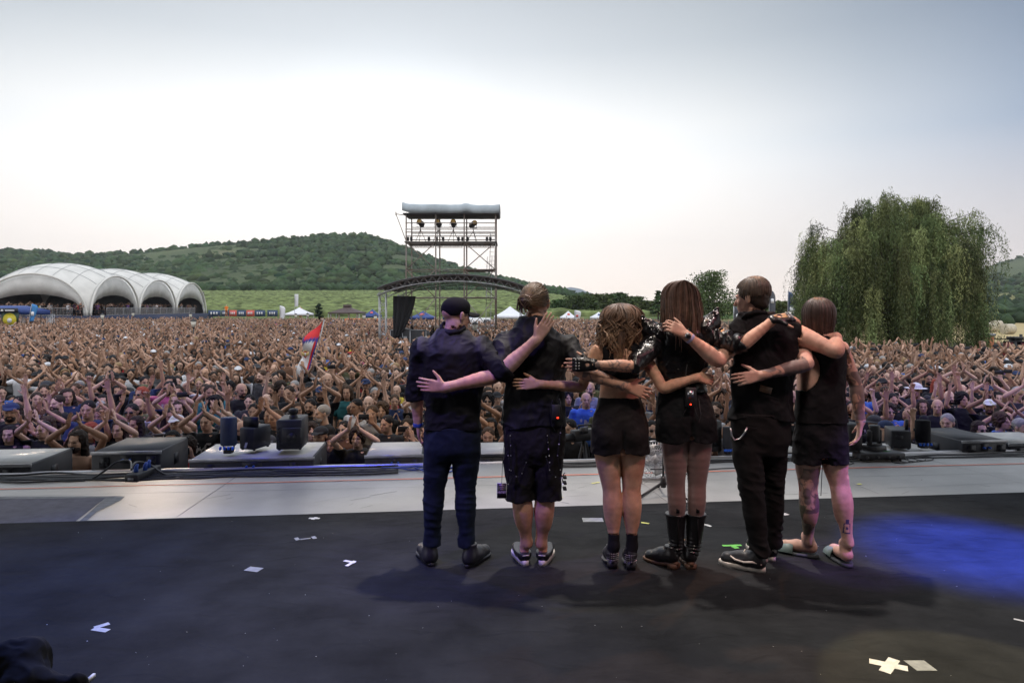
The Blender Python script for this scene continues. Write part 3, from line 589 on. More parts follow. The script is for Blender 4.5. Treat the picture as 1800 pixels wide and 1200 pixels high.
def flat_text(body, name, m, size, parent, loc, rot, ext=.0006, bold=False):
    cu = bpy.data.curves.new(name, 'FONT'); cu.body = body; cu.size = size; cu.extrude = ext; cu.align_x = 'CENTER'; cu.align_y = 'CENTER'; cu.offset = size*.02 if bold else 0
    cu.resolution_u = 2; t = bpy.data.objects.new(name, cu); COL.objects.link(t); dg = bpy.context.evaluated_depsgraph_get(); me = bpy.data.meshes.new_from_object(t.evaluated_get(dg)); bpy.data.objects.remove(t)
    me.materials.clear(); o = obj(name, me, m, parent); o.location = loc; o.rotation_euler = rot; return o
flat_text('ARTIST', 'lettering', mat('violet_print', (.55, .42, .6), .4), .018, ly, P(882, 865, D-.147), (R(90), 0, 0), bold=True)

# ================= third: woman, crop top and shorts =================
D = 4.40
tor = [(588, 1074, 1106, .045, .02), (599, 1058, 1118, .062, .01), (611, 1046, 1128, .082, 0), (635, 1050, 1125, .090, 0), (662, 1055, 1120, .080, 0), (682, 1056, 1119, .076, 0), (700, 1053, 1123, .085, -.005), (740, 1042, 1135, .108, -.012), (775, 1040, 1137, .112, -.01), (795, 1046, 1130, .09, 0)]
shL, elL, wrL = P(1050, 618, D), P(1021, 680, D-.03), P(947, 675, 4.42-.17)
shR, elR, wrR = P(1126, 618, D), P(1166, 682, D-.10), P(1226, 663, D-.14)
aL, aR = armj(shL, elL, wrL, .84), armj(shR, elR, wrR, .84)
hipL, knL, anL = P(1067, 785, D), P(1075, 860, D), P(1079, 952, 4.40); hipR, knR, anR = P(1112, 785, D), P(1110, 860, D), P(1110, 952, 4.40)
lL, lR = legj(hipL, knL, anL, 1.0, .98), legj(hipR, knR, anR, 1.0, .98); fL, fR = P(1078, 1002, 4.365), P(1110, 1005, 4.345)
hc = P(1092, 566, D+.03); hf = (.05, 1, -.12)
pr = [stack(rings(D, tor))]+limb([(P(1091, 598, D+.01), .046), (P(1091, 580, D+.02), .046)])+head(hc, hf, s=.95)+limb(aL)+limb(aR)+limb(lL)+limb(lR)+foot(fL+[0, .03, 0], (-.1, 1), .20, .72)+foot(fR+[0, .03, 0], (.1, 1), .20, .72)
pr += calf(knL, anL, .92)+calf(knR, anR, .92)
pr += hand(wrL, (-36, 0, 0), (0, -1, .1), (0.1, 0, 1), 0.12, 0.05, s=.9, thumb=.6)+hand(wrR, (14, 4, -3), (0, -1, .3), (0, 0, 1), 0.5, 0.05, s=.9)
pr += [ell(P(1068, 768, D-.06), (.075, .07, .08), k=.04), ell(P(1111, 768, D-.06), (.075, .07, .08), k=.04)]
P3b = make_body('person_body', 'woman with wavy brown hair, open-backed crop top and high black shorts, third in the row', pr, (0.55, 0.31, 0.205))
tt = [(603, 1052, 1124, .072, .01)]+tor[2:6]
kc = P(1092, 622, D); kr = .060
def keyhole(X, Y, Z): return np.where(Y < D, .001+np.minimum(1.0, 0*X+1)*0+(kr-np.sqrt((X-kc[0])**2+((Z-kc[2])/1.25)**2)), -1.0)
def straps(X, Y, Z): return np.maximum(Z-P(0, 606, D)[2]-.012-np.maximum(0, .055-np.abs(np.abs(X-kc[0])-.075)*1.2), np.abs(X-kc[0])-.125+.0*Y-np.maximum(0, (P(0, 626, D)[2]-Z))*.4)
cloth('top', P3b, [stack(rings(D, tt, .009)), cone(P(1070, 600, D), P(1068, 622, D-.03), .035, .04), cone(P(1113, 600, D), P(1114, 622, D-.03), .035, .04)], [above(P(0, 664, D)[2]), keyhole, straps], M['blackcloth'], (0.004, 26, 31), h=.005)
cloth('shorts', P3b, [stack(rings(D, [(695, 1054, 1122, .086, -.005), (712, 1050, 1127, .092, -.01), (745, 1042, 1136, .110, -.014), (775, 1039, 1139, .117, -.012), (800, 1040, 1139, .112, -.008)], .008)), ell(P(1068, 768, D-.06), (.082, .078, .085)), ell(P(1111, 768, D-.06), (.082, .078, .085))],
      [below(P(0, 697, D)[2]), lambda X, Y, Z: P(0, 797, D)[2]-Z-.014*np.minimum(1, np.abs(X-P(1090, 0, D)[0])*9)+.022+0*Y, lambda X, Y, Z: .004+np.maximum(0, P(0, 784, D)[2]-Z)*.28-np.abs(X-P(1090, 0, D)[0])-np.maximum(0, Z-P(0, 786, D)[2])*2+0*Y], mat('black_crepe', (0.012, 0.010, 0.011), .75, var=.25, vs=8, bump=.001, bs=250, spec=.25), [(0.007, 16, 35), (0.004, 44, 36), lambda V, Nn: V-Nn*(.016*gauss(V[:, 0]-P(1090, 0, D)[0], .012)*sstep_(P(0, 745, D)[2], P(0, 765, D)[2], V[:, 2]))[:, None]])
for a_, hp in ((anL, fL), (anR, fR)):
    b_ = shoe(P3b, 'ankle_boot', hp, (-.05 if hp is fL else .05, 1), .255, .041, .10, M['shoeblack'], M['shoeblack'], .012, collar=.10, toe=.75, heelblock=.045)
    V, F = skinmesh(limb([(hp+[0, .05, .10], .044), (P(1079 if hp is fL else 1111, 958, 4.40), .036), (P(1079 if hp is fL else 1111, 936, 4.40), .038)]), .005, .02, cuts=[below(P(0, 937, 4.40)[2])], smooth=1); tuck(P3b, V, F, .004, .05); obj('shaft', mesh_np('shaft', V, F), M['blackcloth'], b_)
    mb = MB()
    for k in range(9):
        for j in range(5):
            an = -math.pi/2+(k-4)*.27; q = hp+vec([math.cos(an)*.040, .048+math.sin(an)*.040, .052+j*.013]); mb.lathe([(.004, 0), (.003, .002), (.0005, .004)], q-[0, .003, .002], 5)
    mb.obj('stud', M['metal'], b_)
r_, f_, u_ = frame(hf); paths = []; g = np.random.default_rng(8)
for i in range(760):
    a = g.uniform(0, 2*math.pi); back = -math.sin(a)*.5+.5      # a: angle round the head, back is towards the camera
    if math.sin(a) > .72: continue
    rx = .118+g.uniform(-.012, .020); ry = .112+g.uniform(-.012, .012); end = P(0, 604+g.normal()*9-(10 if math.cos(a) > .5 else 0), D)[2]; ph = 3*math.sin(a*2.3)+g.normal()*.7; am = .014+.011*g.random(); pts = []
    fl = .03 if math.cos(a) < -.3 else -.012
    if i > 660: rx += .022*g.random(); ry += .02*g.random(); am *= 1.5
    for t in np.concatenate([np.linspace(0, .35, 6), np.linspace(.42, 1, 10)]):
        if t < .351: e = (1-t/.35)*math.pi/2; rr = math.cos(e); z = hc[2]+.02+.102*math.sin(e)
        else: rr = 1+((t-.35)/.65)**1.5*fl/.12; z = hc[2]+.02-(t-.35)/.65*(hc[2]+.02-end)
        rr += .10*math.sin(t*9+a*3)*max(0, t-.3)
        w_ = am*math.sin(ph+t*15)*min(1, t*2.2); pts.append([hc[0]+rx*rr*math.cos(a)+w_*(-math.sin(a)), D+.03+ry*rr*math.sin(a)+w_*math.cos(a)-.02*max(0, t-.5), z])
    paths.append(pts)
for i in range(16): x = 1090+g.normal()*3.2; paths.append([P(x, 580, D-.10), P(x+2, 596, D-.115), P(x-1, 608, D-.11), P(x+3, 618, D-.105), P(x+g.normal()*2, 627+g.normal()*3, D-.10)])
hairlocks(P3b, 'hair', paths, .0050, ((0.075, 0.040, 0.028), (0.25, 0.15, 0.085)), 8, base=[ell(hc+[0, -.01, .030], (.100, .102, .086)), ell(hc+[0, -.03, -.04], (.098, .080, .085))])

# ================= fourth: tall woman in leather jacket =================
D = 4.40
tor = [(556, 1182, 1214, .045, .02), (568, 1168, 1230, .065, .01), (582, 1156, 1240, .085, 0), (600, 1152, 1243, .09, 0), (630, 1154, 1241, .095, 0), (655, 1160, 1236, .085, 0), (676, 1163, 1235, .080, 0), (700, 1160, 1244, .09, -.005), (740, 1156, 1253, .110, -.012), (768, 1160, 1252, .10, 0)]
shL, elL, wrL = P(1156, 596, D), P(1112, 643, D-.16), P(1041, 641, 4.42-.215)
shR, elR, wrR = P(1240, 590, D), P(1305, 606, D-.17), P(1361, 561, D-.19)
aL, aR = armj(shL, elL, wrL, .90), armj(shR, elR, wrR, .90)
hipL, knL, anL = P(1186, 765, D), P(1188, 852, D), P(1190, 955, 4.42); hipR, knR, anR = P(1228, 765, D), P(1225, 852, D), P(1219, 955, 4.42)
lL, lR = legj(hipL, knL, anL, .98, .95), legj(hipR, knR, anR, .98, .95); fL, fR = P(1192, 1003, 4.36), P(1216, 1004, 4.35)
hc = P(1195, 528, D+.03); hf = (.1, 1, -.1)
pr = [stack(rings(D, tor))]+limb([(P(1198, 565, D+.01), .046), (P(1197, 548, D+.02), .046)])+head(hc, hf, s=1.0)+limb(aL)+limb(aR)+limb(lL)+limb(lR)+foot(fL+[0, .03, 0], (-.65, .75), .2, .8)+foot(fR+[0, .03, 0], (.02, 1), .2, .8)
hL = dict(w=wrL, d=(-36, 0, 0), n=(0, -1, .15), side=(0.1, 0, 1), curl=.22, spread=.12, s=.95, thumb=.8); hR = dict(w=wrR, d=(24, 0, 3), n=(0, -.6, 1), side=(0, -1, .2), curl=.35, spread=.08, s=.93)
pr += hand(**hL)+hand(**hR)
def p4(V, C):
    C = tattoo(V, C, mid(elL, wrL, .05), mid(elL, wrL, .95), .055, 44, thr=.45, freq=55)
    return C
P4b = make_body('person_body', 'tall woman with long straight brown hair and black leather jacket with pointed shoulders', pr, (0.58, 0.335, 0.245), p4)
def creases(a, b, n, amp, seed):
    def f(V, Nn):
        t, d = seg_t(V, a, b); L = np.linalg.norm(vec(b)-vec(a)); w = (t > .02)*(d < .09); ph = t*L*n*6.28*.7+4.0*tnoise(V, 17, seed); w = w*np.clip(.5+tnoise(V, 22, seed+1), 0, 1.2); return V+Nn*(amp*w*(1-2*np.abs(np.sin(ph*.5))**.6))[:, None]
    return f
cloth('jacket', P4b, [stack(rings(D, [(556, 1176, 1220, .058, .02)]+tor[1:6], .016))]+limb([(shL, .078), (mid(shL, elL, .5), .066), (elL, .060)])+limb([(shR, .078), (mid(shR, elR, .5), .066), (elR, .056)]),
      [above(P(0, 652, D)[2]), hcut(mid(elL, wrL, .04), wrL-elL, .11), hcut(mid(elR, wrR, .02), wrR-elR, .11)], M['leather'], [creases(shL, elL, 26, .006, 51), creases(shR, elR, 26, .006, 53), (0.008, 18, 41), (0.004, 46, 42)], label='glossy black leather jacket')
for (a, b, tip, sg) in ((P(1158, 585, D-.03), P(1140, 578, D), P(1129, 557, D-.03), -1), (P(1238, 578, D-.03), P(1250, 568, D), P(1261, 543, D-.03), 1)):
    V, F = skinmesh([cone(a, b, .06, .058, k=.03), cone(b, tip, .052, .014, (0, 1, 0), .7, k=.03)], .005, .03, smooth=1, fold=(0.003, 50, 46)); o = obj('shoulder_pad', mesh_np('shoulder_pad', V, F), M['leather'], P4b)
    mb = MB(); g = np.random.default_rng(3)
    for k in range(26):
        t = g.random(); u = g.uniform(-1, 1); q = mid(a, tip, t)+vec([u*.02, 0, u*.03*(1-t)]); q[1] -= (.058-.042*t); mb.lathe([(.006, 0), (.0045, .004), (.0005, .009)], q, 6)
    mb.obj('stud', M['metal'], o)
cloth('corset', P4b, [stack(rings(D, [(640, 1157, 1239, .092, 0), (655, 1160, 1236, .087, 0), (676, 1162, 1236, .083, 0), (692, 1160, 1242, .09, -.005)], .009))], [below(P(0, 645, D)[2]), above(P(0, 688, D)[2])], M['leather'], (0.004, 30, 47))
cloth('shorts', P4b, [stack(rings(D, [(680, 1161, 1238, .084, 0), (700, 1157, 1247, .094, -.006), (740, 1154, 1256, .113, -.014), (775, 1155, 1257, .112, -.008)], .008)), ell(P(1183, 742, D-.055), (.085, .075, .085)), ell(P(1230, 742, D-.055), (.085, .075, .085))],
      [below(P(0, 685, D)[2]), lambda X, Y, Z: P(0, 775, D)[2]-Z+.022-.03*np.minimum(1, np.abs(X-P(1208, 0, D)[0])*9)+0*Y, lambda X, Y, Z: .004+np.maximum(0, P(0, 762, D)[2]-Z)*.28-np.abs(X-P(1208, 0, D)[0])-np.maximum(0, Z-P(0, 764, D)[2])*2+0*Y], M['blackcloth'], [(0.007, 16, 48), (0.004, 44, 49), lambda V, Nn: V-Nn*(.016*gauss(V[:, 0]-P(1208, 0, D)[0], .012)*sstep_(P(0, 722, D)[2], P(0, 742, D)[2], V[:, 2]))[:, None]])
tg = [(p, r_+.0025) for p, r_ in lL], [(p, r_+.0025) for p, r_ in lR]
cloth('tights', P4b, limb(tg[0])+limb(tg[1]), [below(P(0, 768, D)[2]), above(.30)], mat('sheer_tights', (0.20, 0.115, 0.105), .45, var=.12, vs=9, sheen=.3), None)
for hp, kn, an_, px0, px1, dd in ((fL, knL, anL, 1188, 1189, (-.65, .75)), (fR, knR, anR, 1223, 1218, (.02, 1))):
    b_ = shoe(P4b, 'tall_boot', hp, dd, .275, .046, .10, M['leather'], M['solebrown'], .022, collar=.12, heelblock=.028)
    V, F = skinmesh(limb([(hp+vec([dd[0]*.05, .055, .09]), .048), (P(px1, 962, 4.40), .044), (P((px0+px1)/2, 935, 4.41), .052), (P(px0, 905, 4.41), .062), (P(px0, 896, 4.41), .064)]), .005, .02, cuts=[below(P(0, 901, 4.41)[2])], smooth=1, fold=[lambda V, Nn: V+Nn*(.005*gauss(V[:, 2]-.13, .05)*np.sin(V[:, 2]*220+3*tnoise(V, 20, 5)))[:, None]]); tuck(P4b, V, F, .004, .05); obj('shaft', mesh_np('shaft', V, F), M['leather'], b_)
    mb = MB(); mb.box(P(px0+1, 901.5, 4.335), P(px0+6, 893, 4.345)); mb.box(P(px0+3, 960, 4.345), P(px0+4.5, 901, 4.352)); mb.obj('pull_tab', M['blackcloth'], b_)
r_, f_, u_ = frame(hf); paths = []; g = np.random.default_rng(9)
for i in range(760):
    a = g.uniform(0, 2*math.pi)
    if math.sin(a) > .75: continue
    rx = .104+g.uniform(-.010, .012); ry = .108+g.uniform(-.012, .010); lf = math.cos(a); end = P(0, 604+g.normal()*12-(14*abs(lf)), D)[2]; ph = 3*math.sin(a*2)+g.normal()*.5; pts = []
    if i > 680: rx += .018*g.random(); ry += .014*g.random()
    for t in np.concatenate([np.linspace(0, .3, 6), np.linspace(.38, 1, 8)]):
        if t < .301: e = (1-t/.3)*math.pi/2; rr = math.cos(e); z = hc[2]+.02+.108*math.sin(e)
        else: rr = 1+.22*((t-.3)/.7)*(abs(lf) > .3)-.30*((t-.3)/.7)**2*(abs(lf) <= .3)-(.12*((t-.6)/.4) if t > .6 else 0); z = hc[2]+.02-(t-.3)/.7*(hc[2]+.02-end)
        w_ = .004*math.sin(ph+t*7)*min(1, t*2.2); pts.append([hc[0]+.01*t+rx*rr*math.cos(a)+w_, D+.03+ry*(1 if t < .3 else rr)*math.sin(a)-.035*max(0, t-.45), z])
    paths.append(pts)
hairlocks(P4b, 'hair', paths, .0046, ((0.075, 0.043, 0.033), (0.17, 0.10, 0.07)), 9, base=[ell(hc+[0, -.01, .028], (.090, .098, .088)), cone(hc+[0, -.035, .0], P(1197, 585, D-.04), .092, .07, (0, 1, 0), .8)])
for hd, nm in ((hL, 'glove'), (hR, 'glove')):
    h2 = dict(hd); w0 = h2['w']; dd = vec(h2['d'])/np.linalg.norm(h2['d']); pr2 = [(fn, (b[0], b[1]), k) for fn, b, k in hand(**dict(h2, s=h2['s']*1.0))[:4]]
    palm = []; n_ = vec(h2['n']); n_ = n_-dd*n_.dot(dd); n_ /= np.linalg.norm(n_); t_ = np.cross(n_, dd); t_ = -t_ if t_.dot(vec(h2['side'])) < 0 else t_; sc_ = h2['s']
    for i, u in enumerate((.030, .010, -.010, -.028)):
        palm.append(cone(w0-dd*.012+t_*u*.5*sc_, w0+dd*.093*sc_+t_*u*sc_,   .0245*sc_, .0195*sc_, n_, .9, k=.012)); c_ = h2['curl']*.6; v_ = dd+t_*(u/.03)*h2['spread']; v_ /= np.linalg.norm(v_); v_ = v_*math.cos(c_)-n_*math.sin(c_)
        p0 = w0+dd*.092*sc_+t_*u*sc_; palm.append(cone(p0, p0+v_*.030*sc_,   .0135*sc_, .0128*sc_, k=.002))
    td = dd*.75+t_*h2.get('thumb', .9)-n_*.25; td /= np.linalg.norm(td); p0 = w0+dd*.025*sc_+t_*.024*sc_; palm.append(cone(p0, p0+td*.05*sc_, .019*sc_, .015*sc_, k=.008))
    hole = ell(w0+dd*.034*sc_+n_*.024, (.015, .015, .015))[0]
    V, F = skinmesh(palm, .0045, .01, cuts=[lambda X, Y, Z: -hole(X, Y, Z)], smooth=1); gl_ = obj(nm, mesh_np(nm, V, F), M['leather'], P4b); gl_['label'] = 'black leather fingerless glove'
    mb = MB()
    for i, u in enumerate((.030, .010, -.010, -.028)):
        for q in (.088, .108): c0 = w0+dd*q*sc_+t_*u*sc_+n_*.020*sc_; mb.lathe([(.006, -.002), (.005, .002), (.001, .007)], c0, 6)
    mb.obj('stud', M['metal'], gl_); mb = MB(); mb.tube([w0-dd*.016, w0-dd*.002], [.030*sc_, .031*sc_], 14); mb.obj('wrist_strap', M['shoeblack'], gl_, True)
mb = MB(); mb.tube([mid(shR, elR, .8), mid(shR, elR, .98)], [.066, .064], 16); pc = mb.obj('cuff_plate', M['leather'], P4b, True)
mb = MB(); mb.box(P(1206, 715, D-.165), P(1222, 680, D-.13), bev=.004); bp = mb.obj('belt_pack', M['plastic'], P4b); mb = MB()
mb.tube([P(1208, 714, D-.15), P(1201, 728, D-.15), P(1207, 716, D-.15)], .0025, 5); mb.tube([P(1220, 712, D-.15), P(1225, 730, D-.15), P(1229, 742, D-.15), P(1232, 728, D-.14), P(1228, 700, D-.12)], .0025, 5); mb.tube([P(1212, 682, D-.15), P(1205, 660, D-.13), P(1208, 640, D-.12)], .0025, 5); mb.obj('cord', M['cable'], bp, True)
mb = MB(); mb.box(P(1213, 711.5, D-.168), P(1215, 709.5, D-.163)); mb.obj('indicator_light', bpy.data.materials['red_light'], bp); mb = MB(); mb.box(P(1209, 700, D-.1665), P(1219, 686, D-.1645)); mb.obj('face_plate', M['metal'], bp)

# ================= fifth: man in sleeveless shirt =================
D = 4.42
tor = [(553, 1308, 1346, .055, .01), (564, 1292, 1368, .08, .0), (578, 1282, 1394, .105, 0), (600, 1281, 1399, .125, 0), (660, 1282, 1395, .125, 0), (700, 1284, 1390, .122, 0), (740, 1285, 1388, .122, 0), (780, 1287, 1386, .115, 0), (800, 1295, 1378, .09, 0)]
shL, elL, wrL = P(1296, 598, D-.02), P(1262, 634, D-.17), P(1205, 588, D-.19)
shR, elR, wrR = P(1394, 584, D), P(1468, 617, D-.17), P(1470, 592, D-.02)
aL, aR = armj(shL, elL, wrL, 1.05, 1.05), armj(shR, elR, wrR, 1.15, 1.08)
hipL, knL, anL = P(1315, 795, D-.02), P(1322, 868, 4.36), P(1335, 965, 4.36); hipR, knR, anR = P(1358, 795, D+.02), P(1358, 868, 4.48), P(1359, 955, 4.53)
lL, lR = legj(hipL, knL, anL), legj(hipR, knR, anR); fL, fR = P(1346, 1007, 4.32), P(1361, 989, 4.50)
hc = P(1322, 523, D+.02); hf = (-.72, .68, -.1)
pr = [stack(rings(D, tor, -0.012))]+limb([(P(1331, 568, D), .060), (P(1328, 547, D+.01), .056)])+head(hc, hf, s=1.03)+limb(aL)+limb(aR)+limb(lL)+limb(lR)+foot(fL+[0, .03, 0], (-.75, .5))+foot(fR+[0, .03, 0], (-.3, .9))
pr += hand(wrL, (-34, 0, 20), (0.25, -1, .3), (0.5, 0, 1), 0.75, 0.05, thumb=.6)+hand(wrR, (-.55, .55, .35), (.1, -.2, 1), (-1, -1, 0), 0.35, 0.08)
P5b = make_body('person_body', 'man in sleeveless black shirt and dark jeans with arms around both neighbours, head turned left', pr, (0.57, 0.33, 0.25))
cloth('shirt', P5b, [stack(rings(D, [(550, 1304, 1350, .066, .01)]+tor[1:6]+[(745, 1283, 1391, .126, 0), (760, 1283, 1391, .126, 0)], 0.010)), cone(P(1298, 576, D), P(1290, 586, D-.02), .066, .066), cone(P(1380, 572, D), P(1392, 581, D), .068, .079)],
      [lambda X, Y, Z: P(0, 737, D)[2]-Z+.02*np.sin(X*9)+0*Y, hcut(P(1281, 590, D), (-1, 0, -.1), .2), hcut(P(1399, 585, D), (1, 0, -.15), .2)], M['blackcloth'], [(0.022, 10, 61, (1, 1, .6)), (0.008, 30, 62)])
mb = MB(); mb.tube([P(1306, 560, D-.05), P(1312, 552, D-.075), P(1330, 548, D-.08), P(1345, 549, D-.07), P(1350, 555, D-.03)], .014, 8); mb.obj('collar', M['blackcloth'], P5b, True)
cloth('jeans', P5b, [stack(rings(D, [(718, 1287, 1386, .118, 0), (770, 1286, 1387, .120, 0), (798, 1294, 1380, .10, 0)], .004))]+limb([(hipL, .098), (mid(hipL, knL, .5), .088), (knL, .074), (mid(knL, anL, .35), .070), (mid(knL, anL, .8), .060), (anL+[0, 0, -.02], .064)])+limb([(hipR, .094), (mid(hipR, knR, .5), .084), (knR, .072), (mid(knR, anR, .35), .068), (mid(knR, anR, .8), .058), (anR+[0, 0, -.02], .060)]),
      [below(P(0, 724, D)[2]), above(.095)], mat('black_denim', (0.009, 0.008, 0.009), .8, var=.4, vs=9, bump=.0015, bs=300, spec=.2), [legfold(.008, knL[2]-.01, .17, 13), (0.007, 20, 66)])
for hp, dd in ((fL, (-.78, .5)), (fR, (-.25, .95))):
    s_ = shoe(P5b, 'skate_shoe', hp, dd, .295, .050, .17, M['shoeblack'], M['solewhite'], .032, collar=.11, toe=1.05); d_ = vec((*dd, 0)); d_ /= np.linalg.norm(d_); sd = np.cross(d_, [0, 0, 1.0]); mb = MB(); sgn = 1 if sd[1] < 0 else -1
    mb.tube([hp+d_*.015+sd*sgn*.038+[0, 0, .062], hp+d_*.07+sd*sgn*.050+[0, 0, .072], hp+d_*.12+sd*sgn*.051+[0, 0, .062], hp+d_*.18+sd*sgn*.047+[0, 0, .066], hp+d_*.21+sd*sgn*.040+[0, 0, .082]], [.004, .008, .008, .007, .004], 6)
    mb.box(hp+d_*.004+[-.015, -.008, .068], hp+d_*.004+[.015, .008, .090]); mb.obj('stripe', M['solewhite'], s_)
    mb = MB(); 
    for k in range(4): q = hp+d_*(.13+k*.022)+[0, 0, .118-k*.010]; mb.tube([q-sd*.022, q+[0, 0, .006], q+sd*.022], .0035, 5)
    mb.obj('laces', M['solewhite'], s_)
r_, f_, u_ = frame(hf); Rm = np.stack([r_, f_, u_], 1); paths = []; g = np.random.default_rng(12); crown = hc-f_*.05+u_*.115
for i in range(620):
    a = g.uniform(-math.pi, math.pi); L = g.uniform(.75, 1.08)*(1.75 if abs(a) > 1.0 else 1.15); pts = []
    for t in np.linspace(0, 1, 8):
        e = math.pi/2-t*L; e = max(e, -1.15); k_ = 1+g.normal()*.012; pts.append(hc-f_*.010+u_*.030+(f_*math.cos(a)*.112+r_*math.sin(a)*.092)*math.cos(e)*k_+u_*.105*math.sin(e)*k_-f_*.02*(1-t))
    if math.cos(a) > .55 and L > 1.3: continue
    paths.append(pts)
hairlocks(P5b, 'hair', paths, .0045, ((0.038, 0.027, 0.020), (0.075, 0.052, 0.037)), 12, base=[ell(hc-f_*.018+u_*.036, (.086, .104, .094), Rm), ell(hc-f_*.055-u_*.03, (.06, .05, .06), Rm)])
mb = MB(); mb.tube([P(x, y, D-.125) for x, y in ((1313, 751), (1308, 762), (1300, 771), (1291, 773), (1286, 765), (1284, 752))], .005, 6); mb.obj('wallet_chain', M['metal'], P5b, True)
mb = MB(); q = [P(1337, 676, D-.140), P(1358, 682, D-.140), P(1355, 693, D-.142), P(1335, 687, D-.142)]; mb.sheet(q[::-1], .003); mb.obj('leather_patch', mat('tan_leather', (.30, .17, .10), .6, col2=(.14, .08, .05), vs=60), P5b)
mb = MB(); mb.sheet([P(1340, 693, D-.139), P(1372, 702, D-.139), P(1372, 704, D-.139), P(1340, 695, D-.139)][::-1], .003); mb.sheet([P(1300, 748, D-.118), P(1330, 752, D-.125), P(1330, 753, D-.125), P(1313, 750.5, D-.125)][::-1], .002); mb.obj('seam_strap', M['blackcloth'], P5b)
w_ = band(P5b, 'watch', mid(elL, wrL, .93), mid(elL, wrL, 1.0), .031, M['shoeblack']); mb = MB(); wd = (wrL-elL)/np.linalg.norm(wrL-elL); q = mid(elL, wrL, .965)+[0, -.030, 0]
mb.tube([q, q+[0, -.009, 0]], [.020, .018], 18); mb.obj('watch_face', M['metal'], w_); mb = MB(); mb.tube([q+[0, -.009, 0], q+[0, -.0105, 0]], .0145, 18); mb.obj('dial', M['plastic'], w_); band(P5b, 'wristband', mid(elL, wrL, .82), mid(elL, wrL, .90), .034, mat('lilac_band', (.42, .38, .6), .6))

# ================= sixth: tattooed man in tank top and slides =================
D = 4.46
tor = [(581, 1420, 1450, .052, .01), (591, 1410, 1462, .075, .0), (603, 1404, 1478, .095, 0), (635, 1402, 1482, .112, 0), (690, 1402, 1480, .110, 0), (740, 1398, 1484, .112, 0), (785, 1398, 1484, .112, 0), (803, 1406, 1478, .09, 0)]
shL, elL, wrL = P(1410, 612, D), P(1418, 640, D-.22), P(1337, 660, 4.42-.18)
shR, elR, wrR = P(1477, 614, D), P(1504, 676, D+.02), P(1513, 742, D-.02)
aL, aR = armj(shL, elL, wrL, 1.0), armj(shR, elR, wrR, 1.0)
hipL, knL, anL = P(1420, 795, D), P(1420, 858, D+.02), P(1421, 952, 4.58); hipR, knR, anR = P(1464, 795, D), P(1474, 852, D), P(1491, 955, 4.42)
lL, lR = legj(hipL, knL, anL, .96, .98), legj(hipR, knR, anR, .98, 1.0); fL, fR = P(1434, 981, 4.57), P(1492, 997, 4.40); up_ = np.array([0, 0, .028])
hc = P(1437, 556, D+.02); hf = (-.35, .93, -.12)
pr = [stack(rings(D, tor, -.004))]+limb([(P(1436, 596, D), .055), (P(1436, 576, D+.01), .053)])+head(hc, hf, s=1.0)+limb(aL)+limb(aR)+limb(lL)+limb(lR)+foot(fL+up_, (-.8, .6), .255, 1.0)+foot(fR+up_, (.0, 1), .255, 1.0)
pr += calf(knL, anL, 1.0)+calf(knR, anR, 1.0)
pr += hand(wrL, (-34, 0, -6), (0, -1, .2), (0, 0, 1), 0.30, 0.08, curls=(.25, .3, .38, .45))+hand(wrR, (-.12, .05, -1), (1, -.3, 0), (-.2, 1, -.2), 0.45, 0.08)
def p6(V, C):
    ink = ((.085, .075, .085), (.15, .12, .12))
    C = tattoo(V, C, elL, mid(elL, wrL, .97), .065, 60, ink, thr=-.45, accent=(.35, .15, .07)); C = tattoo(V, C, shR, elR, .075, 61, ink, thr=-.40, freq=40); C = tattoo(V, C, elR, mid(elR, wrR, .95), .06, 62, ink, thr=-.40, freq=40)
    C = tattoo(V, C, P(1426, 815, D), P(1428, 895, D+.05),   .09, 63, ink, thr=-.35, freq=42, accent=(.38, .06, .04)); C = tattoo(V, C, P(1412, 880, 4.5), P(1424, 935, 4.56), .06, 64, ((.10, .12, .08), (.06, .07, .05)), thr=-.25, freq=34)
    b0 = P(1490, 929, 4.38); x = np.abs(V[:, 0]-b0[0]); z = V[:, 2]-b0[2]; m = (((x < .020) & (np.abs(z) < .034) & ~((x < .014) & (np.abs(z) < .028))) | ((x < .010) & (z > .034) & (z < .058)) | (np.hypot(x, z) < .009)) & (V[:, 1] < 4.45) & (V[:, 0] > P(1465, 0, D)[0])
    C[m] = (.07, .06, .14); return tattoo(V, C, P(1480, 905, 4.5), P(1484, 958, 4.44), .028, 66, ink, thr=0)
P6b = make_body('person_body', 'tattooed man in black tank top, shorts and slides at the right end of the row', pr, (0.58, 0.345, 0.275), p6)
zb = P(0, 692, D)[2]; xa = P(1402, 0, D)[0]
def armhole(X, Y, Z): return .105-np.sqrt(((X-xa)/.95)**2*1.0+((Z-P(0, 648, D)[2])/1.32)**2)+0*Y
cloth('tank_top', P6b, [stack(rings(D, [(578, 1420, 1452, .056, .01), (590, 1412, 1462, .078, 0)]+tor[2:5]+[(740, 1396, 1486, .116, 0), (755, 1396, 1486, .116, 0)], .010))], [above(P(0, 741, D)[2]), armhole, below(P(0, 583, D)[2]), hcut(P(1474, 600, D), (1, 0, .5), .15)], M['blackcloth'], [(0.010, 13, 71, (1, 1, .5)), (0.004, 34, 72)])
cloth('shorts', P6b, [stack(rings(D, [(724, 1400, 1483, .110, 0), (775, 1397, 1486, .116, 0), (800, 1404, 1480, .10, 0)], .006))]+limb([(hipL, .098), (P(1418, 820, D), .096)])+limb([(hipR, .098), (P(1467, 820, D), .096)]), [below(P(0, 730, D)[2]), above(P(0, 814, D)[2])], mat('black_jersey', (.009, .009, .012), .85, var=.3, vs=6, bump=.001, bs=250, spec=.2), [(0.009, 16, 73), (0.004, 40, 74)])
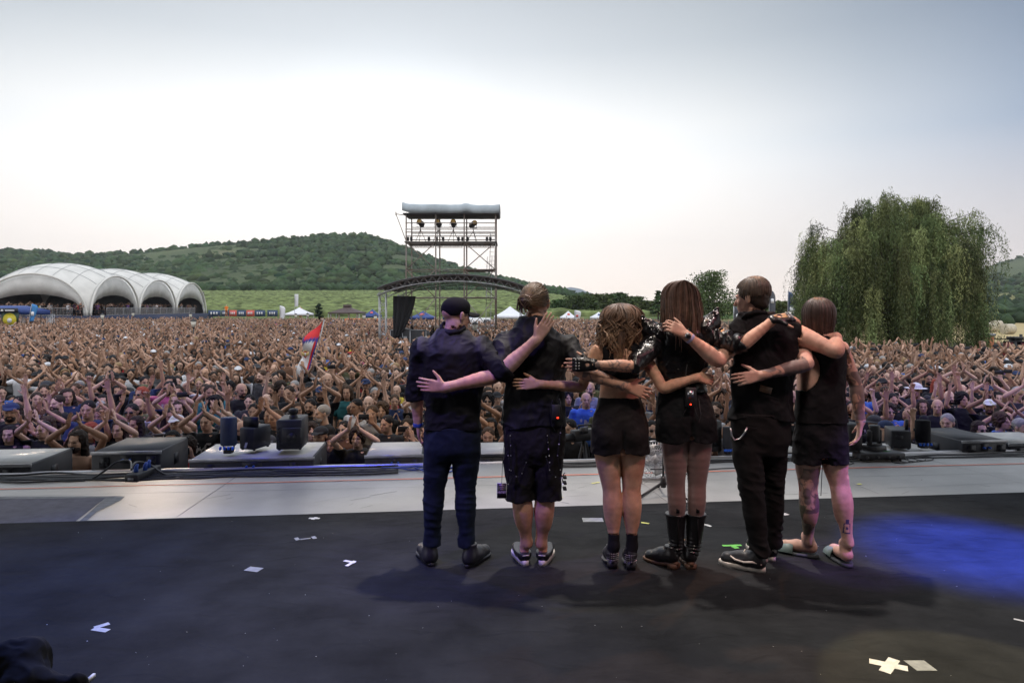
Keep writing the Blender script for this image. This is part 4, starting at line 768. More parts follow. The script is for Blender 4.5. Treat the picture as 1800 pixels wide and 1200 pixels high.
mb = MB(); mb.tube([P(1447, 806, D-.06), P(1445, 830, D-.06), P(1444, 850, D-.06), P(1443, 871, D-.06)], .0025, 5); mb.obj('drawstring', M['cable'], P6b)
for hp, dd in ((fL, (-.8, .6)), (fR, (.0, 1))):
    d_ = vec((*dd, 0)); d_ /= np.linalg.norm(d_); sd = np.cross(d_, [0, 0, 1.0]); n = 26; o_ = []; L = .30
    for i in range(n):
        a = 2*math.pi*i/n; x, y = math.cos(a), math.sin(a); o_.append(hp-d_*.02+d_*(L/2+L/2*np.sign(x)*abs(x)**.8)+sd*.053*np.sign(y)*abs(y)**.75*(1 if x > -.2 else .88))
    o_ = np.array(o_); b_, t_ = o_.copy(), o_.copy(); c = o_.mean(0); i_ = c+(o_-c)*.9; b_[:, 2] = .001; t_[:, 2] = .030; i_[:, 2] = .026
    mb = MB(); mb.add(np.vstack([b_, t_, i_]), [tuple(range(n-1, -1, -1))]+[(i, (i+1) % n, n+(i+1) % n, n+i) for i in range(n)]+[(n+i, n+(i+1) % n, 2*n+(i+1) % n, 2*n+i) for i in range(n)]+[tuple(range(2*n, 3*n))]); s_ = mb.obj('slide', mat('dark_foam_sole', (.03, .035, .045), .7, var=.2), P6b)
    V = []; m_ = 13
    for j, q in enumerate((.155, .205, .255)):
        for th in (0, .007):
            for k in range(m_): a = math.pi*k/(m_-1); V.append(hp-d_*.02+d_*q+sd*(.054+th)*math.cos(a)+[0, 0, .02+(.062-.012*j+th)*math.sin(a)])
    F = []
    for j in range(2):
        for k in range(m_-1): F += [(j*2*m_+m_+k, j*2*m_+m_+k+1, (j+1)*2*m_+m_+k+1, (j+1)*2*m_+m_+k), (j*2*m_+k+1, j*2*m_+k, (j+1)*2*m_+k, (j+1)*2*m_+k+1)]
    for k in range(m_-1): F += [(k, k+1, m_+k+1, m_+k), (4*m_+k+1, 4*m_+k, 5*m_+k, 5*m_+k+1)]
    mb = MB(); mb.add(V, F); mb.obj('strap', mat('grey_green_strap', (.16, .22, .22), .5, var=.15), s_, True)
r_, f_, u_ = frame(hf); Rm = np.stack([r_, f_, u_], 1); paths = []; g = np.random.default_rng(14)
for i in range(620):
    a = g.uniform(-math.pi, math.pi); end = P(0, 583+g.normal()*3, D)[2]-.0; pts = []; rx = .094+g.uniform(-.008, .006); ry = .104+g.uniform(-.008, .006)
    if abs(a) < .75: continue
    for t in np.concatenate([np.linspace(0, .45, 7), np.linspace(.53, 1, 6)]):
        if t < .451: e = (1-t/.45)*math.pi/2; rr = math.cos(e); z = hc[2]+.025+.100*math.sin(e)
        else: rr = 1-.18*((t-.45)/.55)**2; z = hc[2]+.025-(t-.45)/.55*(hc[2]+.025-end)
        b_ = f_*math.cos(a)*ry+r_*math.sin(a)*rx; pts.append([hc[0]+b_[0]*rr-f_[0]*.01, hc[1]+b_[1]*rr-f_[1]*.01, z])
    paths.append(pts)
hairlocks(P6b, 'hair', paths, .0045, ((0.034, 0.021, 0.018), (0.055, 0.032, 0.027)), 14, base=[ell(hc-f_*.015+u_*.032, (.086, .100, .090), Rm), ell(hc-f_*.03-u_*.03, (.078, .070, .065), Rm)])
band(P6b, 'wristband', mid(elR, wrR, .92), mid(elR, wrR, 1.0), .031, mat('grey_band', (.3, .32, .36), .4)); band(P6b, 'bracelet', mid(elL, wrL, .93), mid(elL, wrL, .95), .030, M['red'])
band(P2b, 'bracelet', mid(P(872, 660, 4.27), P(783, 681, 4.23), .91), mid(P(872, 660, 4.27), P(783, 681, 4.23), .94), .034, mat('pale_band', (.5, .5, .62), .5))
print('stage people', time.time()-T0)
# ------------------------------------------------------------------ the stage
TH = math.atan(0.1035); E_ = np.array([math.cos(TH), math.sin(TH), 0]); NV = np.array([-math.sin(TH), math.cos(TH), 0]); O_ = np.array([0, 7.389, 0])
def S(u, v, z=0.0): return O_+E_*u+NV*v+np.array([0, 0, z])
def G(px, py, z=0.0):                                       # the floor point seen at a photo pixel
    d = (CH-z)*FPX/(py-540); return P(px, py, d)
def slab(name, u0, u1, v0, v1, z0, z1, m, kind='structure'):
    mb = MB(); mb.add([S(u0, v0, z0), S(u1, v0, z0), S(u1, v1, z0), S(u0, v1, z0), S(u0, v0, z1), S(u1, v0, z1), S(u1, v1, z1), S(u0, v1, z1)], [(3, 2, 1, 0), (4, 5, 6, 7), (0, 1, 5, 4), (1, 2, 6, 5), (2, 3, 7, 6), (3, 0, 4, 7)])
    o = mb.obj(name, m); 
    if kind: o['kind'] = kind
    return o
mf = mat('grey_dance_floor', (0.36, 0.352, 0.34), 0.42, var=.18, vs=1.3, bump=.0012, bs=40)
nt = mf.node_tree; b = nt.nodes['Principled BSDF']
slab('stage_floor', -16, 16, -14, 0, -.12, 0.0, mf)
mc = mat('black_carpet', (0.028, 0.029, 0.031), .95, var=.32, vs=2.2, bump=.006, bs=420, spec=.05); nt = mc.node_tree; b = nt.nodes['Principled BSDF']
tcn = N(nt, 'ShaderNodeTexCoord'); w1 = N(nt, 'ShaderNodeTexNoise', ins={'Scale': 3.6, 'Detail': 6.0, 'Distortion': .8}); mp = N(nt, 'ShaderNodeMapping'); mp.inputs['Scale'].default_value = (1, 2.0, 1); LK(nt, tcn.outputs['Object'], mp.inputs[0]); LK(nt, mp.outputs[0], w1.inputs['Vector'])
b1 = N(nt, 'ShaderNodeBump', ins={'Strength': .8, 'Distance': .045}); LK(nt, w1.outputs['Fac'], b1.inputs['Height'])
for l in list(nt.links):
    if l.to_socket == b.inputs['Normal']: bn = l.from_node
LK(nt, b1.outputs[0], bn.inputs['Normal'])
slab('carpet', -15.5, 15.5, -13.5, -1.67, 0.0005, 0.005, mc)
slab('stage_skirt', -16, 16, -.02, 0.03, GZ, -.125, M['blackcloth'])
o = slab('edge_strip', -16, 16, 0.002, 0.055, -.12, 0.012, mat('silver_edge_trim', (0.55, 0.55, 0.58), .35, metal=.6, var=.1)); 
def tape(pts, m, label, z=.0065, cat='tape', group=None, name='floor_tape'):
    mb = MB()
    for q in pts: mb.sheet([G(x, y)+[0, 0, z] for x, y in q], 0)
    me = mb.mesh(name); o = obj(name, me, m); tag(o, label, cat, group); return o
def strip(a, b, w):                                          # pixel strip of real width w
    A, B = G(*a), G(*b); d = (B-A)/np.linalg.norm(B-A); s_ = np.cross([0, 0, 1.0], d)*w/2
    return [A-s_, B-s_, B+s_, A+s_]
def tapes(segs, m, label, group=None, z=.0065, name='floor_tape', cat='tape'):
    mb = MB()
    for i, (a, b, w) in enumerate(segs): mb.sheet([p+[0, 0, z+.0008*i] for p in strip(a, b, w)][::1], 0)
    me = mb.mesh(name); o = obj(name, me, m); tag(o, label, cat, group); return o
gT = 'tape marks stuck on the stage'
tapes([((1528, 1163), (1596, 1177), .05), ((1555, 1183), (1572, 1160), .05)], M['tapewhite'], 'large white tape cross on the black carpet at bottom right', gT)
tapes([((164, 1106), (190, 1110), .035), ((166, 1105), (192, 1097), .035)], M['tapewhite'], 'white tape arrowhead alone on dark carpet at lower left', gT)
tapes([((605, 986), (624, 990), .025), ((609, 996), (624, 987), .025)], M['tapewhite'], 'white tape arrowhead on carpet left of the capped man', gT)
tapes([((543, 911.5), (562, 912), .03), ((549, 914), (556, 910), .03)], M['tapewhite'], 'small white tape cross on carpet near the pale floor edge', gT)
tapes([((440, 1005), (452, 998), .10)], M['tapegrey'], 'pale square sticker on the carpet left of centre', gT)
tapes([((520, 946), (524, 950), .03), ((528, 949), (546, 947), .02), ((550, 944), (554, 948), .03)], M['tapegrey'], 'broken grey tape bracket on carpet left of the performers', gT)
tapes([((1024, 914.5), (1060, 914.5), .10)], M['tapegrey'], 'grey tape patch on carpet beside the woman in ankle boots', gT)
tapes([((1270, 960), (1303, 959), .03), ((1287, 960), (1296, 965), .04)], M['tapegreen'], 'bright green tape mark between the tall boots and skate shoes', gT)
tapes([((1127, 919), (1141, 921), .025)], M['tapeyellow'], 'short yellow tape mark right of the ankle boots', gT)
tapes([((1236, 922), (1250, 926), .03)], M['tapewhite'], 'short white tape mark right of the tall boots', gT)
tapes([((1376, 903), (1384, 906), .05)], M['tapewhite'], 'white tape corner between the jeans and tattooed leg', gT)
tapes([((1580, 1171), (1600, 1160), .06)], M['tapegrey'], 'x', gT) if False else None
tape([[(1588, 1162), (1624, 1162), (1648, 1180), (1612, 1180)]], M['tapegrey'], 'large grey tape patch right of the white tape cross', z=.0062)
tapes([((1782, 1089), (1800, 1093), .02)], M['tapewhite'], 'thin white tape strip at the far right edge of carpet', gT)
tapes([((984, 911), (986, 906), .02)], M['tapeyellow'], 'x', gT) if False else None
tapes([((978, 876), (988, 874), .03)], M['tapeyellow'], 'short yellow tape on grey floor right of the strapped shorts', gT)
tapes([((1040, 850), (1054, 848), .02)], M['tapeyellow'], 'thin yellow tape on grey floor left of the bare thighs', gT)
tapes([((1640, 791), (1650, 791), .0)], M['tapeyellow'], 'x', gT) if False else None
tapes([((1507, 851.5), (1514, 851), .03)], M['tapeyellow'], 'small yellow tape dot on grey floor beside the tattooed man', gT)
mb = MB(); A, B = G(-300, 867.5), G(2100, 807.5); mb.sheet(strip((-300, 867.5), (2100, 807.5), .022), 0)
mb.V[0] += np.array([0, 0, .0055]); tag(mb.obj('floor_line', mat('orange_line_tape', (.75, .17, .08), .6, var=.1)), 'long orange tape line running across the whole grey floor', 'tape')
mb = MB(); i = 0
for a, b, w in (((-100, 874.5), (500, 861), .006), ((500, 861), (2000, 826), .004), ((310, 909), (415, 838), .008), ((1125, 846), (1190, 895), .006), ((1500, 850), (1545, 868), .006), ((1620, 805), (1800, 850), .006), ((1560, 858), (1790, 848), .004)):
    mb.sheet([p+[0, 0, .0022+.0005*i] for p in strip(a, b, w)], 0); i += 1
mb.obj('floor_seam', mat('seam_dirt', (0.08, 0.08, 0.085), .7, col2=(.5, .5, .5), vs=.8))['kind'] = 'structure'
mb = MB(); q = [G(-200, 880), G(186, 875), G(130, 918.3), G(-240, 926)]; mb.sheet([p+[0, 0, .0035] for p in q[::-1]], 0); tag(mb.obj('floor_mat', mat('grey_violet_mat', (0.14, 0.13, 0.16), .9, var=.2, vs=9, bump=.003, bs=260)), 'grey-violet rectangular mat lying on the pale floor at far left', 'mat')
tape([[(137, 918.5), (186, 875.2), (220, 873), (212, 880), (170, 900), (150, 917.9)], [(-220, 879), (-220, 875), (220, 872), (190, 875.5)]], mat('worn_grey_tape', (0.24, 0.235, 0.24), .8, var=.2, vs=14), 'worn grey gaffer tape framing the violet mat', z=.0048)
# ---- stage roof over the camera and the wings
slab('stage_roof', -13, 13, -12, .6, 8.2, 8.5, M['blackcloth'])
slab('stage_backdrop', -13, 13, -12.2, -12, 0, 8.2, M['blackcloth'])
# ---- stage-front gear
def cab(name, px0, px1, ytop_f, ytop_b, py_b0, py_b1, zb, label, cat, m=None, mt=None, bottom=None, dz=0, group=None, depth_f=None):
    """cabinet beyond the stage edge: front top edge seen at row ytop_f from px0 to px1, depth to row ytop_b"""
    return None
def gear_box(name, px0, px1, ytop, d0, dep, label, cat='speaker', skew=0.0, zb=-.6, mtop=None, mside=None, group=None, handles=True, rear=True):
    A = P(px0, ytop, d0); B = P(px1, ytop, d0+(P(px1, ytop, d0)[0]-A[0])*math.tan(TH)); z = A[2]; w = np.linalg.norm((B-A)[:2]); th = TH+skew
    t = empty(name, (A[0], A[1], zb), th); tag(t, label, cat, group); h = z-zb
    mb = MB(); mb.mi = 0; mb.box((0, 0, 0), (w, dep, h), bev=.014); mb.mi = 1
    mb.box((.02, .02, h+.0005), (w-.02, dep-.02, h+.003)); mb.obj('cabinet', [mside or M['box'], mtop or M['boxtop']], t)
    mb = MB(); mb.box((-.004, -.006, h-.028), (w+.004, .012, h+.004)); mb.obj('corner_rail', M['alu'] if rear else M['plastic'], t); mb = MB(); mb.box((-.004, dep-.012, h-.028), (w+.004, dep+.006, h+.004)); mb.obj('corner_rail', M['plastic'], t)
    if handles:
        for x in (w*.12, w*.80):
            mb = MB(); mb.box((x, -.012, h-.16), (x+.09, -.001, h-.05)); mb.tube([(x+.01, -.015, h-.12), (x+.02, -.03, h-.10), (x+.07, -.03, h-.10), (x+.08, -.015, h-.12)], .006, 6); mb.obj('handle', M['plastic'], t)
        for sx_ in (-.001, w-.004):
            mb = MB(); mb.box((sx_, dep*.45, h-.22), (sx_+.006, dep*.62, h-.10)); mb.obj('handle', M['cable'], t)
    if rear:
        mb = MB(); mb.mi = 0; mb.box((w*.42, -.006, h-.12), (w*.58, -.001, h-.035)); mb.mi = 1
        for k in range(2): mb.tube([(w*.46+k*.07, -.006, h-.08), (w*.46+k*.07, -.035, h-.08)], .012, 10)
        mb.obj('connector_panel', [M['plastic'], mat('connector_blue', (.02, .10, .5), .4)], t)
    return t, w, h
FD = lambda px: O_[1]+((px-900)/FPX*7.4)*.1035+.07             # distance of the stage edge below a pixel column
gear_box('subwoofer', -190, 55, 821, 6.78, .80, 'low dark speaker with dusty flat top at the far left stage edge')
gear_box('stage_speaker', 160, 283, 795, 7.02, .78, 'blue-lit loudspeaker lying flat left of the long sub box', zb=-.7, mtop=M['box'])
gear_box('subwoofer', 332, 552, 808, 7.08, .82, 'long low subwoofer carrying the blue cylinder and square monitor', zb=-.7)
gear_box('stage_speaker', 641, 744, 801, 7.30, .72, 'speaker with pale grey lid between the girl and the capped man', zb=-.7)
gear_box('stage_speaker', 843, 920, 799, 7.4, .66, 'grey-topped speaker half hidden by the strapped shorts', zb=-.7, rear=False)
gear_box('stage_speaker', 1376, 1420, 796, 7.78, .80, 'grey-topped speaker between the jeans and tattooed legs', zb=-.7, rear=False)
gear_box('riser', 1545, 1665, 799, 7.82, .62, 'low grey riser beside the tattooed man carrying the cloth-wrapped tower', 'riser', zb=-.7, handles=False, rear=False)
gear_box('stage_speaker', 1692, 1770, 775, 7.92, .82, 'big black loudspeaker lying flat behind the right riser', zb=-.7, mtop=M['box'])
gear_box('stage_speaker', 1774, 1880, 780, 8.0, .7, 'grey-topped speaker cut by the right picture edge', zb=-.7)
def wrapped_light(px, ytop, ybot, d, w, label, mcl, conn=True):
    c = P(px, ybot, d); t = empty('effect_machine', c); tag(t, label, 'stage light'); h = P(px, ytop, d)[2]-c[2]
    mb = MB(); mb.lathe([(w*.9, h*.22), (w, h*.25), (w*1.02, h*.6), (w, h*.97), (w*.93, h)], n=14, sy=.8); mb.obj('cover', mcl, t, True)
    mb = MB(); mb.box((-w*.5, -w*.5, 0), (w*.5, w*.5, h*.16), bev=.006); mb.tube([(-w*.6, 0, h*.06), (-w*.7, 0, h*.25)], .008, 6); mb.tube([(w*.6, 0, h*.06), (w*.7, 0, h*.25)], .008, 6); mb.obj('base', M['plastic'], t)
    if conn:
        for k in range(4):
            a = .4+k*.8; mb = MB(); mb.tube([(w*(k-1.5)*.5, -w*.6, h*.20), (w*(k-1.5)*.5, -w*.75, h*.12)], .014, 8); mb.obj('connector', mat('cyan_blue_plug', (.02, .14, .75), .4), t)
    return t
wrapped_light(402, 733, 796, 7.25, .085, 'blue-lit cylinder effect machine on left subwoofer', mat('blue_grey_cover', (.03, .045, .09), .6, var=.3))
wrapped_light(1279, 750, 798, 7.75, .055, 'small dark wrapped effect machine left of the chained jeans', mat('dark_cover', (.03, .033, .045), .7, var=.3))
wrapped_light(1622, 738, 787, 8.05, .085, 'black cloth-wrapped effect tower on the right riser', M['blackcloth'])
def gearcase(name, px0, px1, y0, y1, d, dep, label, cat, rz=0.0, extra=None):
    A, B = P(px0, y1, d), P(px1, y0, d); t = empty(name, ((A[0]+B[0])/2, d, A[2]), rz); tag(t, label, cat); w = B[0]-A[0]; h = B[2]-A[2]
    mb = MB(); mb.box((-w/2, 0, .012), (w/2, dep, h), bev=.012); mb.obj('cabinet', M['box'], t); mb = MB()
    for x in (-w*.4, w*.4):
        for y in (dep*.12, dep*.88): mb.lathe([(.014, 0), (.014, .013)], (x, y, 0), 8)
    mb.obj('foot', M['cable'], t)
    return t, w, h
t, w, h = gearcase('monitor_speaker', 486, 530, 738, 792, 7.28, .40, 'square black monitor speaker standing on the long left subwoofer', 'speaker', .12)
mb = MB(); mb.box((-.07, -.03, .07), (.13, -.002, .25), bev=.01); mb.tube([(.03, -.03, .15), (.03, -.045, .15)], .045, 16); mb.obj('amplifier_plate', M['plastic'], t)
mb = MB()
for k in range(5): mb.tube([(-.11, -.002, .10+k*.035), (-.11, -.014, .10+k*.035)], .009, 8)
mb.obj('knob', M['cable'], t); mb = MB(); mb.box((-.02, .1, h-.001), (.05, .18, h+.003)); mb.box((.07, .1, h-.001), (.11, .14, h+.003)); mb.obj('handle_recess', M['cable'], t)
flat_text('PX', 'lettering', M['white'], .045, t, (.07, -.004, h-.10), (R(90), 0, 0))
c = P(516, 738, 7.4); e = empty('beacon', c); tag(e, 'small black cylinder standing on top of the square monitor', 'stage light'); mb = MB(); mb.lathe([(.045, 0), (.045, .05), (.038, .052), (.038, .075), (.050, .078), (.050, .118), (.044, .122)], n=16); mb.obj('housing', M['plastic'], e, True); mb = MB(); mb.lathe([(.030, .1225), (.030, .125)], n=14); mb.obj('lens', M['cable'], e)
t, w, h = gearcase('control_box', 418, 448, 752, 792, 7.35, .30, 'black control case with folded lid beside the blue cylinder', 'case', -.3)
mb = MB(); mb.box((-.09, .06, h), (.10, .075, h+.11)); mb.obj('lid', M['plastic'], t); mb = MB(); mb.sheet([(-.03, -.002, .03), (.0, -.002, .03), (.02, -.002, .09), (-.01, -.002, .09)]); mb.obj('label_sticker', M['white'], t)
t, w, h = gearcase('monitor_speaker', 1238, 1272, 740, 796, 7.75, .34, 'black monitor speaker half hidden right of the tall woman', 'speaker', .3)
mb = MB(); mb.box((-w*.4, -.004, h*.2), (w*.4, -.0005, h*.85)); mb.obj('grille', M['cable'], t)
t, w, h = gearcase('monitor_speaker', 1490, 1521, 745, 794, 7.5, .36, 'black monitor speaker behind the hanging tattooed hand', 'speaker', .35)
mb = MB(); mb.box((-w*.4, -.004, h*.1), (w*.4, -.0005, h*.9)); mb.obj('grille', M['cable'], t)
t, w, h = gearcase('monitor_speaker', 1568, 1600, 757, 790, 8.0, .36, 'square black monitor speaker on the right riser', 'speaker', -.3)
mb = MB(); mb.box((-w*.3, -.004, h*.55), (w*.1, -.0005, h*.75)); mb.obj('grille', M['cable'], t); mb = MB(); mb.tube([(.08, .1, h), (.08, .1, h+.12)], .02, 8); mb.obj('antenna', M['cable'], t)
t, w, h = gearcase('power_distributor', 1511, 1594, 797, 810, 7.42, .17, 'long flat black power distributor lying on the grey stage floor', 'power box', .06)
mb = MB()
for k in range(4): mb.tube([(-w*.35+k*.12, -.001, h*.5), (-w*.35+k*.12, -.012, h*.5)], .018, 10)
mb.obj('socket', M['cable'], t)
# moving head lamp
c = P(1537, 793, 7.62); t = empty('moving_head', c, .4); tag(t, 'moving-head stage light on the edge beside the hanging tattooed arm', 'stage light')
mb = MB(); mb.box((-.09, -.09, 0), (.09, .09, .07), bev=.01); mb.obj('base', M['plastic'], t); mb = MB(); mb.box((-.085, -.03, .07), (-.065, .03, .24), bev=.005); mb.box((.065, -.03, .07), (.085, .03, .24), bev=.005); mb.box((-.085, -.03, .07), (.085, .03, .085)); mb.obj('yoke', M['plastic'], t)
mb = MB(); mb.lathe([(.03, -.09), (.058, -.08), (.060, .0), (.055, .06), (.058, .09), (.04, .095)], (0, 0, .20), 16); hd = mb.obj('lamp_head', M['plastic'], t, True)
mb = MB()
for k in range(5): mb.tube([(.02+k*.012, -.09, .02), (.05+k*.02, -.16, .01), (.1+k*.03, -.15-.01*k, -.0), (.12, -.2, 0)], .004, 5)
mb.obj('cord', mat('green_cord', (.05, .2, .06), .5), t, True)
# power box with plug on the left
c = G(230, 848); t = empty('stage_box', c, -.03); tag(t, 'blue-lit metal power box with plugs on the grey floor at left', 'power box')
mb = MB(); mb.box((-.065, 0, .004), (.065, .42, .075), bev=.006); mb.obj('housing', M['box'], t); mb = MB(); mb.box((-.03, -.003, .02), (.025, -.0005, .045)); mb.obj('label_sticker', M['tapegrey'], t)
for x, y in ((-.02, .12), (.025, .2), (0, .3)): mb = MB(); mb.tube([(x, y, .07), (x, y, .12), (x+.01, y+.01, .15)], [.022, .020, .012], 10); mb.obj('plug', mat('blue_plug', (.03, .09, .4), .4), t, True)
def cable(pts, r, label, m=None, group='cables along the stage edge', d=0):
    P3 = [G(x, y, z)+[0, 0, z*0] for x, y, z in pts]
    # smooth
    q = np.array(P3); t = np.linspace(0, len(q)-1, len(q)*6); idx = np.clip(t.astype(int), 0, len(q)-2); fr = (t-idx)[:, None]
    p0, p1, p2, p3 = q[np.clip(idx-1, 0, None)], q[idx], q[idx+1], q[np.clip(idx+2, None, len(q)-1)]
    c = .5*((2*p1)+(-p0+p2)*fr+(2*p0-5*p1+4*p2-p3)*fr**2+(-p0+3*p1-3*p2+p3)*fr**3); c[:, 2] = np.maximum(c[:, 2], r+.0015)
    mb = MB(); mb.tube(c, r, 6); return tag(mb.obj('cable', m or M['cable'], None, True), label, 'cable', group)
g = np.random.default_rng(2)
EY = lambda x: 834-.0235*x
for k in range(9):
    pts = [(x, EY(x)+3+1.6*k*.8+g.normal()*1.3, .004+.004*(k % 3)) for x in range(-80, 760, 60)]
    cable(pts, .007 if k % 2 else .010, 'black cable of the left stage-edge bundle, '+('nearest the edge' if k == 0 else ['', 'second', 'third', 'fourth', 'fifth', 'sixth', 'seventh', 'eighth', 'ninth'][k]+' from the edge'))
for k in range(4):
    pts = [(x, EY(x)+4+2*k+g.normal()*1.2, .004) for x in range(980, 1840, 60)]
    cable(pts, .007, 'black cable along the right stage edge, '+['nearest the silver edge', 'second from the edge', 'third from the edge', 'outermost on the grey floor'][k])
cable([(160, 842, .01), (180, 830, .08), (205, 812, .17), (228, 810, .16), (231, 825, .15)], .010, 'thick cable arching up into the blue-lit power box from left', group=None)
cable([(231, 822, .15), (240, 812, .17), (262, 816, .10), (300, 836, .01), (380, 835, .005)], .010, 'thick cable arching out of the power box towards right', group=None)
cable([(60, 842, .004), (110, 846, .004), (150, 844, .01)], .007, 'thin loose cable curling on grey floor left of the power box', group=None)
for k in range(6):
    x0 = 690+k*12; cable([(x0-20, EY(x0)+4, .01), (x0+10, EY(x0)+2+g.normal()*3, .03), (x0+40, EY(x0)+9+g.normal()*3, .005), (x0+80, EY(x0)+5, .004)], .008, 'blue cable in the tangle behind the capped man, '+['leftmost', 'second', 'third', 'fourth', 'fifth', 'rightmost'][k]+' loop', mat('blue_cable', (.03, .06, .30), .4) if k == 0 else bpy.data.materials['blue_cable'], 'tangled blue cables')
for k in range(4):
    cx, cy = 1625-k*14, 806+k*1.5; cable([(cx+16*math.cos(a), cy+3.6*math.sin(a), .004) for a in np.linspace(0, 5.6, 12)], .005, 'coiled thin cable beside the power distributor, '+['rightmost', 'second from right', 'third from right', 'leftmost'][k]+' coil', group='coiled cables right of the distributor')
cable([(1420, 812, .004), (1470, 818, .004), (1500, 814, .004), (1480, 808, .004)], .005, 'thin cable loop on grey floor under the black jersey shorts', group=None)
cable([(1120, 880, .004), (1180, 842, .004), (1240, 826, .004), (1300, 822, .004)], .005, 'thin cable crossing the grey floor behind the tall boots', group=None)
# fan
c = G(1152, 846); t = empty('stage_fan', c); tag(t, 'round silver wire-cage fan standing between the two women', 'fan'); fc = np.array([0, .05, .20])
mb = MB()
for k in range(40):
    a = 2*math.pi*k/40; mb.tube([fc+vec([math.cos(a)*r_, y, math.sin(a)*r_]) for r_, y in ((.03, -.10), (.10, -.085), (.17, -.05), (.185, 0), (.17, .05), (.05, .09))], .0018, 4, cap=False)
for r_, y in ((.06, -.095), (.11, -.08), (.155, -.058), (.185, 0)): mb.tube([fc+vec([math.cos(a)*r_, y, math.sin(a)*r_]) for a in np.linspace(0, 6.283, 33)], .0026, 4, cap=False)
mb.obj('cage', M['metal'], t); mb = MB(); mb.tube([fc+[0, -.03, 0], fc+[0, .10, 0]], [.04, .05], 12); mb.obj('motor', M['alu'], t)
for k in range(4):
    a = k*1.571+.3; v = vec([math.cos(a), 0, math.sin(a)]); w_ = vec([-math.sin(a), .5, math.cos(a)]); mb = MB(); mb.sheet([fc+v*.04-w_*.02, fc+v*.15-w_*.045, fc+v*.155+w_*.045, fc+v*.04+w_*.03], .002); mb.obj('blade', M['alu'], t)
mb = MB(); mb.tube([(-.16, .05, .19), (-.19, .05, .15), (-.15, .05, .012), (.15, .05, .012), (.19, .05, .15), (.16, .05, .19)], .011, 8); mb.tube([(-.15, -.08, .012), (-.15, .2, .012)], .011, 8); mb.tube([(.15, -.08, .012), (.15, .2, .012)], .011, 8); mb.obj('stand', M['alu'], t, True)
# tripod stand
c = G(1166, 872); t = empty('microphone_stand', c); tag(t, 'black tripod microphone stand between the two women', 'stand')
mb = MB(); mb.tube([(0, 0, .10), (0, 0, .95)], .010, 8); mb.obj('pole', M['plastic'], t); mb = MB(); mb.lathe([(.022, .08), (.026, .10), (.026, .16), (.016, .18)], n=10); mb.obj('hub', M['plastic'], t, True)
for a in (3.6, 5.4, 1.5): mb = MB(); mb.tube([(0, 0, .13), (.30*math.cos(a), .30*math.sin(a), .010)], .009, 8); l_ = mb.obj('leg', M['plastic'], t); mb = MB(); mb.lathe([(.013, 0), (.014, .02)], (.31*math.cos(a), .31*math.sin(a), 0), 8); mb.obj('rubber_foot', M['cable'], l_)
mb = MB(); mb.tube([(-.12, -.02, .245), (.04, 0, .245)], .006, 6); mb.obj('brace', M['plastic'], t)
# cloth bundle near the camera, bottom left
pr = [cone(G(-60, 1210)+[0, 0, .05], G(40, 1205)+[0, .05, .10], .12, .10), cone(G(40, 1215)+[0, 0, .05], G(70, 1205)+[0, 0, .05], .08, .07), cone(G(70, 1212)+[0, 0, .03], G(138, 1208)+[0, 0, .04], .055, .045)]
V, F = skinmesh(pr, .008, .03, [above(.006)], 2, [(0.03, 9, 91), (0.010, 24, 92)]); o = tag(obj('folded_cover', mesh_np('folded_cover', V, F), M['blackcloth']), 'crumpled black cloth cover lying on the carpet at bottom left corner', 'cloth')
mb = MB(); mb.box(G(66, 1182)+[0, 0, .006], G(80, 1172)+[0, 0, .03]); mb.box(G(152, 1200)+[0, 0, .006], G(168, 1190)+[0, 0, .02]); mb.obj('white_tag', M['white'], o)
g = np.random.default_rng(99); mb = MB()
for k in range(80):
    px, py = g.uniform(-100, 1900), 905+300*g.random()**1.3; c = G(px, py)+[0, 0, .0062]; r = g.uniform(.0015, .0045)*(2 if g.random() < .06 else 1); a = g.uniform(0, 3); u = vec([math.cos(a), math.sin(a), 0])*r; w_ = vec([-math.sin(a), math.cos(a), 0])*r*g.uniform(.3, .9); mb.add([c-u, c-w_, c+u, c+w_], [(0, 1, 2, 3)])
tag(mb.obj('lint', M['tapewhite']), 'tiny pale lint specks scattered over the black carpet', kind='stuff')
mb = MB()
for k in range(46):
    px, py = g.uniform(-50, 1850), g.uniform(838, 905); 
    if py > 915-.031*px: continue
    c = G(px, py)+[0, 0, .0016+k*.00001]; a = g.normal()*.5+.1; L = g.uniform(.03, .30); u = vec([math.cos(a), math.sin(a), 0]); w_ = vec([-u[1], u[0], 0])*g.uniform(.001, .004); mb.add([c-u*L/2-w_, c+u*L/2-w_, c+u*L/2+w_, c-u*L/2+w_], [(0, 1, 2, 3)])
tag(mb.obj('scuff_marks', mat('scuff', (.14, .14, .14), .6, col2=(.42, .41, .40), vs=3)), 'dark and pale scuff marks on the grey stage floor', kind='stuff')
print('stage', time.time()-T0)
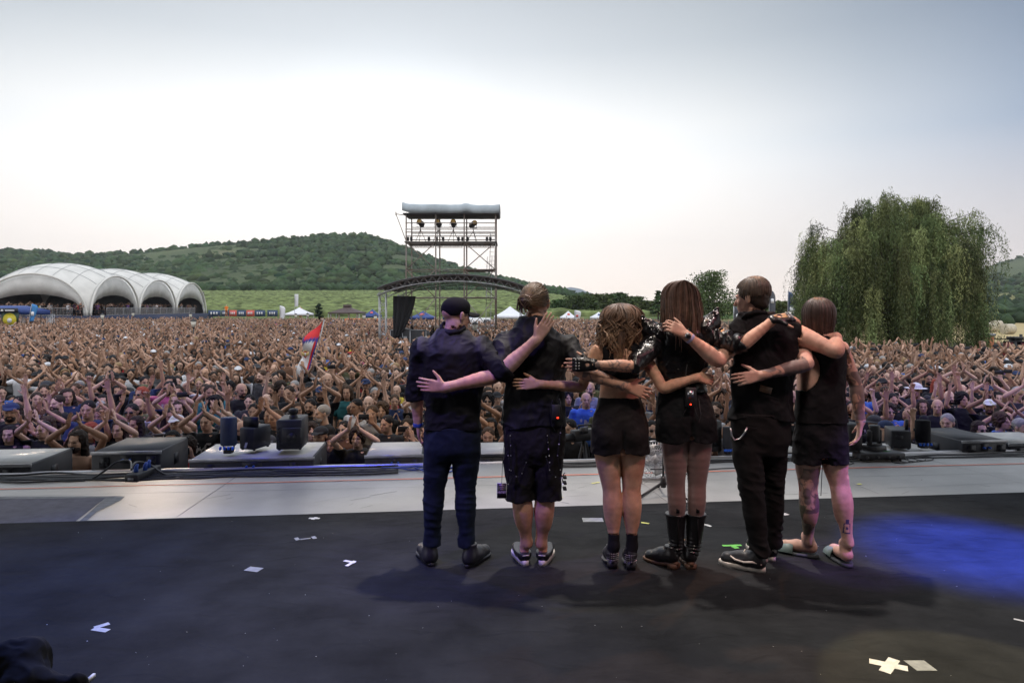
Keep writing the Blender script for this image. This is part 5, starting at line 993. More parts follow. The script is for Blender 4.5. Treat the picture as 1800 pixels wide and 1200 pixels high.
# ------------------------------------------------------------------ ground, hills, fields
RP = np.array([(-1500, 500), (-900, 470), (-300, 440), (0, 440), (60, 444), (130, 450), (250, 446), (350, 434), (450, 426), (560, 416), (640, 414), (700, 434), (760, 456), (830, 479), (900, 495), (960, 511), (1010, 521), (1100, 529), (1250, 532), (1400, 533), (1600, 508), (1700, 481), (1735, 470), (1800, 452), (1900, 430), (2200, 404), (2700, 425), (3300, 480)], float)
def ridge(px): return np.interp(px, RP[:, 0], RP[:, 1])
def rdist(px): return np.interp(px, [-500, 900, 1000, 1400, 1600, 2600], [900, 900, 760, 760, 1150, 1150])
def sstep(a, b, x): t = np.clip((x-a)/(b-a), 0, 1); return t*t*(3-2*t)
def hz(px, d):
    dr = rdist(px); zr = CH+(540-ridge(px))/FPX*dr; vy = sstep(1150, 900, px); z1 = GZ*.0-.4; z4 = 10.8*vy+.2*(1-vy)
    z = np.where(d < 110, GZ, GZ+(z1-GZ)*sstep(110, 150, d)); z = np.where(d > 150, z1+(z4-z1)*np.clip((d-150)/270, 0, 1), z)
    t = np.clip((d-420)/(dr-420), 0, 1); z = z+(zr-z4)*(t**1.12)*(d > 420)
    return np.where(d > dr, zr-(zr+5)*.8*sstep(dr, dr+700, d), z)
def hp(px, d): return np.array([(px-900)/FPX*d, d, hz(np.array(px, float), np.array(d, float))])
pxs = np.linspace(-1500, 3300, 241); ds = np.concatenate([[-40, 0, 20, 60, 100], np.linspace(112, 150, 6), np.linspace(165, 420, 16), np.linspace(435, 1150, 48), [1200, 1300, 1500, 1800, 2500, 6000]])
PXg, Dg = np.meshgrid(pxs, ds, indexing='ij'); De = np.maximum(Dg, 3.0); X = (PXg-900)/FPX*np.maximum(Dg, 60.0); Z = hz(PXg, Dg)
und = tnoise(np.stack([X.ravel(), Dg.ravel(), 0*X.ravel()], 1), 0.02, 5).reshape(X.shape); Z = Z+np.where((Dg > 430) & (Dg < rdist(PXg)-5), und*3.0, 0)
V = np.stack([X.ravel(), Dg.ravel(), Z.ravel()], 1); ny = len(ds); F = np.array([(i*ny+j, (i+1)*ny+j, (i+1)*ny+j+1, i*ny+j+1) for i in range(len(pxs)-1) for j in range(ny-1)])
me = mesh_np('terrain', V, F); n1 = tnoise(V, 0.012, 8)[:, None]; n2 = tnoise(V*[1, .35, 1], 0.05, 9)[:, None]; d_ = V[:, 1][:, None]
cg = np.array([0.085, 0.075, 0.05]); cv = np.array([0.125, 0.155, 0.055]); chl = np.array([0.075, 0.095, 0.045])+n2*np.array([.014, .016, .006]); tan_ = np.array([0.20, 0.175, 0.10])
C = np.where(d_ < 140, cg, np.where(d_ < 425, cv, chl)); bare = np.clip((n2-1.35)*2, 0, .7)*((d_ > 480)); C = C*(1-bare)+tan_*bare
fx = (V[:, 0:1] > 30) & (d_ > 129) & (d_ < 560); band_ = (np.sin(d_*.045+n1) > .2); C = np.where(fx, np.where(band_, np.array([.07, .12, .035]), np.array([.20, .19, .08])), C)
add_attr(me, 'col', np.clip(C, .01, 1)); o = obj('terrain', me, mat('terrain_cover', (1, 1, 1), .95, attr='col', var=.3, vs=.25, bump=.3, bs=.6, spec=.1)); o['kind'] = 'structure'
# distant mountain, the blue of the haze put into its base colour
mp_ = [(900, 541), (940, 528), (975, 513), (1000, 504), (1022, 508), (1045, 518), (1075, 526), (1150, 530), (1300, 533), (1450, 541)]; dM = 3600; V = []; F = []
xs_ = np.linspace(900, 1450, 60); ym = np.interp(xs_, [p[0] for p in mp_], [p[1] for p in mp_])+tnoise(np.stack([xs_, 0*xs_, 0*xs_], 1), .25, 3)*.5
for k, (x, y) in enumerate(zip(xs_, ym)):
    t = P(x, y, dM); b0 = P(x, 545, dM); V += [[t[0], dM-500, b0[2]], [t[0], dM-220, b0[2]+(t[2]-b0[2])*.6], list(t), [t[0], dM+500, b0[2]]]
F = [(k*4+j, (k+1)*4+j, (k+1)*4+j+1, k*4+j+1) for k in range(59) for j in range(3)]
obj('mountain', mesh_np('mountain', V, np.array(F)), mat('haze_blue_mountain', (0.075, 0.115, 0.15), .9, var=.15, vs=.01))['kind'] = 'structure'
# rows of vines
g = np.random.default_rng(21); V = []; C = []; Fs = []; n0 = 0
for d in np.arange(152, 424, 3.0):
    x = np.arange((190-900)/FPX*d, (1180-900)/FPX*d, 1.5); px = x/d*FPX+900; z = hz(px, np.full_like(px, d)); m_ = len(x); h = 1.35*(.75+.5*g.random(m_)); off = g.normal(size=m_)*.12
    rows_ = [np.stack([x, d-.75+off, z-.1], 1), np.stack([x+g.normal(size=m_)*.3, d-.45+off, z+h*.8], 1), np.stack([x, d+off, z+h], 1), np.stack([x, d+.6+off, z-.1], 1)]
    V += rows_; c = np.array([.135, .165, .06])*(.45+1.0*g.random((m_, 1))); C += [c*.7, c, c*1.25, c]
    for r_ in range(3): i = np.arange(m_-1); Fs.append(np.stack([n0+r_*m_+i, n0+r_*m_+i+1, n0+(r_+1)*m_+i+1, n0+(r_+1)*m_+i], 1))
    n0 += 4*m_
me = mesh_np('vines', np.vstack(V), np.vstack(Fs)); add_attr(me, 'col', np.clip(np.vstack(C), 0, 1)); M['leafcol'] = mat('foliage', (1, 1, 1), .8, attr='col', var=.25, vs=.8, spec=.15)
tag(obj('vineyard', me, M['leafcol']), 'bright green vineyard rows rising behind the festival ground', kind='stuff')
# scrub on the hills
bm = bmesh.new(); bmesh.ops.create_icosphere(bm, subdivisions=2, radius=1.0); IV = np.array([v.co[:] for v in bm.verts]); IF = np.array([[v.index for v in f.verts] for f in bm.faces]); bm.free()
bm = bmesh.new(); bmesh.ops.create_icosphere(bm, subdivisions=1, radius=1.0); IV1 = np.array([v.co[:] for v in bm.verts]); IF1 = np.array([[v.index for v in f.verts] for f in bm.faces]); bm.free()
def blobs(cs, rs, cols, iv=IV1, IFF=IF1, jit=.28, seed=1, sq=.85):
    g = np.random.default_rng(seed); n = len(cs); m_ = len(iv); V = iv[None]*(1+g.normal(size=(n, m_, 1))*jit)*rs[:, None, None]*np.array([1, 1, sq]); V = V+cs[:, None]
    F = (IFF[None]+(np.arange(n)*m_)[:, None, None]).reshape(-1, 3); lum = .75+.45*(iv[:, 2]*.5+.5); C = cols[:, None]*(np.ones((1, m_, 1)))*(.8+.4*g.random((n, m_, 1)))
    return V.reshape(-1, 3), F, C.reshape(-1, 3)
cs = []; rs = []; cc = []
for k in range(19000):
    px = g.uniform(-700, 1000) if k % 5 else g.uniform(1560, 2400); dr = rdist(px); d = 424+(dr-424)*g.random()**.8+(8 if g.random() < .2 else 0); p = hp(px, d)
    dens = tnoise(np.array([[p[0], d, 0]]), .016, 31)[0]+.5*tnoise(np.array([[p[0], d, 0]]), .045, 32)[0]
    edge = d > dr-30; 
    if dens < -.75 and not edge: continue
    if tnoise(np.array([[p[0], d*.35, 0]])*1.0, .05, 9)[0] > 1.15: continue
    r = (1.5+3.6*g.random()**2.4)*(1.15 if px > 1200 else 1.0); cs.append(p+[0, 0, r*.45]); rs.append(r); cc.append(np.array([.036, .062, .022])*(.55+.9*g.random())+np.array([.006, .004, 0])*g.normal())
for k in range(1300):
    px = g.uniform(-600, 1150); d = 418+g.random()*14; p = hp(px, d); r = 2.2+1.6*g.random(); cs.append(p+[0, 0, r*.6]); rs.append(r); cc.append(np.array([.030, .055, .020])*(.6+.8*g.random()))
V, F, C = blobs(np.array(cs), np.array(rs), np.clip(np.array(cc), .008, 1), seed=5); me = mesh_np('scrub', V, F, smooth=False); add_attr(me, 'col', np.clip(C, 0, 1)); tag(obj('hillside_scrub', me, M['leafcol']), 'dark green scrub and low trees covering the hills', kind='stuff')
cs = []; rs = []; cc = []
for k in range(1500):
    px = g.uniform(1390, 2300); d = g.choice([133, 150, 185, 240, 330])+g.normal()*4; p = hp(px, d); r = 1.2+1.3*g.random(); cs.append(p+[0, 0, r*.5]); rs.append(r); cc.append(np.array([.030, .050, .022])*(.6+.9*g.random()))
V, F, C = blobs(np.array(cs), np.array(rs), np.clip(np.array(cc), .008, 1), seed=6); me = mesh_np('hedgerow', V, F, smooth=False); add_attr(me, 'col', np.clip(C, 0, 1)); tag(obj('hedgerow', me, M['leafcol']), 'dark hedgerows between the fields right of the willow', kind='stuff')
# hay field with bales
mb = MB(); hf_ = [P(1380, 0, 62), P(2300, 0, 62), P(2300, 0, 131), P(1380, 0, 131)]; hf_ = [np.array([p[0], p[1], GZ+.03]) for p in hf_]; n_ = 24; V = []
for i in range(n_+1):
    for j in range(n_+1): a = mid(hf_[0], hf_[1], i/n_); b = mid(hf_[3], hf_[2], i/n_); p = mid(a, b, j/n_); p[2] = max(p[2], float(hz(np.array(1700.), np.array(p[1])))+.05); V.append(p)
mb.add(V, [(i*(n_+1)+j, (i+1)*(n_+1)+j, (i+1)*(n_+1)+j+1, i*(n_+1)+j+1) for i in range(n_) for j in range(n_)]); mb.obj('hay_field', mat('straw_stubble', (.42, .32, .15), .95, var=.22, vs=1.2, stretch=(.12, 1.2, 1), bump=.05, bs=8), None)['kind'] = 'structure'
for px, py, lab in ((1772, 579, 'pale round hay bale in the stubble field nearer the fence'), (1752, 571, 'small round hay bale furthest back in the stubble field'), (1741, 576, 'round hay bale half hidden by the willow fringe')):
    dd = (CH-GZ-.6)*FPX/(py-540); c = P(px, py, dd); mb = MB(); mb.mi = 0; n_ = 20; V = []
    for q, s_ in ((-.62, .94), (-.6, 1), (.6, 1), (.62, .94)):
        for i in range(n_): a = 6.283*i/n_; V.append((q, .62*s_*math.cos(a), .62*s_*math.sin(a)))
    F = [(k*n_+i, k*n_+(i+1) % n_, (k+1)*n_+(i+1) % n_, (k+1)*n_+i) for k in range(3) for i in range(n_)]+[tuple(range(n_-1, -1, -1)), tuple(range(3*n_, 4*n_))]
    mb.add(V, F); o = mb.obj('hay_bale', bpy.data.materials.get('bale') or mat('bale', (.46, .41, .31), .8, var=.25, vs=6, bump=.03, bs=20)); o.location = (c[0], c[1], GZ+.66); o.rotation_euler = (0, 0, .25); tag(o, lab, 'hay bale', 'hay bales in the stubble field')
# ------------------------------------------------------------------ trees
M['bark'] = mat('bark', (.06, .045, .035), .9, var=.4, vs=6, bump=.02, bs=12)
def leaf_cloud(cs, size, cols, seed, droop=0.0, asp=.45):
    g = np.random.default_rng(seed); n = len(cs); a = g.normal(size=(n, 3)); a[:, 2] -= droop; a /= np.linalg.norm(a, axis=1)[:, None]; b = np.cross(a, g.normal(size=(n, 3))); b /= np.linalg.norm(b, axis=1)[:, None]
    s = (size*(.6+.8*g.random(n)))[:, None]; V = np.stack([cs-a*s, cs-b*s*asp, cs+a*s, cs+b*s*asp], 1).reshape(-1, 3); F = np.arange(4*n).reshape(-1, 4); return V, F, np.repeat(cols, 4, axis=0)
def tree(name, px, d, ytop, wpx, label, seed, leaf=.35, n=2600, col=(.05, .085, .03), shape='round', ybot=None, group='trees behind the crowd'):
    g = np.random.default_rng(seed); base = hp(px, d); top = P(px, ytop, d)[2]; H = top-base[2]; Wd = wpx/FPX*d/2; t = empty(name, base); tag(t, label, 'tree', group); mb = MB()
    tips = []; mb.tube([(0, 0, 0), (g.normal()*.02*H, 0, H*.4), (0, 0, H*.85)], [H*.025, H*.017, H*.005], 8)
    nb = 22 if shape != 'cone' else 30
    for k in range(nb):
        z = H*(.22+.66*(k+.5)/nb); a = g.uniform(0, 6.28)
        r = Wd*(math.sin(math.pi*min(1, ((z/H-.08)/.92))**.8)**.7 if shape == 'round' else (1.08-z/H) if shape == 'cone' else .9)*(.75+.35*g.random()); e = np.array([r*math.cos(a), r*math.sin(a), z+(.12*H*g.random() if shape == 'round' else -.02*H)])
        mb.tube([(0, 0, z*.75 if shape == 'round' else z), e*.5+[0, 0, .05*H+z*.1 if shape == 'round' else z*.5], e], [H*.009, H*.005, H*.002], 5); tips += [e, e*[.6, .6, 1]]
    mb.obj('trunk', M['bark'], t, True); tips = np.array(tips); m_ = len(tips); idx = g.integers(0, m_, n); sp = Wd*(.26 if shape == 'round' else .13); c = tips[idx]+np.clip(g.normal(size=(n, 3)), -1.8, 1.8)*np.array([sp, sp, sp*(.8 if shape == 'round' else .35)])
    ov = c[:, 2]-H*.97; c[:, 2] = np.where(ov > 0, H*.97-ov*1.6*g.random(n)+.05*H*g.random(n)**3, c[:, 2]); c[:, 2] = np.maximum(c[:, 2], H*.06); tone = (.6+.7*g.random(m_))[idx][:, None]*(.8+.4*g.random((n, 1))); V, F, C = leaf_cloud(c, leaf, np.array(col)*tone, seed+1); me = mesh_np('crown', V, F, False); add_attr(me, 'col', np.clip(C, 0, 1)); obj('crown', me, M['leafcol'], t); return t
for i, (px, d, yt, w, lab) in enumerate(((992, 165, 527, 40, 'round green tree at left end of the tree belt'), (1022, 160, 519, 46, 'broad green tree left of the woman with wavy hair'), (1052, 165, 517, 46, 'round tree rising just behind the wavy-haired woman'), (1084, 170, 515, 44, 'tall round tree above the wavy-haired woman'), (1112, 165, 521, 44, 'round tree right of the wavy-haired head'), (1136, 160, 530, 36, 'low bushy tree left of the pointed tree'), (1184, 150, 528, 44, 'bushy tree hidden behind the tall woman'), (1340, 110, 535, 50, 'low bushy tree behind the man in sleeveless shirt'), (1376, 105, 530, 44, 'bushy tree beside the dark blue feather flag'), (1400, 110, 536, 40, 'low tree left of the tank-top man'))):
    tree('tree', px, d, yt, w, lab, 100+i, leaf=.36, n=2400, col=(.050+.01*(i % 3), .088, .030))
tree('tree', 1157, 130, 503, 26, 'slim pointed tree just left of the tall woman', 130, leaf=.22, n=1500, shape='cone')
tree('birch_tree', 1254, 80, 476, 74, 'tall airy tree between the tall woman and sleeveless man', 131, leaf=.13, n=8500, col=(.10, .14, .055))
tree('conifer_tree', 560, 108, 528, 20, 'small dark conifer left of the brown gazebo', 132, leaf=.16, n=1600, col=(.025, .045, .025), shape='cone')
tree('poplar_tree', 1771, 190, 528, 8, 'thin grey poplar of the pair right of the willow', 133, leaf=.25, n=700, col=(.14, .14, .11), shape='col'); tree('poplar_tree', 1779, 195, 527, 8, 'thin grey poplar nearest the right edge', 134, leaf=.25, n=700, col=(.14, .14, .11), shape='col')
# ---- the willow
g = np.random.default_rng(77); dW = 34.0; base = np.array([(1568-900)/FPX*dW, dW, GZ]); wil = empty('weeping_willow', base); tag(wil, 'huge weeping willow with hanging branches above the right crowd', 'tree')
pxm = dW/FPX; mb = MB(); mb.tube([(0, 0, 0), (.1, 0, 1.3), (0, .1, 2.4)], [.42, .36, .30], 12)
outline = np.array([(-178, 470), (-172, 425), (-150, 385), (-128, 372), (-100, 392), (-72, 380), (-50, 342), (-25, 326), (5, 350), (40, 344), (70, 368), (95, 362), (120, 352), (150, 380), (170, 430), (178, 480)], float)
Vt = []; Ct = []; strands = 0; twig = MB()
def wtop(x): return np.interp(x/pxm, outline[:, 0], outline[:, 1])
limbs = []
for k in range(265):
    a = g.uniform(0, 6.283); hq = g.random()**.8*.80+.20 if k < 215 else g.uniform(.12, .34); rim = math.sqrt(max(.02, 1-max(0, (hq-.50)/.50)**2)); rr = rim*(g.uniform(.80, 1.0) if g.random() < .75 else g.uniform(.25, .8))
    x = rr*math.cos(a)*(168 if math.cos(a) < 0 else 150)*pxm; y = rr*math.sin(a)*150*pxm; ztp = CH+(540-wtop(x))/FPX*dW-GZ-.15; zt = 1.9+(ztp-1.9)*hq if g.random() < .8 else ztp*g.uniform(.86, 1.0)*(1-.25*rr*rr*math.sin(a)**2)
    p3 = np.array([x, y, zt]); p1 = np.array([x*.16, y*.16, 2.4+zt*.14]); p2 = np.array([x*.66, y*.66, zt*.93+.1]); mb.tube([(x*.02, y*.02, 2.2), p1, p2, p3], [.10, .05, .02, .006], 5); limbs.append((p1, p2, p3))
mb.obj('trunk', M['bark'], wil, True)
leafp = []; leafd = []; tones = []
for (p1, p2, p3) in limbs:
    tone = (.35+1.25*g.random()**1.3); hue = g.random()
    for q in range(20):
        t = .35+.65*g.random()**.6; s0 = mid(p2, p3, t)+g.normal(size=3)*np.array([.15, .15, .08]); out = s0*[1, 1, 0]; out /= (np.linalg.norm(out)+.3); out = out*.7+g.normal(size=3)*[.4, .4, 0]; r0 = .15+.40*g.random()
        if q % 6 == 0: s0 = s0+[0, 0, .35*g.random()]
        L = g.uniform(.7, 2.5); zend = max(g.normal(1.20, .25), s0[2]-L) if g.random() < .86 else g.normal(1.3, .35); zend = max(zend, .85); L = max(.6, s0[2]-zend); m_ = int(L/.075)+5
        tt = np.linspace(0, 1, m_); arc = np.minimum(tt*L/1.0, 1.0); xy = out[:2][None]*(r0*np.sin(arc*math.pi/2))[:, None]; sway = .06*np.sin(tt*5+g.random()*6)[:, None]*np.array([g.normal(), g.normal()])[None]
        pth = np.stack([s0[0]+xy[:, 0]+sway[:, 0], s0[1]+xy[:, 1]+sway[:, 1], s0[2]+.22*np.sin(arc*math.pi)*(r0)-L*tt**1.12], 1); leafp.append(pth+g.normal(size=pth.shape)*.022); tones.append(np.full(m_, tone*(.75+.5*g.random()))); leafd.append(np.full(m_, hue))
lp = np.vstack(leafp); tn = np.concatenate(tones)[:, None]; hu = np.concatenate(leafd)[:, None]; print('willow leaves', len(lp)); n = len(lp)
lp = np.repeat(lp, 2, axis=0)+g.normal(size=(2*n, 3))*.035; tn = np.repeat(tn, 2, axis=0); hu = np.repeat(hu, 2, axis=0); n *= 2
a = g.normal(size=(n, 3))*[.55, .55, .3]+[0, 0, -1.0]; a /= np.linalg.norm(a, axis=1)[:, None]; b = np.cross(a, g.normal(size=(n, 3))); b /= np.linalg.norm(b, axis=1)[:, None]; s = (.062*(.7+.7*g.random(n)))[:, None]
V = np.stack([lp, lp+a*s+b*s*.20, lp+a*s*2.1, lp+a*s-b*s*.20], 1).reshape(-1, 3); C = (np.array([.10, .145, .056])*(1-hu)+np.array([.20, .215, .085])*hu)*tn*(.75+.5*g.random((n, 1))); me = mesh_np('crown', V, np.arange(4*n).reshape(-1, 4), False); add_attr(me, 'col', np.clip(np.repeat(C, 4, axis=0), 0, 1)); obj('crown', me, M['leafcol'], wil)
print('land', time.time()-T0)
# ------------------------------------------------------------------ structures on the festival ground
def truss(mb, a, b, w=.29, r=.024, n=None, up=(0, 1, 0)):
    a, b = vec(a), vec(b); d = (b-a); L = np.linalg.norm(d); d /= L; u = vec(up)-d*vec(up).dot(d); u /= np.linalg.norm(u); v = np.cross(d, u); n = n or max(2, int(L/(w*1.1)))
    cs_ = [(u*sx_+v*sy_)*w/2 for sx_, sy_ in ((1, 1), (1, -1), (-1, -1), (-1, 1))]
    for c in cs_: mb.tube([a+c, b+c], r, 6)
    for i in range(n):
        for q in range(4): c0, c1 = (cs_[q], cs_[(q+1) % 4]) if i % 2 else (cs_[(q+1) % 4], cs_[q]); mb.tube([a+d*L*i/n+c0, a+d*L*(i+1)/n+c1], r*.5, 4, cap=False)
# ---- scaffold tower with follow spots
dT, dB = 47.0, 49.6; zz = lambda y, d=dT: CH+(540-y)/FPX*d; XT = [P(px, 0, dT)[0] for px in (714, 766, 816, 871)]; tw = empty('scaffold_tower', (XT[0], dT, GZ)); tag(tw, 'rusty scaffold light tower with grey tarpaulin roof above the crowd', 'scaffold tower'); T_ = np.array([XT[0], dT, GZ])
def part(mb, name, m, par=None, smooth=False, off=T_):
    mb.V = [v-off for v in mb.V]; return mb.obj(name, m, par if par is not None else tw, smooth)
lev = [zz(y) for y in (592, 575, 523, 474, 426)]; ztop = zz(374)
for x in XT:
    for y in (dT, dB): mb = MB(); mb.tube([(x, y, GZ), (x, y, ztop)], .048, 8); part(mb, 'upright', M['steel'])
for z in lev[1:]+[zz(415), zz(408), zz(403), zz(392)]:
    for y in (dT, dB): mb = MB(); mb.tube([(XT[0]-.05, y, z), (XT[3]+.05, y, z)], .036, 6); part(mb, 'ledger', M['steel'])
    if z in lev:
        for x in XT: mb = MB(); mb.tube([(x, dT, z), (x, dB, z)], .03, 6); part(mb, 'transom', M['steel'])
for i, (k, z0, z1) in enumerate(((0, lev[0], lev[2]), (0, lev[2], lev[3]), (0, lev[3], lev[4]), (2, lev[0], lev[2]), (2, lev[2], lev[3]), (2, lev[3], lev[4]), (0, GZ, lev[1]))):
    for a, b in ((k, k+1), (k+1, k)): mb = MB(); mb.tube([(XT[a], dT-.06, z0), (XT[b], dT-.06, z1)], .034, 6); part(mb, 'brace', M['steel'])
mb = MB(); mb.box((XT[0]-.1, dT-.15, lev[4]-.02), (XT[3]+.1, dB+.1, lev[4]+.06)); part(mb, 'deck', mat('weathered_deck', (.10, .09, .08), .8, var=.4, vs=3))
for a, b in ((0, 1), (1, 2), (2, 3)): mb = MB(); truss(mb, (XT[a]+.1, dT-.1, lev[4]-.22), (XT[b]-.1, dT-.1, lev[4]-.22), .26, .02); part(mb, 'deck_beam', M['steel'])
mb = MB(); mb.box((XT[2], dT-.1, lev[3]-.02), (XT[3], dB, lev[3]+.04)); mb.box((XT[2], dT-.1, lev[2]-.02), (XT[3], dB, lev[2]+.04)); part(mb, 'landing', M['steel'])
for z0, z1, xo in ((lev[2], lev[3]+1, -.55), (lev[3], lev[4]+.9, -.30), (GZ, lev[2]+.8, -.6)):
    mb = MB(); x = XT[3]+xo; 
    for dx in (-.17, .17): mb.tube([(x+dx, dB-.9, z0), (x+dx+.1, dB-1.1, z1)], .022, 6)
    for q in range(int((z1-z0)/.3)): z = z0+.3*q+.15; mb.tube([(x-.17, dB-.9-.2*(z-z0)/(z1-z0), z), (x+.25, dB-.9-.2*(z-z0)/(z1-z0), z)], .014, 5)
    part(mb, 'ladder', M['alu'])
# tarpaulin roof: sagging cloth over the ledgers
nx, nyy = 40, 8; V = []
for (yy, zt_) in ((dT-.26, zz(374)), (dT-.28, zz(368)), (dT-.26, zz(361.5)), (dT-.10, zz(358.5)), ((dT+dB)/2, zz(356.5)), (dB-.1, zz(360)), (dB+.2, zz(364)), (dB+.25, zz(374))):
    for i in range(nx): t = i/(nx-1); x = XT[0]-.25+(XT[3]-XT[0]+.55)*t; pk = math.exp(-((t-.66)/.05)**2)*.10+math.exp(-(t/.03)**2)*.12+math.exp(-((t-1)/.03)**2)*.1; V.append((x, yy, zt_+pk+.012*math.sin(t*23)+.008*math.sin(t*61)-.10*t))
F = np.array([(j*nx+i, j*nx+i+1, (j+1)*nx+i+1, (j+1)*nx+i) for j in range(7) for i in range(nx-1)]); V = np.array(V)-T_
tp = obj('tarpaulin', mesh_np('tarpaulin', V, F), mat('grey_tarpaulin', (.36, .41, .44), .6, var=.15, vs=1.2, bump=.03, bs=3), tw); md = tp.modifiers.new('thick', 'SOLIDIFY'); md.thickness = .02
mb = MB(); mb.box((XT[0]-.22, dT-.22, zz(375)-.05), (XT[3]+.25, dB+.2, zz(375))); part(mb, 'ceiling_cloth', mat('dark_ceiling_cloth', (.10, .10, .105), .9))
mb = MB(); a0 = P(696, 376, dT); mb.tube([a0, (XT[0], dT, zz(379))], .03, 6); mb.tube([a0, (XT[0], dT, zz(424))], .03, 6); mb.tube([a0+[0, 0, -.12], a0+[0, 0, .14]], .04, 6); part(mb, 'outrigger', M['steel'])
def follow_spot(px, yh, lab, rz):
    c = P(px, 425, dT+.5); t = empty('follow_spot', (c[0], c[1], lev[4]+.06), rz); tag(t, lab, 'spotlight', 'follow spots on the tower deck'); h = zz(yh, dT+.5)-lev[4]-.06
    for a in (.6, 2.7, 4.8): mb = MB(); mb.tube([(.45*math.cos(a), .45*math.sin(a), 0), (0, 0, h-.45)], .018, 6); mb.obj('leg', M['plastic'], t)
    mb = MB(); mb.tube([(0, 0, h-.6), (0, 0, h-.3)], .03, 8); mb.tube([(-.24, 0, h), (-.24, 0, h-.28), (.24, 0, h-.28), (.24, 0, h)], .02, 6); mb.obj('yoke', M['plastic'], t)
    mb = MB(); c1, c0 = vec((0, .55, h-.05)), vec((0, -.35, h+.05)); mb.tube([c0, c0+(c1-c0)*.1, c0+(c1-c0)*.12, c1-(c1-c0)*.15, c1], [.19, .20, .17, .21, .17], 16); mb.obj('housing', M['plastic'], t, True)
    mb = MB(); mb.tube([c0+[0, -.012, 0], c0+[0, -.002, 0]], .16, 16); mb.obj('lens', mat('amber_lens', (.35, .22, .06), .15), t)
follow_spot(739, 392, 'leftmost follow spot on the scaffold tower deck', -.1); follow_spot(770, 392, 'second follow spot from the left on the tower deck', -.05); follow_spot(797, 392, 'third follow spot from the left on the tower deck', .05); follow_spot(832, 394, 'rightmost follow spot on the tower deck, right of the gap', .35)
pl = ((717, 'beside the tower left upright'), (723, 'second from the left end of the tower deck'), (754, 'between the first two follow spots'), (767, 'under the second follow spot'), (779, 'right of the second follow spot'), (806, 'right of the third follow spot'), (813, 'near the tower middle upright'), (822, 'left of the rightmost follow spot'), (856, 'right of the rightmost follow spot'), (862, 'by the tower right upright'))
for px, lab in pl:
    c = P(px, 424, dT+.2); t = empty('par_lamp', (c[0], c[1], lev[4]+.06)); tag(t, 'small black lamp on tower deck '+lab, 'spotlight', 'small lamps on the tower deck'); mb = MB(); mb.tube([(-.11, 0, .05), (-.11, 0, 0), (.11, 0, 0), (.11, 0, .05)], .02, 6); mb.obj('bracket', M['plastic'], t); mb = MB(); mb.tube([(0, 0, .05), (0, 0, .12), (0, 0, .33)], [.07, .10, .09], 10); mb.obj('housing', M['plastic'], t, True)
# ---- arched mixing tent
dF, dK = 34.0, 39.5; O2 = np.array([P(672, 0, dF)[0], dF, GZ]); at_ = empty('arched_roof_stand', O2); tag(at_, 'mixing stand with curved truss roof and black curtain in the crowd', 'tent'); zq = lambda y: CH+(540-y)/FPX*dF
XL, XR = P(673, 0, dF)[0], P(922, 0, dF)[0]
for x in (XL, XR):
    for y in (dF, dK): mb = MB(); truss(mb, (x, y, GZ), (x, y, zq(515)), .32, .026); part(mb, 'truss_post', M['alu'], at_, off=O2)
def arcp(t, r=0): return np.array([XL-.25+(XR-XL+.5)*t, 0, zq(509)+(zq(484)-zq(509))*(1-(2*t-1)**2)**.85+r])
for y in (dF-.2, dF+.15, (dF+dK)/2, dK+.2):
    for r in (0, -.30):
        mb = MB(); mb.tube([arcp(t, r)+[0, y, 0] for t in np.linspace(0, 1, 25)], .028, 6); part(mb, 'roof_chord', M['alu'], at_, off=O2)
    mb = MB()
    for i in range(36): a, b = arcp(i/36, 0 if i % 2 else -.30), arcp((i+1)/36, -.30 if i % 2 else 0); mb.tube([a+[0, y, 0], b+[0, y, 0]], .013, 4, cap=False)
    part(mb, 'roof_web', M['alu'], at_, off=O2)
nn = 33; V = [arcp(i/(nn-1), .06)+[0, y, 0]-O2 for y in (dF-.35, dF+.8, dF+2, dK-1.5, dK+.35) for i in range(nn)]; F = np.array([(j*nn+i, j*nn+i+1, (j+1)*nn+i+1, (j+1)*nn+i) for j in range(4) for i in range(nn-1)])
rf = obj('roof', mesh_np('roof', V, F), mat('grey_membrane', (.10, .10, .105), .7, var=.2, vs=1), at_); rf.modifiers.new('thick', 'SOLIDIFY').thickness = .05
for i in range(6): mb = MB(); t = .12+i*.15; mb.tube([arcp(t, -.02)+[0, dF-.2, 0], arcp(t, -.02)+[0, dK+.2, 0]], .02, 5); part(mb, 'purlin', M['alu'], at_, off=O2)
V = []; nn = 14
for j in range(nn):
    s_ = j/(nn-1)
    for i in range(nn): t = i/(nn-1); w = 1-.80*s_**1.6; x = XL+.42+(.28 if s_ < .1 else .20)*0+(1.05*t*w); V.append(np.array([x+.25*s_*0, dF+.5+.09*math.sin(t*19)+.5*t, zq(520)-s_*(zq(520)-zq(596))*(1)])-O2)
cu = obj('curtain', mesh_np('curtain', V, np.array([(j*nn+i, j*nn+i+1, (j+1)*nn+i+1, (j+1)*nn+i) for j in range(nn-1) for i in range(nn-1)])), mat('black_mesh_curtain', (.025, .025, .028), .85), at_); cu.modifiers.new('thick', 'SOLIDIFY').thickness = .02
mb = MB(); mb.box((XL+.2, dF, GZ), (XR-.2, dK, GZ+.55)); part(mb, 'platform', M['plastic'], at_, off=O2)
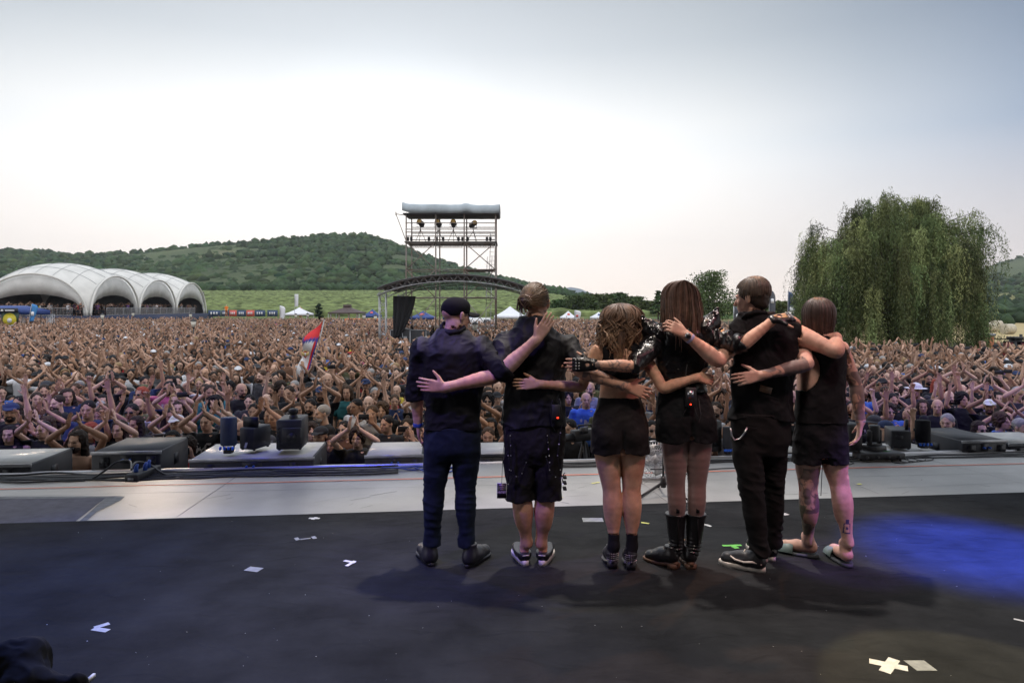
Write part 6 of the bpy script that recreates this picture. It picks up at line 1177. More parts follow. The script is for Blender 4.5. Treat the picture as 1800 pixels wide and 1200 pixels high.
for px, y0, w, lab in ((697, 588, .62, 'black flight case with light label under the mixing stand'), (712, 586, .5, 'grey domed case right of the labelled flight case'), (735, 588, .8, 'dark mixing console case behind the capped man')):
    c = P(px, y0, dF+1.2); t = empty('flight_case', (c[0], c[1], GZ+.55)); tag(t, lab, 'flight case'); h = c[2]-GZ-.55+.25; mb = MB(); mb.box((-w/2, 0, 0), (w/2, .6, h), bev=.03); mb.obj('case_body', M['box'], t); mb = MB()
    for x in (-w/2, w/2): mb.box((x-.015, -.012, 0), (x+.015, .01, h))
    mb.box((-w/2, -.012, h-.03), (w/2, .01, h)); mb.obj('edge_rail', M['alu'], t); mb = MB(); mb.box((-.1, -.012, h*.4), (.1, -.002, h*.75)); mb.obj('label_sticker', M['tapegrey'], t)
# ---- arched tents on the left
M['membrane'] = mat('off_white_membrane', (.62, .60, .55), .6, var=.12, vs=.35, bump=.06, bs=.8); M['panelcloth'] = mat('white_panel_cloth', (.55, .54, .51), .65, var=.15, vs=.5, bump=.10, bs=1.1)
zB = .45; A0 = np.array([-60.2, 97.0]); dv = np.array([-3.5, 44.5]); dv /= np.linalg.norm(dv); pv = np.array([-dv[1], dv[0]])     # dv away along the row, pv to the left
tent = empty('arched_tent', (A0[0], A0[1], zB)); tag(tent, 'row of linked white vaulted event tents on the left', 'tent'); Bay = 14.8; Hh = 5.9
def tentpt(u, v, k): q = A0+pv*(Bay/2)*(1-u)+dv*(Bay*(k+.5)+v*Bay/2); z = Hh*math.sqrt(max(0, 1-(u*v)**2*.9999))**1.0+2.0*(1-u*u)*(1-v*v)-.5*(1-abs(u))*abs(v)**6*0; return np.array([q[0]-A0[0], q[1]-A0[1], z])
nn = 25
for k in range(3):
    us = np.sin(np.linspace(-1, 1, nn)*math.pi/2); V = [tentpt(u, v, k) for u in us for v in us]; F = np.array([(i*nn+j, (i+1)*nn+j, (i+1)*nn+j+1, i*nn+j+1) for i in range(nn-1) for j in range(nn-1)])
    o = obj('roof_bay', mesh_np('roof_bay', V, F), M['membrane'], tent); o.modifiers.new('thick', 'SOLIDIFY').thickness = .05
for k in range(3):
    for u in (-.66, -.33, 0, .33, .66):
        for flip in (0, 1):
            mb = MB(); mb.tube([tentpt(*((u, v, k) if not flip else (v, u, k)))+np.array([0, 0, .05]) for v in np.linspace(-.98, .98, 17)], .022, 4); mb.obj('seam', M['tapegrey'], tent, True)
def panel(side, k):                                   # arch panel: side 'R' faces right along the row, 'F' the front end
    V = []; m_ = 30
    for s_ in (0, .5, 1):
        for i in range(m_):
            a = math.pi*i/(m_-1); t = math.cos(a); zo = Hh*math.sin(a); zi = max(0, .52*Hh*math.sin(a)**.75); z = zo*(1-s_)+zi*s_; tx = t*(1-.10*s_); bul = .25*math.sin(s_*math.pi)+.08*math.sin(i*1.9)*s_
            if side == 'R': q = A0+dv*(Bay*(k+.5)+tx*Bay/2)-pv*(.0+bul)
            else: q = A0+pv*(Bay/2)*(1-tx)-dv*bul
            V.append((q[0]-A0[0], q[1]-A0[1], z))
    F = np.array([(j*m_+i, j*m_+i+1, (j+1)*m_+i+1, (j+1)*m_+i) for j in range(2) for i in range(m_-1)]); o = obj('arch_panel', mesh_np('arch_panel', V, F), M['panelcloth'], tent); o.modifiers.new('thick', 'SOLIDIFY').thickness = .04
    mb = MB(); pts = []
    for i in range(m_):
        a = math.pi*i/(m_-1); t = math.cos(a); z = Hh*math.sin(a)+.05
        q = (A0+dv*(Bay*(k+.5)+t*Bay/2)-pv*.35) if side == 'R' else (A0+pv*(Bay/2)*(1-t)-dv*.35); pts.append((q[0]-A0[0], q[1]-A0[1], z))
    mb.tube(pts, .16, 6, flat=1.0); mb.obj('arch_beam', M['membrane'], tent, True)
for k in range(3): panel('R', k)
panel('F', 0)
mb = MB(); q0, q1 = pv*Bay*.98, pv*Bay*.98+dv*Bay*3; mb.sheet([(*q0, 0), (*q1, 0), (*q1, 4.2), (*q0, 4.2)], .05); q2, q3 = dv*Bay*3-[0, 0] , dv*Bay*3+pv*Bay; mb.sheet([(*q2, 0), (*q3, 0), (*q3, 4.4), (*q2, 4.4)], .05); mb.obj('back_wall', mat('dark_tent_lining', (.12, .115, .11), .9, var=.2, vs=.6), tent)
# second tent at the far left edge so the row goes on
mb = MB(); q0 = A0+pv*Bay
dk = empty('viewing_deck', (A0[0], A0[1], GZ)); tag(dk, 'raised dark blue deck under the white arched tents', 'platform'); mb = MB(); c_ = [A0-pv*1.2-dv*1.5, A0-pv*1.2+dv*46, A0+pv*34+dv*46, A0+pv*34-dv*1.5]; mb.add([(p[0]-A0[0], p[1]-A0[1], z-GZ) for z in (GZ, zB) for p in c_], [(3, 2, 1, 0), (4, 5, 6, 7), (0, 1, 5, 4), (1, 2, 6, 5), (2, 3, 7, 6), (3, 0, 4, 7)]); mb.obj('deck', mat('navy_deck_cloth', (.03, .04, .08), .8, var=.2, vs=.5), dk)
bar = empty('crowd_barrier', (0, 0, 0)); g0 = 'metal barriers along the tent deck'; mb = MB(); Lb = 2.5; mb.tube([(0, 0, .1), (0, 0, 1.15), (Lb, 0, 1.15), (Lb, 0, .1), (0, 0, .1)], .035, 6); mb.obj('rail', M['alu'], bar); mb = MB()
for k in range(1, 13): mb.tube([(Lb*k/13, 0, .1), (Lb*k/13, 0, 1.15)], .02, 4, cap=False)
mb.obj('bars', M['alu'], bar)
ORD = ['first', 'second', 'third', 'fourth', 'fifth', 'sixth', 'seventh', 'eighth', 'ninth', 'tenth', 'eleventh', 'twelfth', 'thirteenth', 'fourteenth']
def copy_tree(o, parent=None):
    c = o.copy(); COL.objects.link(c); c.parent = parent
    for ch in list(o.children): copy_tree(ch, c)
    return c
spots_b = [(A0+pv*(1.5+2.6*k)-dv*1.3, math.atan2(pv[1], pv[0])) for k in range(8)]+[(A0-pv*1.0+dv*(3.0+2.6*k), math.atan2(dv[1], dv[0])) for k in range(13)]
for i, (p, a) in enumerate(spots_b):
    b_ = bar if i == 0 else copy_tree(bar); b_.location = (p[0], p[1], zB); b_.rotation_euler = (0, 0, a); tag(b_, ('silver deck barrier facing the stage, '+('first right of the big arch leg' if i == 0 else ORD[i]+' from the right arch leg')) if i < 8 else 'silver barrier on the receding tent deck side, '+('nearest' if i == 8 else ORD[i-8]+' from the nearest'), 'barrier', g0)
# ---- small tents, gazebo, booth
def pitched_tent(name, px0, px1, yp, ye, d, m, label, open_=True, valance=None, emblem=None, cat='tent'):
    A, B = P(px0, ye, d), P(px1, ye, d); w = B[0]-A[0]; dep = w; gz = float(hz(np.array((px0+px1)/2.), np.array(d))); t = empty(name, ((A[0]+B[0])/2, d+dep/2, gz)); tag(t, label, cat); ze = A[2]-gz; zp = P(0, yp, d+dep/2)[2]-gz; h = w/2; n_ = 7; V = []; F = []
    for s_ in range(4):
        a = s_*math.pi/2; c0 = np.array([h*(math.cos(a)-math.sin(a)), h*(math.sin(a)+math.cos(a))]); c1 = np.array([h*(math.cos(a+math.pi/2)-math.sin(a+math.pi/2)), h*(math.sin(a+math.pi/2)+math.cos(a+math.pi/2))]); b0 = len(V)
        for i in range(n_):
            k = i/(n_-1); sc_ = 1-k; z = ze+(zp-ze)*(k**1.35)
            for c in (c0, c1): V.append((c[0]*sc_, c[1]*sc_, z))
        F += [(b0+2*i, b0+2*i+1, b0+2*i+3, b0+2*i+2) for i in range(n_-1)]
    mb = MB(); mb.add(V, F); o = mb.obj('roof', m, t); mb = MB(); v = valance or .28
    for q0, q1 in (((-h, -h), (h, -h)), ((h, -h), (h, h)), ((h, h), (-h, h)), ((-h, h), (-h, -h))): mb.sheet([(*q0, ze), (*q1, ze), (*q1, ze-v), (*q0, ze-v)][::-1], .02)
    mb.obj('valance', m, t)
    for x in (-h+.06, h-.06):
        for y in (-h+.06, h-.06): mb = MB(); mb.tube([(x, y, 0), (x, y, ze)], .04, 6); mb.obj('leg', M['alu'], t)
    if emblem: mb = MB(); mb.sheet([(-w*.10, -h*.62, ze+(zp-ze)*.26), (w*.10, -h*.62, ze+(zp-ze)*.26), (w*.06, -h*.40, ze+(zp-ze)*.52), (-w*.06, -h*.40, ze+(zp-ze)*.52)]); mb.V[0] = mb.V[0]+[0, -.06, .05]; mb.obj('emblem', emblem, t)
    return t
MW = mat('white_tent_cloth', (.72, .72, .74), .6, var=.06); MBl = mat('royal_blue_tent_cloth', (.02, .05, .20), .6, var=.15); MBr = mat('brown_shingles', (.085, .06, .055), .8, var=.25, vs=3); ME = mat('red_emblem_print', (.6, .10, .08), .6)
pitched_tent('peaked_tent', 500, 540, 540, 551, 100, MW, 'white peaked tent beside the tall white flag'); pitched_tent('peaked_tent', 868, 925, 538, 555, 70, MW, 'white marquee left of the bun-haired man'); pitched_tent('peaked_tent', 986, 1014, 546, 557, 85, MW, 'white tent with red emblem beside the white feather flag', emblem=ME); pitched_tent('peaked_tent', 1040, 1068, 548, 557, 88, MW, 'small white tent left of the wavy-haired woman', emblem=MBl)
pitched_tent('peaked_tent', 638, 666, 543, 554, 84, MBl, 'blue tent left of the curved truss roof', emblem=ME); pitched_tent('peaked_tent', 690, 716, 545, 556, 84, MBl, 'blue tent seen through the black curtain'); pitched_tent('peaked_tent', 720, 762, 546, 557, 80, MBl, 'blue tent with red emblem behind the scaffold tower', emblem=ME); pitched_tent('peaked_tent', 778, 800, 547, 557, 82, MBl, 'blue tent hidden behind the black baseball cap'); pitched_tent('peaked_tent', 816, 842, 550, 559, 80, MBl, 'blue tent right of the black baseball cap')
t = pitched_tent('gazebo', 576, 632, 537, 549, 98, MBr, 'brown shingled gazebo on dark posts behind the crowd', cat='gazebo', valance=.2)
mb = MB(); mb.box((-.5, -.5, P(0, 537, 100)[2]-t.location.z-.25), (.5, .5, P(0, 537, 100)[2]-t.location.z+.15)); mb.obj('ridge_cap', MBr, t)
for x in (-1.9, -.7, .7, 1.9): mb = MB(); mb.tube([(x, -2.1, 0), (x, -2.1, P(0, 549, 98)[2]-t.location.z)], .13, 6); mb.obj('post', M['steel'], t)
# orange stall under the blue tent
c = P(634, 556, 92); mb = MB(); mb.box((-2.2, 0, 0), (2.2, 1.5, 1.7), bev=.1); t = tag(mb.obj('food_stall', M['orange']), 'orange stall counter under the blue tent', 'stall'); t.location = (c[0], c[1], GZ)
def feather_flag(px, yb, yt, d, wpx, m, label, lean=0.0, marks=None, straight=False):
    base = P(px, yb, d); H = (yb-yt)/FPX*d; w = wpx/FPX*d; t = empty('feather_flag', base); tag(t, label, 'flag'); mb = MB(); mb.tube([(0, 0, GZ-base[2]), (0, 0, 0), (lean*.5, 0, H*.6), (lean, 0, H)], .03, 6); mb.obj('pole', M['alu'], t); V = []; n_ = 14
    for i in range(n_):
        k = i/(n_-1); z = H*(.04+.96*k); ww = w*(.72+.28*math.sin(k*2.2)) if straight is False else w; ww *= math.sqrt(max(0, 1-max(0, (k-.72)/.28)**2.2)) if not straight else 1; x0 = lean*(k**1.3)+.03
        for j in range(4): V.append((x0+ww*j/3, .06*math.sin(j*1.4+k*4), z))
    F = np.array([(i*4+j, i*4+j+1, (i+1)*4+j+1, (i+1)*4+j) for i in range(n_-1) for j in range(3)]); o = obj('cloth', mesh_np('cloth', V, F), m, t); o.modifiers.new('thick', 'SOLIDIFY').thickness = .01
    for (k0, k1, mm, fw) in (marks or []):
        mb = MB(); z0, z1 = H*k0, H*k1; x0 = lean*k0+.06+w*.12; mb.sheet([(x0, -.075, z0), (x0+w*fw, -.075, z0), (x0+w*fw, -.075, z1), (x0+w*fw*.5, -.075, z1+(z1-z0)*.15), (x0, -.075, z1)], .01); mb.obj('print', mm, o)
    return t
MG = mat('charcoal_flag', (.08, .085, .10), .7); MN = mat('navy_flag', (.04, .07, .14), .7); MT = mat('cyan_flag', (.05, .22, .50), .7)
feather_flag(51, 566, 534, 60, 11, MT, 'sky-blue feather flag beside the left booth', .25, [(.35, .55, M['white'], .5)])
feather_flag(492, 562, 537, 90, 9, MW, 'white feather flag left of the white peaked tent'); feather_flag(518, 540, 517, 98, 6, MW, 'tall narrow white flag above the white peaked tent', 0, None, True); feather_flag(1010, 562, 545, 80, 11, MW, 'white feather flag right of the white emblem tent', 0, [(.3, .5, ME, .4)])
feather_flag(1385, 575, 511, 62, 13, MN, 'dark blue feather flag with white prints left of the tank-top man', 0, [(.62, .82, MG, .7), (.38, .55, M['white'], .6), (.12, .28, M['white'], .6)]); feather_flag(1352, 570, 508, 66, 11, MG, 'charcoal feather flag behind the sleeveless man head', 0, [(.6, .72, M['white'], .5)])
feather_flag(1290, 585, 538, 40, 10, MG, 'charcoal feather flag with white shield left of the sleeveless man', 0, [(.38, .68, M['white'], .7), (.08, .16, M['white'], .6)]); feather_flag(1221, 560, 512, 75, 7, M['orange'], 'orange feather flag behind the tall woman')
# banners along the back fence
for i, (x0, x1, m, lab) in enumerate(((366, 388, MN, 'navy banner nearest the white tents'), (389, 402, MN, 'navy banner second from the white tents'), (403, 416, ME, 'red banner left of the pale lettered banner'), (417, 432, MN, 'navy banner with pale letters on the back fence'), (433, 447, ME, 'red banner right of the pale lettered banner'), (448, 466, MN, 'navy banner at the right end of the long fence row'), (470, 488, MN, 'short navy banner left of the white feather flag'))):
    a = P(x0, 556, 118); b = P(x1, 545, 118); t = empty('fence_banner', (a[0], 118, a[2])); tag(t, lab, 'banner', 'sponsor banners on the back fence'); w, h = b[0]-a[0], b[2]-a[2]; mb = MB(); mb.box((0, 0, 0), (w, .05, h)); mb.obj('cloth', m, t)
    mb = MB()
    for k in range(3): mb.box((w*(.18+.22*k), -.02, h*.3), (w*(.30+.22*k), -.002, h*.7))
    mb.obj('print', M['white'], t)
    mb = MB(); mb.tube([(0, .1, -1.5), (0, .1, h)], .04, 5); mb.obj('post', M['steel'], t)
# left booth
c = P(0, 0, 62); bo = empty('booth', (P(40, 0, 62)[0], 62, GZ)); tag(bo, 'blue-roofed booth with dark sign and yellow emblem at far left', 'booth'); ox = bo.location.x; zf = lambda y, d=62: CH+(540-y)/FPX*d-GZ; xf = lambda px, d=62: (px-900)/FPX*d-ox
mb = MB(); mb.add([(xf(-80), 0, zf(551)), (xf(88), 0, zf(553)), (xf(88), 0, zf(545)), (xf(-80), 0, zf(542)), (xf(-60, 65.5), 3.5, zf(537, 65.5)), (xf(46, 65.5), 3.5, zf(537, 65.5)), (xf(84, 69), 7, zf(546, 69)), (xf(-80, 69), 7, zf(542, 69))], [(0, 1, 2, 3), (3, 2, 5, 4), (2, 6, 5), (4, 5, 6, 7)]); o = mb.obj('canopy', MBl, bo); o.modifiers.new('thick', 'SOLIDIFY').thickness = .04
mb = MB(); mb.box((xf(-60), -.3, zf(549)), (xf(34), -.15, zf(541.5))); sg = mb.obj('sign_board', mat('black_sign', (.012, .014, .02), .5), bo)
mb = MB(); 
for k in range(7): mb.box((xf(14+2.3*k), -.36, zf(547)), (xf(15.8+2.3*k), -.31, zf(544.6)))
mb.box((xf(6), -.36, zf(547)), (xf(10.5), -.31, zf(545.4))); mb.box((xf(7), -.36, zf(545.3)), (xf(9.5), -.31, zf(543.6))); mb.obj('lettering', M['white'], sg)
mb = MB(); mb.box((xf(4), -.1, zf(565)), (xf(33), .0, zf(549.5))); pn = mb.obj('poster', mat('dark_green_poster', (.05, .09, .06), .6), bo); mb = MB(); mb.tube([(xf(18.5), -.12, zf(562)), (xf(18.5), -.11, zf(562))], .62, 24); mb.obj('emblem', M['yellow'], pn); mb = MB(); mb.tube([(xf(18.5), -.14, zf(563)), (xf(18.5), -.125, zf(563))], .22, 16); mb.obj('emblem_center', M['white'], pn)
for px in (36, 82, 88): mb = MB(); truss(mb, (xf(px), .3, 0), (xf(px), .3, zf(552)), .22, .02); mb.obj('truss_post', M['alu'], bo)
# street lanterns
lan = None
for i, (px, yt, d, lab) in enumerate(((340, 561, 44, 'nearest glass street lantern left of centre in the crowd'), (180, 551, 62, 'glass street lantern in front of the first tent leg'), (72, 544, 66, 'glass street lantern beside the blue booth canopy'), (234, 548, 78, 'small street lantern in front of the second tent arch'), (335, 550, 76, 'small street lantern before the last tent arch'), (520, 551, 84, 'street lantern under the white peaked tent'), (541, 550, 86, 'street lantern right of the white peaked tent'), (640, 552, 70, 'left street lantern of the pair by the orange stall'), (660, 553, 66, 'right street lantern of the pair by the orange stall'), (835, 566, 40, 'street lantern right of the capped man face'), (1075, 551, 80, 'street lantern right of the small white tent'))):
    top = P(px, yt, d)
    if lan is None:
        lan = empty('street_lantern'); mb = MB(); mb.tube([(0, 0, -2.6), (0, 0, -.5)], [.05, .035], 8); mb.obj('pole', M['plastic'], lan); mb = MB(); mb.lathe([(.10, -.5), (.19, -.12)], n=6); mb.obj('glass', mat('milky_glass', (.75, .72, .62), .3), lan); mb = MB(); mb.lathe([(.23, -.12), (.20, -.08), (.06, .0), (.02, .06)], n=6); mb.obj('cap', M['plastic'], lan); mb = MB(); mb.lathe([(.11, -.54), (.11, -.50)], n=6); mb.obj('base_ring', M['plastic'], lan); l_ = lan
    else: l_ = copy_tree(lan)
    l_.location = top; tag(l_, lab, 'street lamp', 'street lanterns standing in the crowd')
# white van
c = P(846, 563, 72); van = empty('van', (c[0], c[1], float(hz(np.array(846.), np.array(72.))))); tag(van, 'white van parked behind the crowd right of the capped man', 'van'); mb = MB(); pf = [(-2.0, .35), (2.0, .35), (2.05, 1.1), (1.5, 1.35), (.9, 2.1), (-1.95, 2.15)]; mb.add([(x, y, z) for y in (-.95, .95) for x, z in pf], [tuple(range(6)), tuple(range(11, 5, -1))]+[(i, i+6, (i+1) % 6+6, (i+1) % 6) for i in range(6)]); mb.obj('body', M['white'], van)
mb = MB(); mb.sheet([(.3, -.96, 1.35), (1.4, -.96, 1.35), (.85, -.96, 1.95), (.3, -.96, 1.95)], .01); mb.obj('window', M['cable'], van)
for x in (-1.3, 1.3): mb = MB(); mb.tube([(x, -1.0, .35), (x, -.8, .35)], .34, 14); mb.obj('wheel', M['cable'], van)
# right side: iron fence, brick pillar, maroon gate, banners under the willow
def fence(px0, px1, d0, d1, yt, label, name='iron_fence'):
    a = P(px0, 0, d0); b = P(px1, 0, d1); t = empty(name, (a[0], a[1], GZ)); tag(t, label, 'fence'); v = (b-a)*[1, 1, 0]; L = np.linalg.norm(v); u = v/L; h = P(0, yt, (d0+d1)/2)[2]-GZ; mb = MB()
    for z in (.25, h*.72, h*.9): mb.tube([(0, 0, z), v+[0, 0, z]], .028, 5)
    mb.obj('rail', M['plastic'], t); mb = MB()
    for k in range(int(L/.14)): p = u*.14*k; mb.tube([p+[0, 0, .1], p+[0, 0, h]], .013, 4)
    mb.obj('bars', M['plastic'], t)
    for k in range(int(L/2.4)+1): mb = MB(); p = u*2.4*k; mb.box(p+[-.05, -.05, 0], p+[.05, .05, h+.1]); mb.obj('post', M['plastic'], t)
    return t
fence(1700, 1920, 37, 33, 591, 'black iron fence in front of the stubble field'); 
MBk = mat('orange_brick', (.42, .15, .07), .85, var=.3, vs=6); c = P(1728, 0, 36.5); t = empty('brick_pillar', (c[0], c[1]-.35, GZ)); tag(t, 'orange brick pillar with cap in the fence by the willow', 'pillar'); mb = MB(); mb.box((-.2, -.2, 0), (.2, .2, P(0, 590, 36)[2]-GZ)); mb.obj('shaft', MBk, t); mb = MB(); mb.box((-.26, -.26, P(0, 590, 36)[2]-GZ), (.26, .26, P(0, 590, 36)[2]-GZ+.12)); mb.obj('cap', M['tapegrey'], t)
c = P(1784, 0, 34.2); t = empty('gate_pillar', (c[0], c[1], GZ)); tag(t, 'dark pillar between the two maroon fence panels', 'pillar'); mb = MB(); mb.box((-.18, -.2, 0), (.18, .2, P(0, 596, 34)[2]-GZ)); mb.obj('shaft', M['plastic'], t); mb = MB(); mb.box((-.25, -.26, P(0, 596, 34)[2]-GZ), (.25, .26, P(0, 592, 34)[2]-GZ)); mb.obj('cap', M['plastic'], t)
MM = mat('maroon_panel', (.13, .018, .022), .7, var=.25, vs=4)
for x0, x1, lab in ((1765, 1781, 'maroon fence panel left of the dark pillar'), (1788, 1850, 'maroon fence panel cut by the right edge')): a = P(x0, 645, 34); b = P(x1, 600, 34); t = empty('maroon_fence', (a[0], 34, GZ)); tag(t, lab, 'fence'); mb = MB(); mb.box((0, 0, 0), (b[0]-a[0], .06, b[2]-GZ)); mb.obj('board', MM, t); mb = MB(); mb.box((0, -.03, b[2]-GZ-.04), (b[0]-a[0], .09, b[2]-GZ+.02)); mb.obj('top_rail', M['plastic'], t)
for x0, x1, m, lab in ((1596, 1612, M['blue'], 'blue banner under the willow near its trunk'), (1614, 1640, MW, 'pale banner under the willow centre'), (1645, 1675, mat('grey_banner', (.25, .26, .28), .7), 'grey banner under the willow right of centre'), (1680, 1700, MW, 'white banner with orange disc under the willow right side')):
    a = P(x0, 640, 36); b = P(x1, 611, 36); t = empty('fence_banner', (a[0], 36, a[2])); tag(t, lab, 'banner', 'banners hung under the willow'); mb = MB(); mb.box((0, 0, 0), (b[0]-a[0], .04, b[2]-a[2])); mb.obj('cloth', m, t)
    if 'disc' in lab: mb = MB(); mb.tube([((b[0]-a[0])/2, -.02, (b[2]-a[2])*.6), ((b[0]-a[0])/2, -.01, (b[2]-a[2])*.6)], .2, 18); mb.obj('print', M['orange'], t)
# tricolour flag on a pole held up in the crowd
dG = 17.0; tip = P(570, 562, dG); bot = P(552, 640, dG); t = empty('flag', (bot[0], bot[1], GZ)); tag(t, 'red, blue and white flag with coat of arms waved above the crowd', 'flag'); o0 = np.array(t.location); mb = MB(); mb.tube([P(545, 672, dG)-o0, tip-o0], .012, 6); mb.obj('pole', M['alu'], t)
A, B, Cc, Dd = P(567, 564, dG), P(542, 652, dG-.1), P(521, 664, dG-.30), P(534, 594, dG-.15)   # top of pole edge, bottom pole edge, free ends
V = []; C = []; nu, nv = 26, 40
for i in range(nu):
    for j in range(nv):
        u, v = i/(nu-1), j/(nv-1); p = (A*(1-u)+B*u)*(1-v)+(Dd*(1-u)+Cc*u)*v; p = p+np.array([.02*math.sin(v*7+u*3), .10*math.sin(u*9+v*4)*min(1, v*2+.2), .02*math.sin(u*11)]); V.append(p-o0)
        s_ = u*.72+v*.28*0+.0; q = (u*.85+(v-.3)*.35)
        q = u+.22*v; c = (.66, .025, .03) if q < .33 else (.03, .05, .32) if q < .39 or v < .10 else (.66, .025, .03) if v < .22 else (.80, .80, .81)
        if v > .90 and q < .43: c = (.03, .05, .32)
        C.append(c)
V = np.array(V); C = np.array(C); me = mesh_np('cloth', V, np.array([(i*nv+j, (i+1)*nv+j, (i+1)*nv+j+1, i*nv+j+1) for i in range(nu-1) for j in range(nv-1)])); add_attr(me, 'col', C); fl = obj('cloth', me, mat('flag_cloth', (1, 1, 1), .7, attr='col'), t); fl.modifiers.new('thick', 'SOLIDIFY').thickness = .004
def fpt(u, v, off=-.02): i, j = int(u*(nu-1)), int(v*(nv-1)); return V[i*nv+j]+[0, off-.0, 0]
mb = MB(); c0 = fpt(.55, .62, -.09); mb.mi = 0; sh = [(-.09, .10), (.09, .10), (.09, -.02), (.0, -.13), (-.09, -.02)]; mb.sheet([c0+[x, 0, z] for x, z in sh][::-1], .006); mb.mi = 1; mb.sheet([c0+[x*.6, -.004, z*.6] for x, z in sh][::-1], .004); mb.mi = 2
for sx_ in (-1, 1): mb.sheet([c0+[sx_*.02, -.008, .05], c0+[sx_*.13, -.008, .12], c0+[sx_*.12, -.008, -.02], c0+[sx_*.02, -.008, -.06]][::sx_], .004)
mb.box(c0+[-.05, -.01, .10], c0+[.05, -.002, .15]); mb.V = [c0+(v-c0)*.72 for v in mb.V]; mb.obj('coat_of_arms', [ME, M['white'], mat('pale_gold', (.55, .42, .16), .6)], fl)
print('structures', time.time()-T0)
# ------------------------------------------------------------------ the crowd
def crowd_mat(name, kind):
    m = bpy.data.materials.new(name); m.use_nodes = True; nt = m.node_tree; b = nt.nodes['Principled BSDF']; b.inputs['Roughness'].default_value = .6 if kind == 'skin' else .8; b.inputs['Specular IOR Level'].default_value = .35
    oi = N(nt, 'ShaderNodeObjectInfo'); src = oi.outputs['Color']; tcn = N(nt, 'ShaderNodeTexCoord')
    nz = N(nt, 'ShaderNodeTexNoise', ins={'Scale': 9.0, 'Detail': 4.0}); LK(nt, tcn.outputs['Object'], nz.inputs[0]); mp = N(nt, 'ShaderNodeMapRange', ins={'From Min': .3, 'From Max': .7, 'To Min': .85, 'To Max': 1.12}); LK(nt, nz.outputs['Fac'], mp.inputs[0])
    mu = N(nt, 'ShaderNodeMix', data_type='RGBA', blend_type='MULTIPLY'); mu.inputs[0].default_value = 1; LK(nt, src, mu.inputs[6]); LK(nt, mp.outputs[0], mu.inputs[7]); res = mu.outputs[2]
    if kind == 'skin':
        a = N(nt, 'ShaderNodeAttribute', attribute_name='fcol'); f = N(nt, 'ShaderNodeAttribute', attribute_name='fmask'); mi = N(nt, 'ShaderNodeMix', data_type='RGBA'); LK(nt, f.outputs['Fac'], mi.inputs[0]); LK(nt, res, mi.inputs[6]); LK(nt, a.outputs['Color'], mi.inputs[7]); res = mi.outputs[2]
    if kind == 'shirt':
        f = N(nt, 'ShaderNodeAttribute', attribute_name='fmask'); n2 = N(nt, 'ShaderNodeTexNoise', ins={'Scale': 16.0, 'Detail': 3.0}); n2.noise_dimensions = '4D'; LK(nt, tcn.outputs['Object'], n2.inputs['Vector']); LK(nt, oi.outputs['Random'], n2.inputs['W'])
        gt = N(nt, 'ShaderNodeMath', operation='GREATER_THAN'); gt.inputs[1].default_value = .52; LK(nt, n2.outputs['Fac'], gt.inputs[0]); m1 = N(nt, 'ShaderNodeMath', operation='MULTIPLY'); LK(nt, gt.outputs[0], m1.inputs[0]); LK(nt, f.outputs['Fac'], m1.inputs[1])
        m2 = N(nt, 'ShaderNodeMath', operation='MULTIPLY'); LK(nt, m1.outputs[0], m2.inputs[0]); LK(nt, oi.outputs['Alpha'], m2.inputs[1]); mi = N(nt, 'ShaderNodeMix', data_type='RGBA'); mi.inputs[7].default_value = (.45, .42, .40, 1); LK(nt, m2.outputs[0], mi.inputs[0]); LK(nt, res, mi.inputs[6]); res = mi.outputs[2]
    LK(nt, res, b.inputs['Base Color']); return m
MC = {k: crowd_mat('crowd_'+k, k) for k in ('skin', 'shirt', 'hair')}
HC = np.array([0, -.03, 1.62])                              # head centre (ear level) of every figure, facing -Y
def cj(x, y, z): return np.array([x, y, z])
POSES = {  # elbow, wrist, hand dir, back-of-hand normal, for the right (x > 0) and left arm
 'overhead': [(cj(.285, -.15, 1.60), cj(.062, -.22, 1.77), (-.15, -.05, 1), (1, .2, 0), .12)]*2,
 'wide': [(cj(.34, -.11, 1.54), cj(.32, -.17, 1.79), (.0, -.1, 1), (.2, 1, 0), .25)]*2,
 'chest': [(cj(.25, -.10, 1.14), cj(.055, -.33, 1.32), (-.2, -.3, .8), (1, 0, .2), .12)]*2,
 'face': [(cj(.31, -.16, 1.33), cj(.06, -.33, 1.56), (-.15, -.05, 1), (1, 0, 0), .15)]*2,
 'cross': [(cj(.38, -.10, 1.52), cj(.085, -.15, 1.78), (-.4, 0, .9), (1, 0, .4), .12)]*2,
 'phone': [(cj(.27, -.18, 1.30), cj(.10, -.36, 1.55), (-.3, -.1, 1), (.4, -1, 0), .7)]*2,
 'down': [(cj(.245, .02, 1.14), cj(.225, -.10, .90), (0, -.2, -1), (1, 0, 0), .35)]*2,
 'fist': [(cj(.29, -.12, 1.57), cj(.25, -.16, 1.82), (0, -.1, 1), (.1, 1, 0), 1.3), (cj(.245, .02, 1.14), cj(.225, -.10, .90), (0, -.2, -1), (1, 0, 0), .35)],
 'wave': [(cj(.30, -.10, 1.62), cj(.26, -.12, 1.88), (-.1, -.1, 1), (0, 1, 0), .15), (cj(.25, -.10, 1.14), cj(.12, -.33, 1.30), (-.2, -.3, .8), (1, 0, .2), .3)],
 'film': [(cj(.24, -.22, 1.52), cj(.12, -.34, 1.74), (-.2, -.1, 1), (.4, -1, 0), .8), (cj(.245, .02, 1.14), cj(.225, -.10, .90), (0, -.2, -1), (1, 0, 0), .35)],
 'front': [(cj(.26, -.22, 1.40), cj(.16, -.42, 1.56), (-.3, -.2, 1), (.6, .6, 0), .12), (cj(.33, -.14, 1.50), cj(.20, -.24, 1.72), (-.2, -.1, 1), (.6, .6, 0), .12)],
 'lean': [(cj(.27, -.10, 1.20), cj(.07, -.36, 1.16), (-.9, -.2, -.1), (.2, -.5, 1), .4)]*2,
}
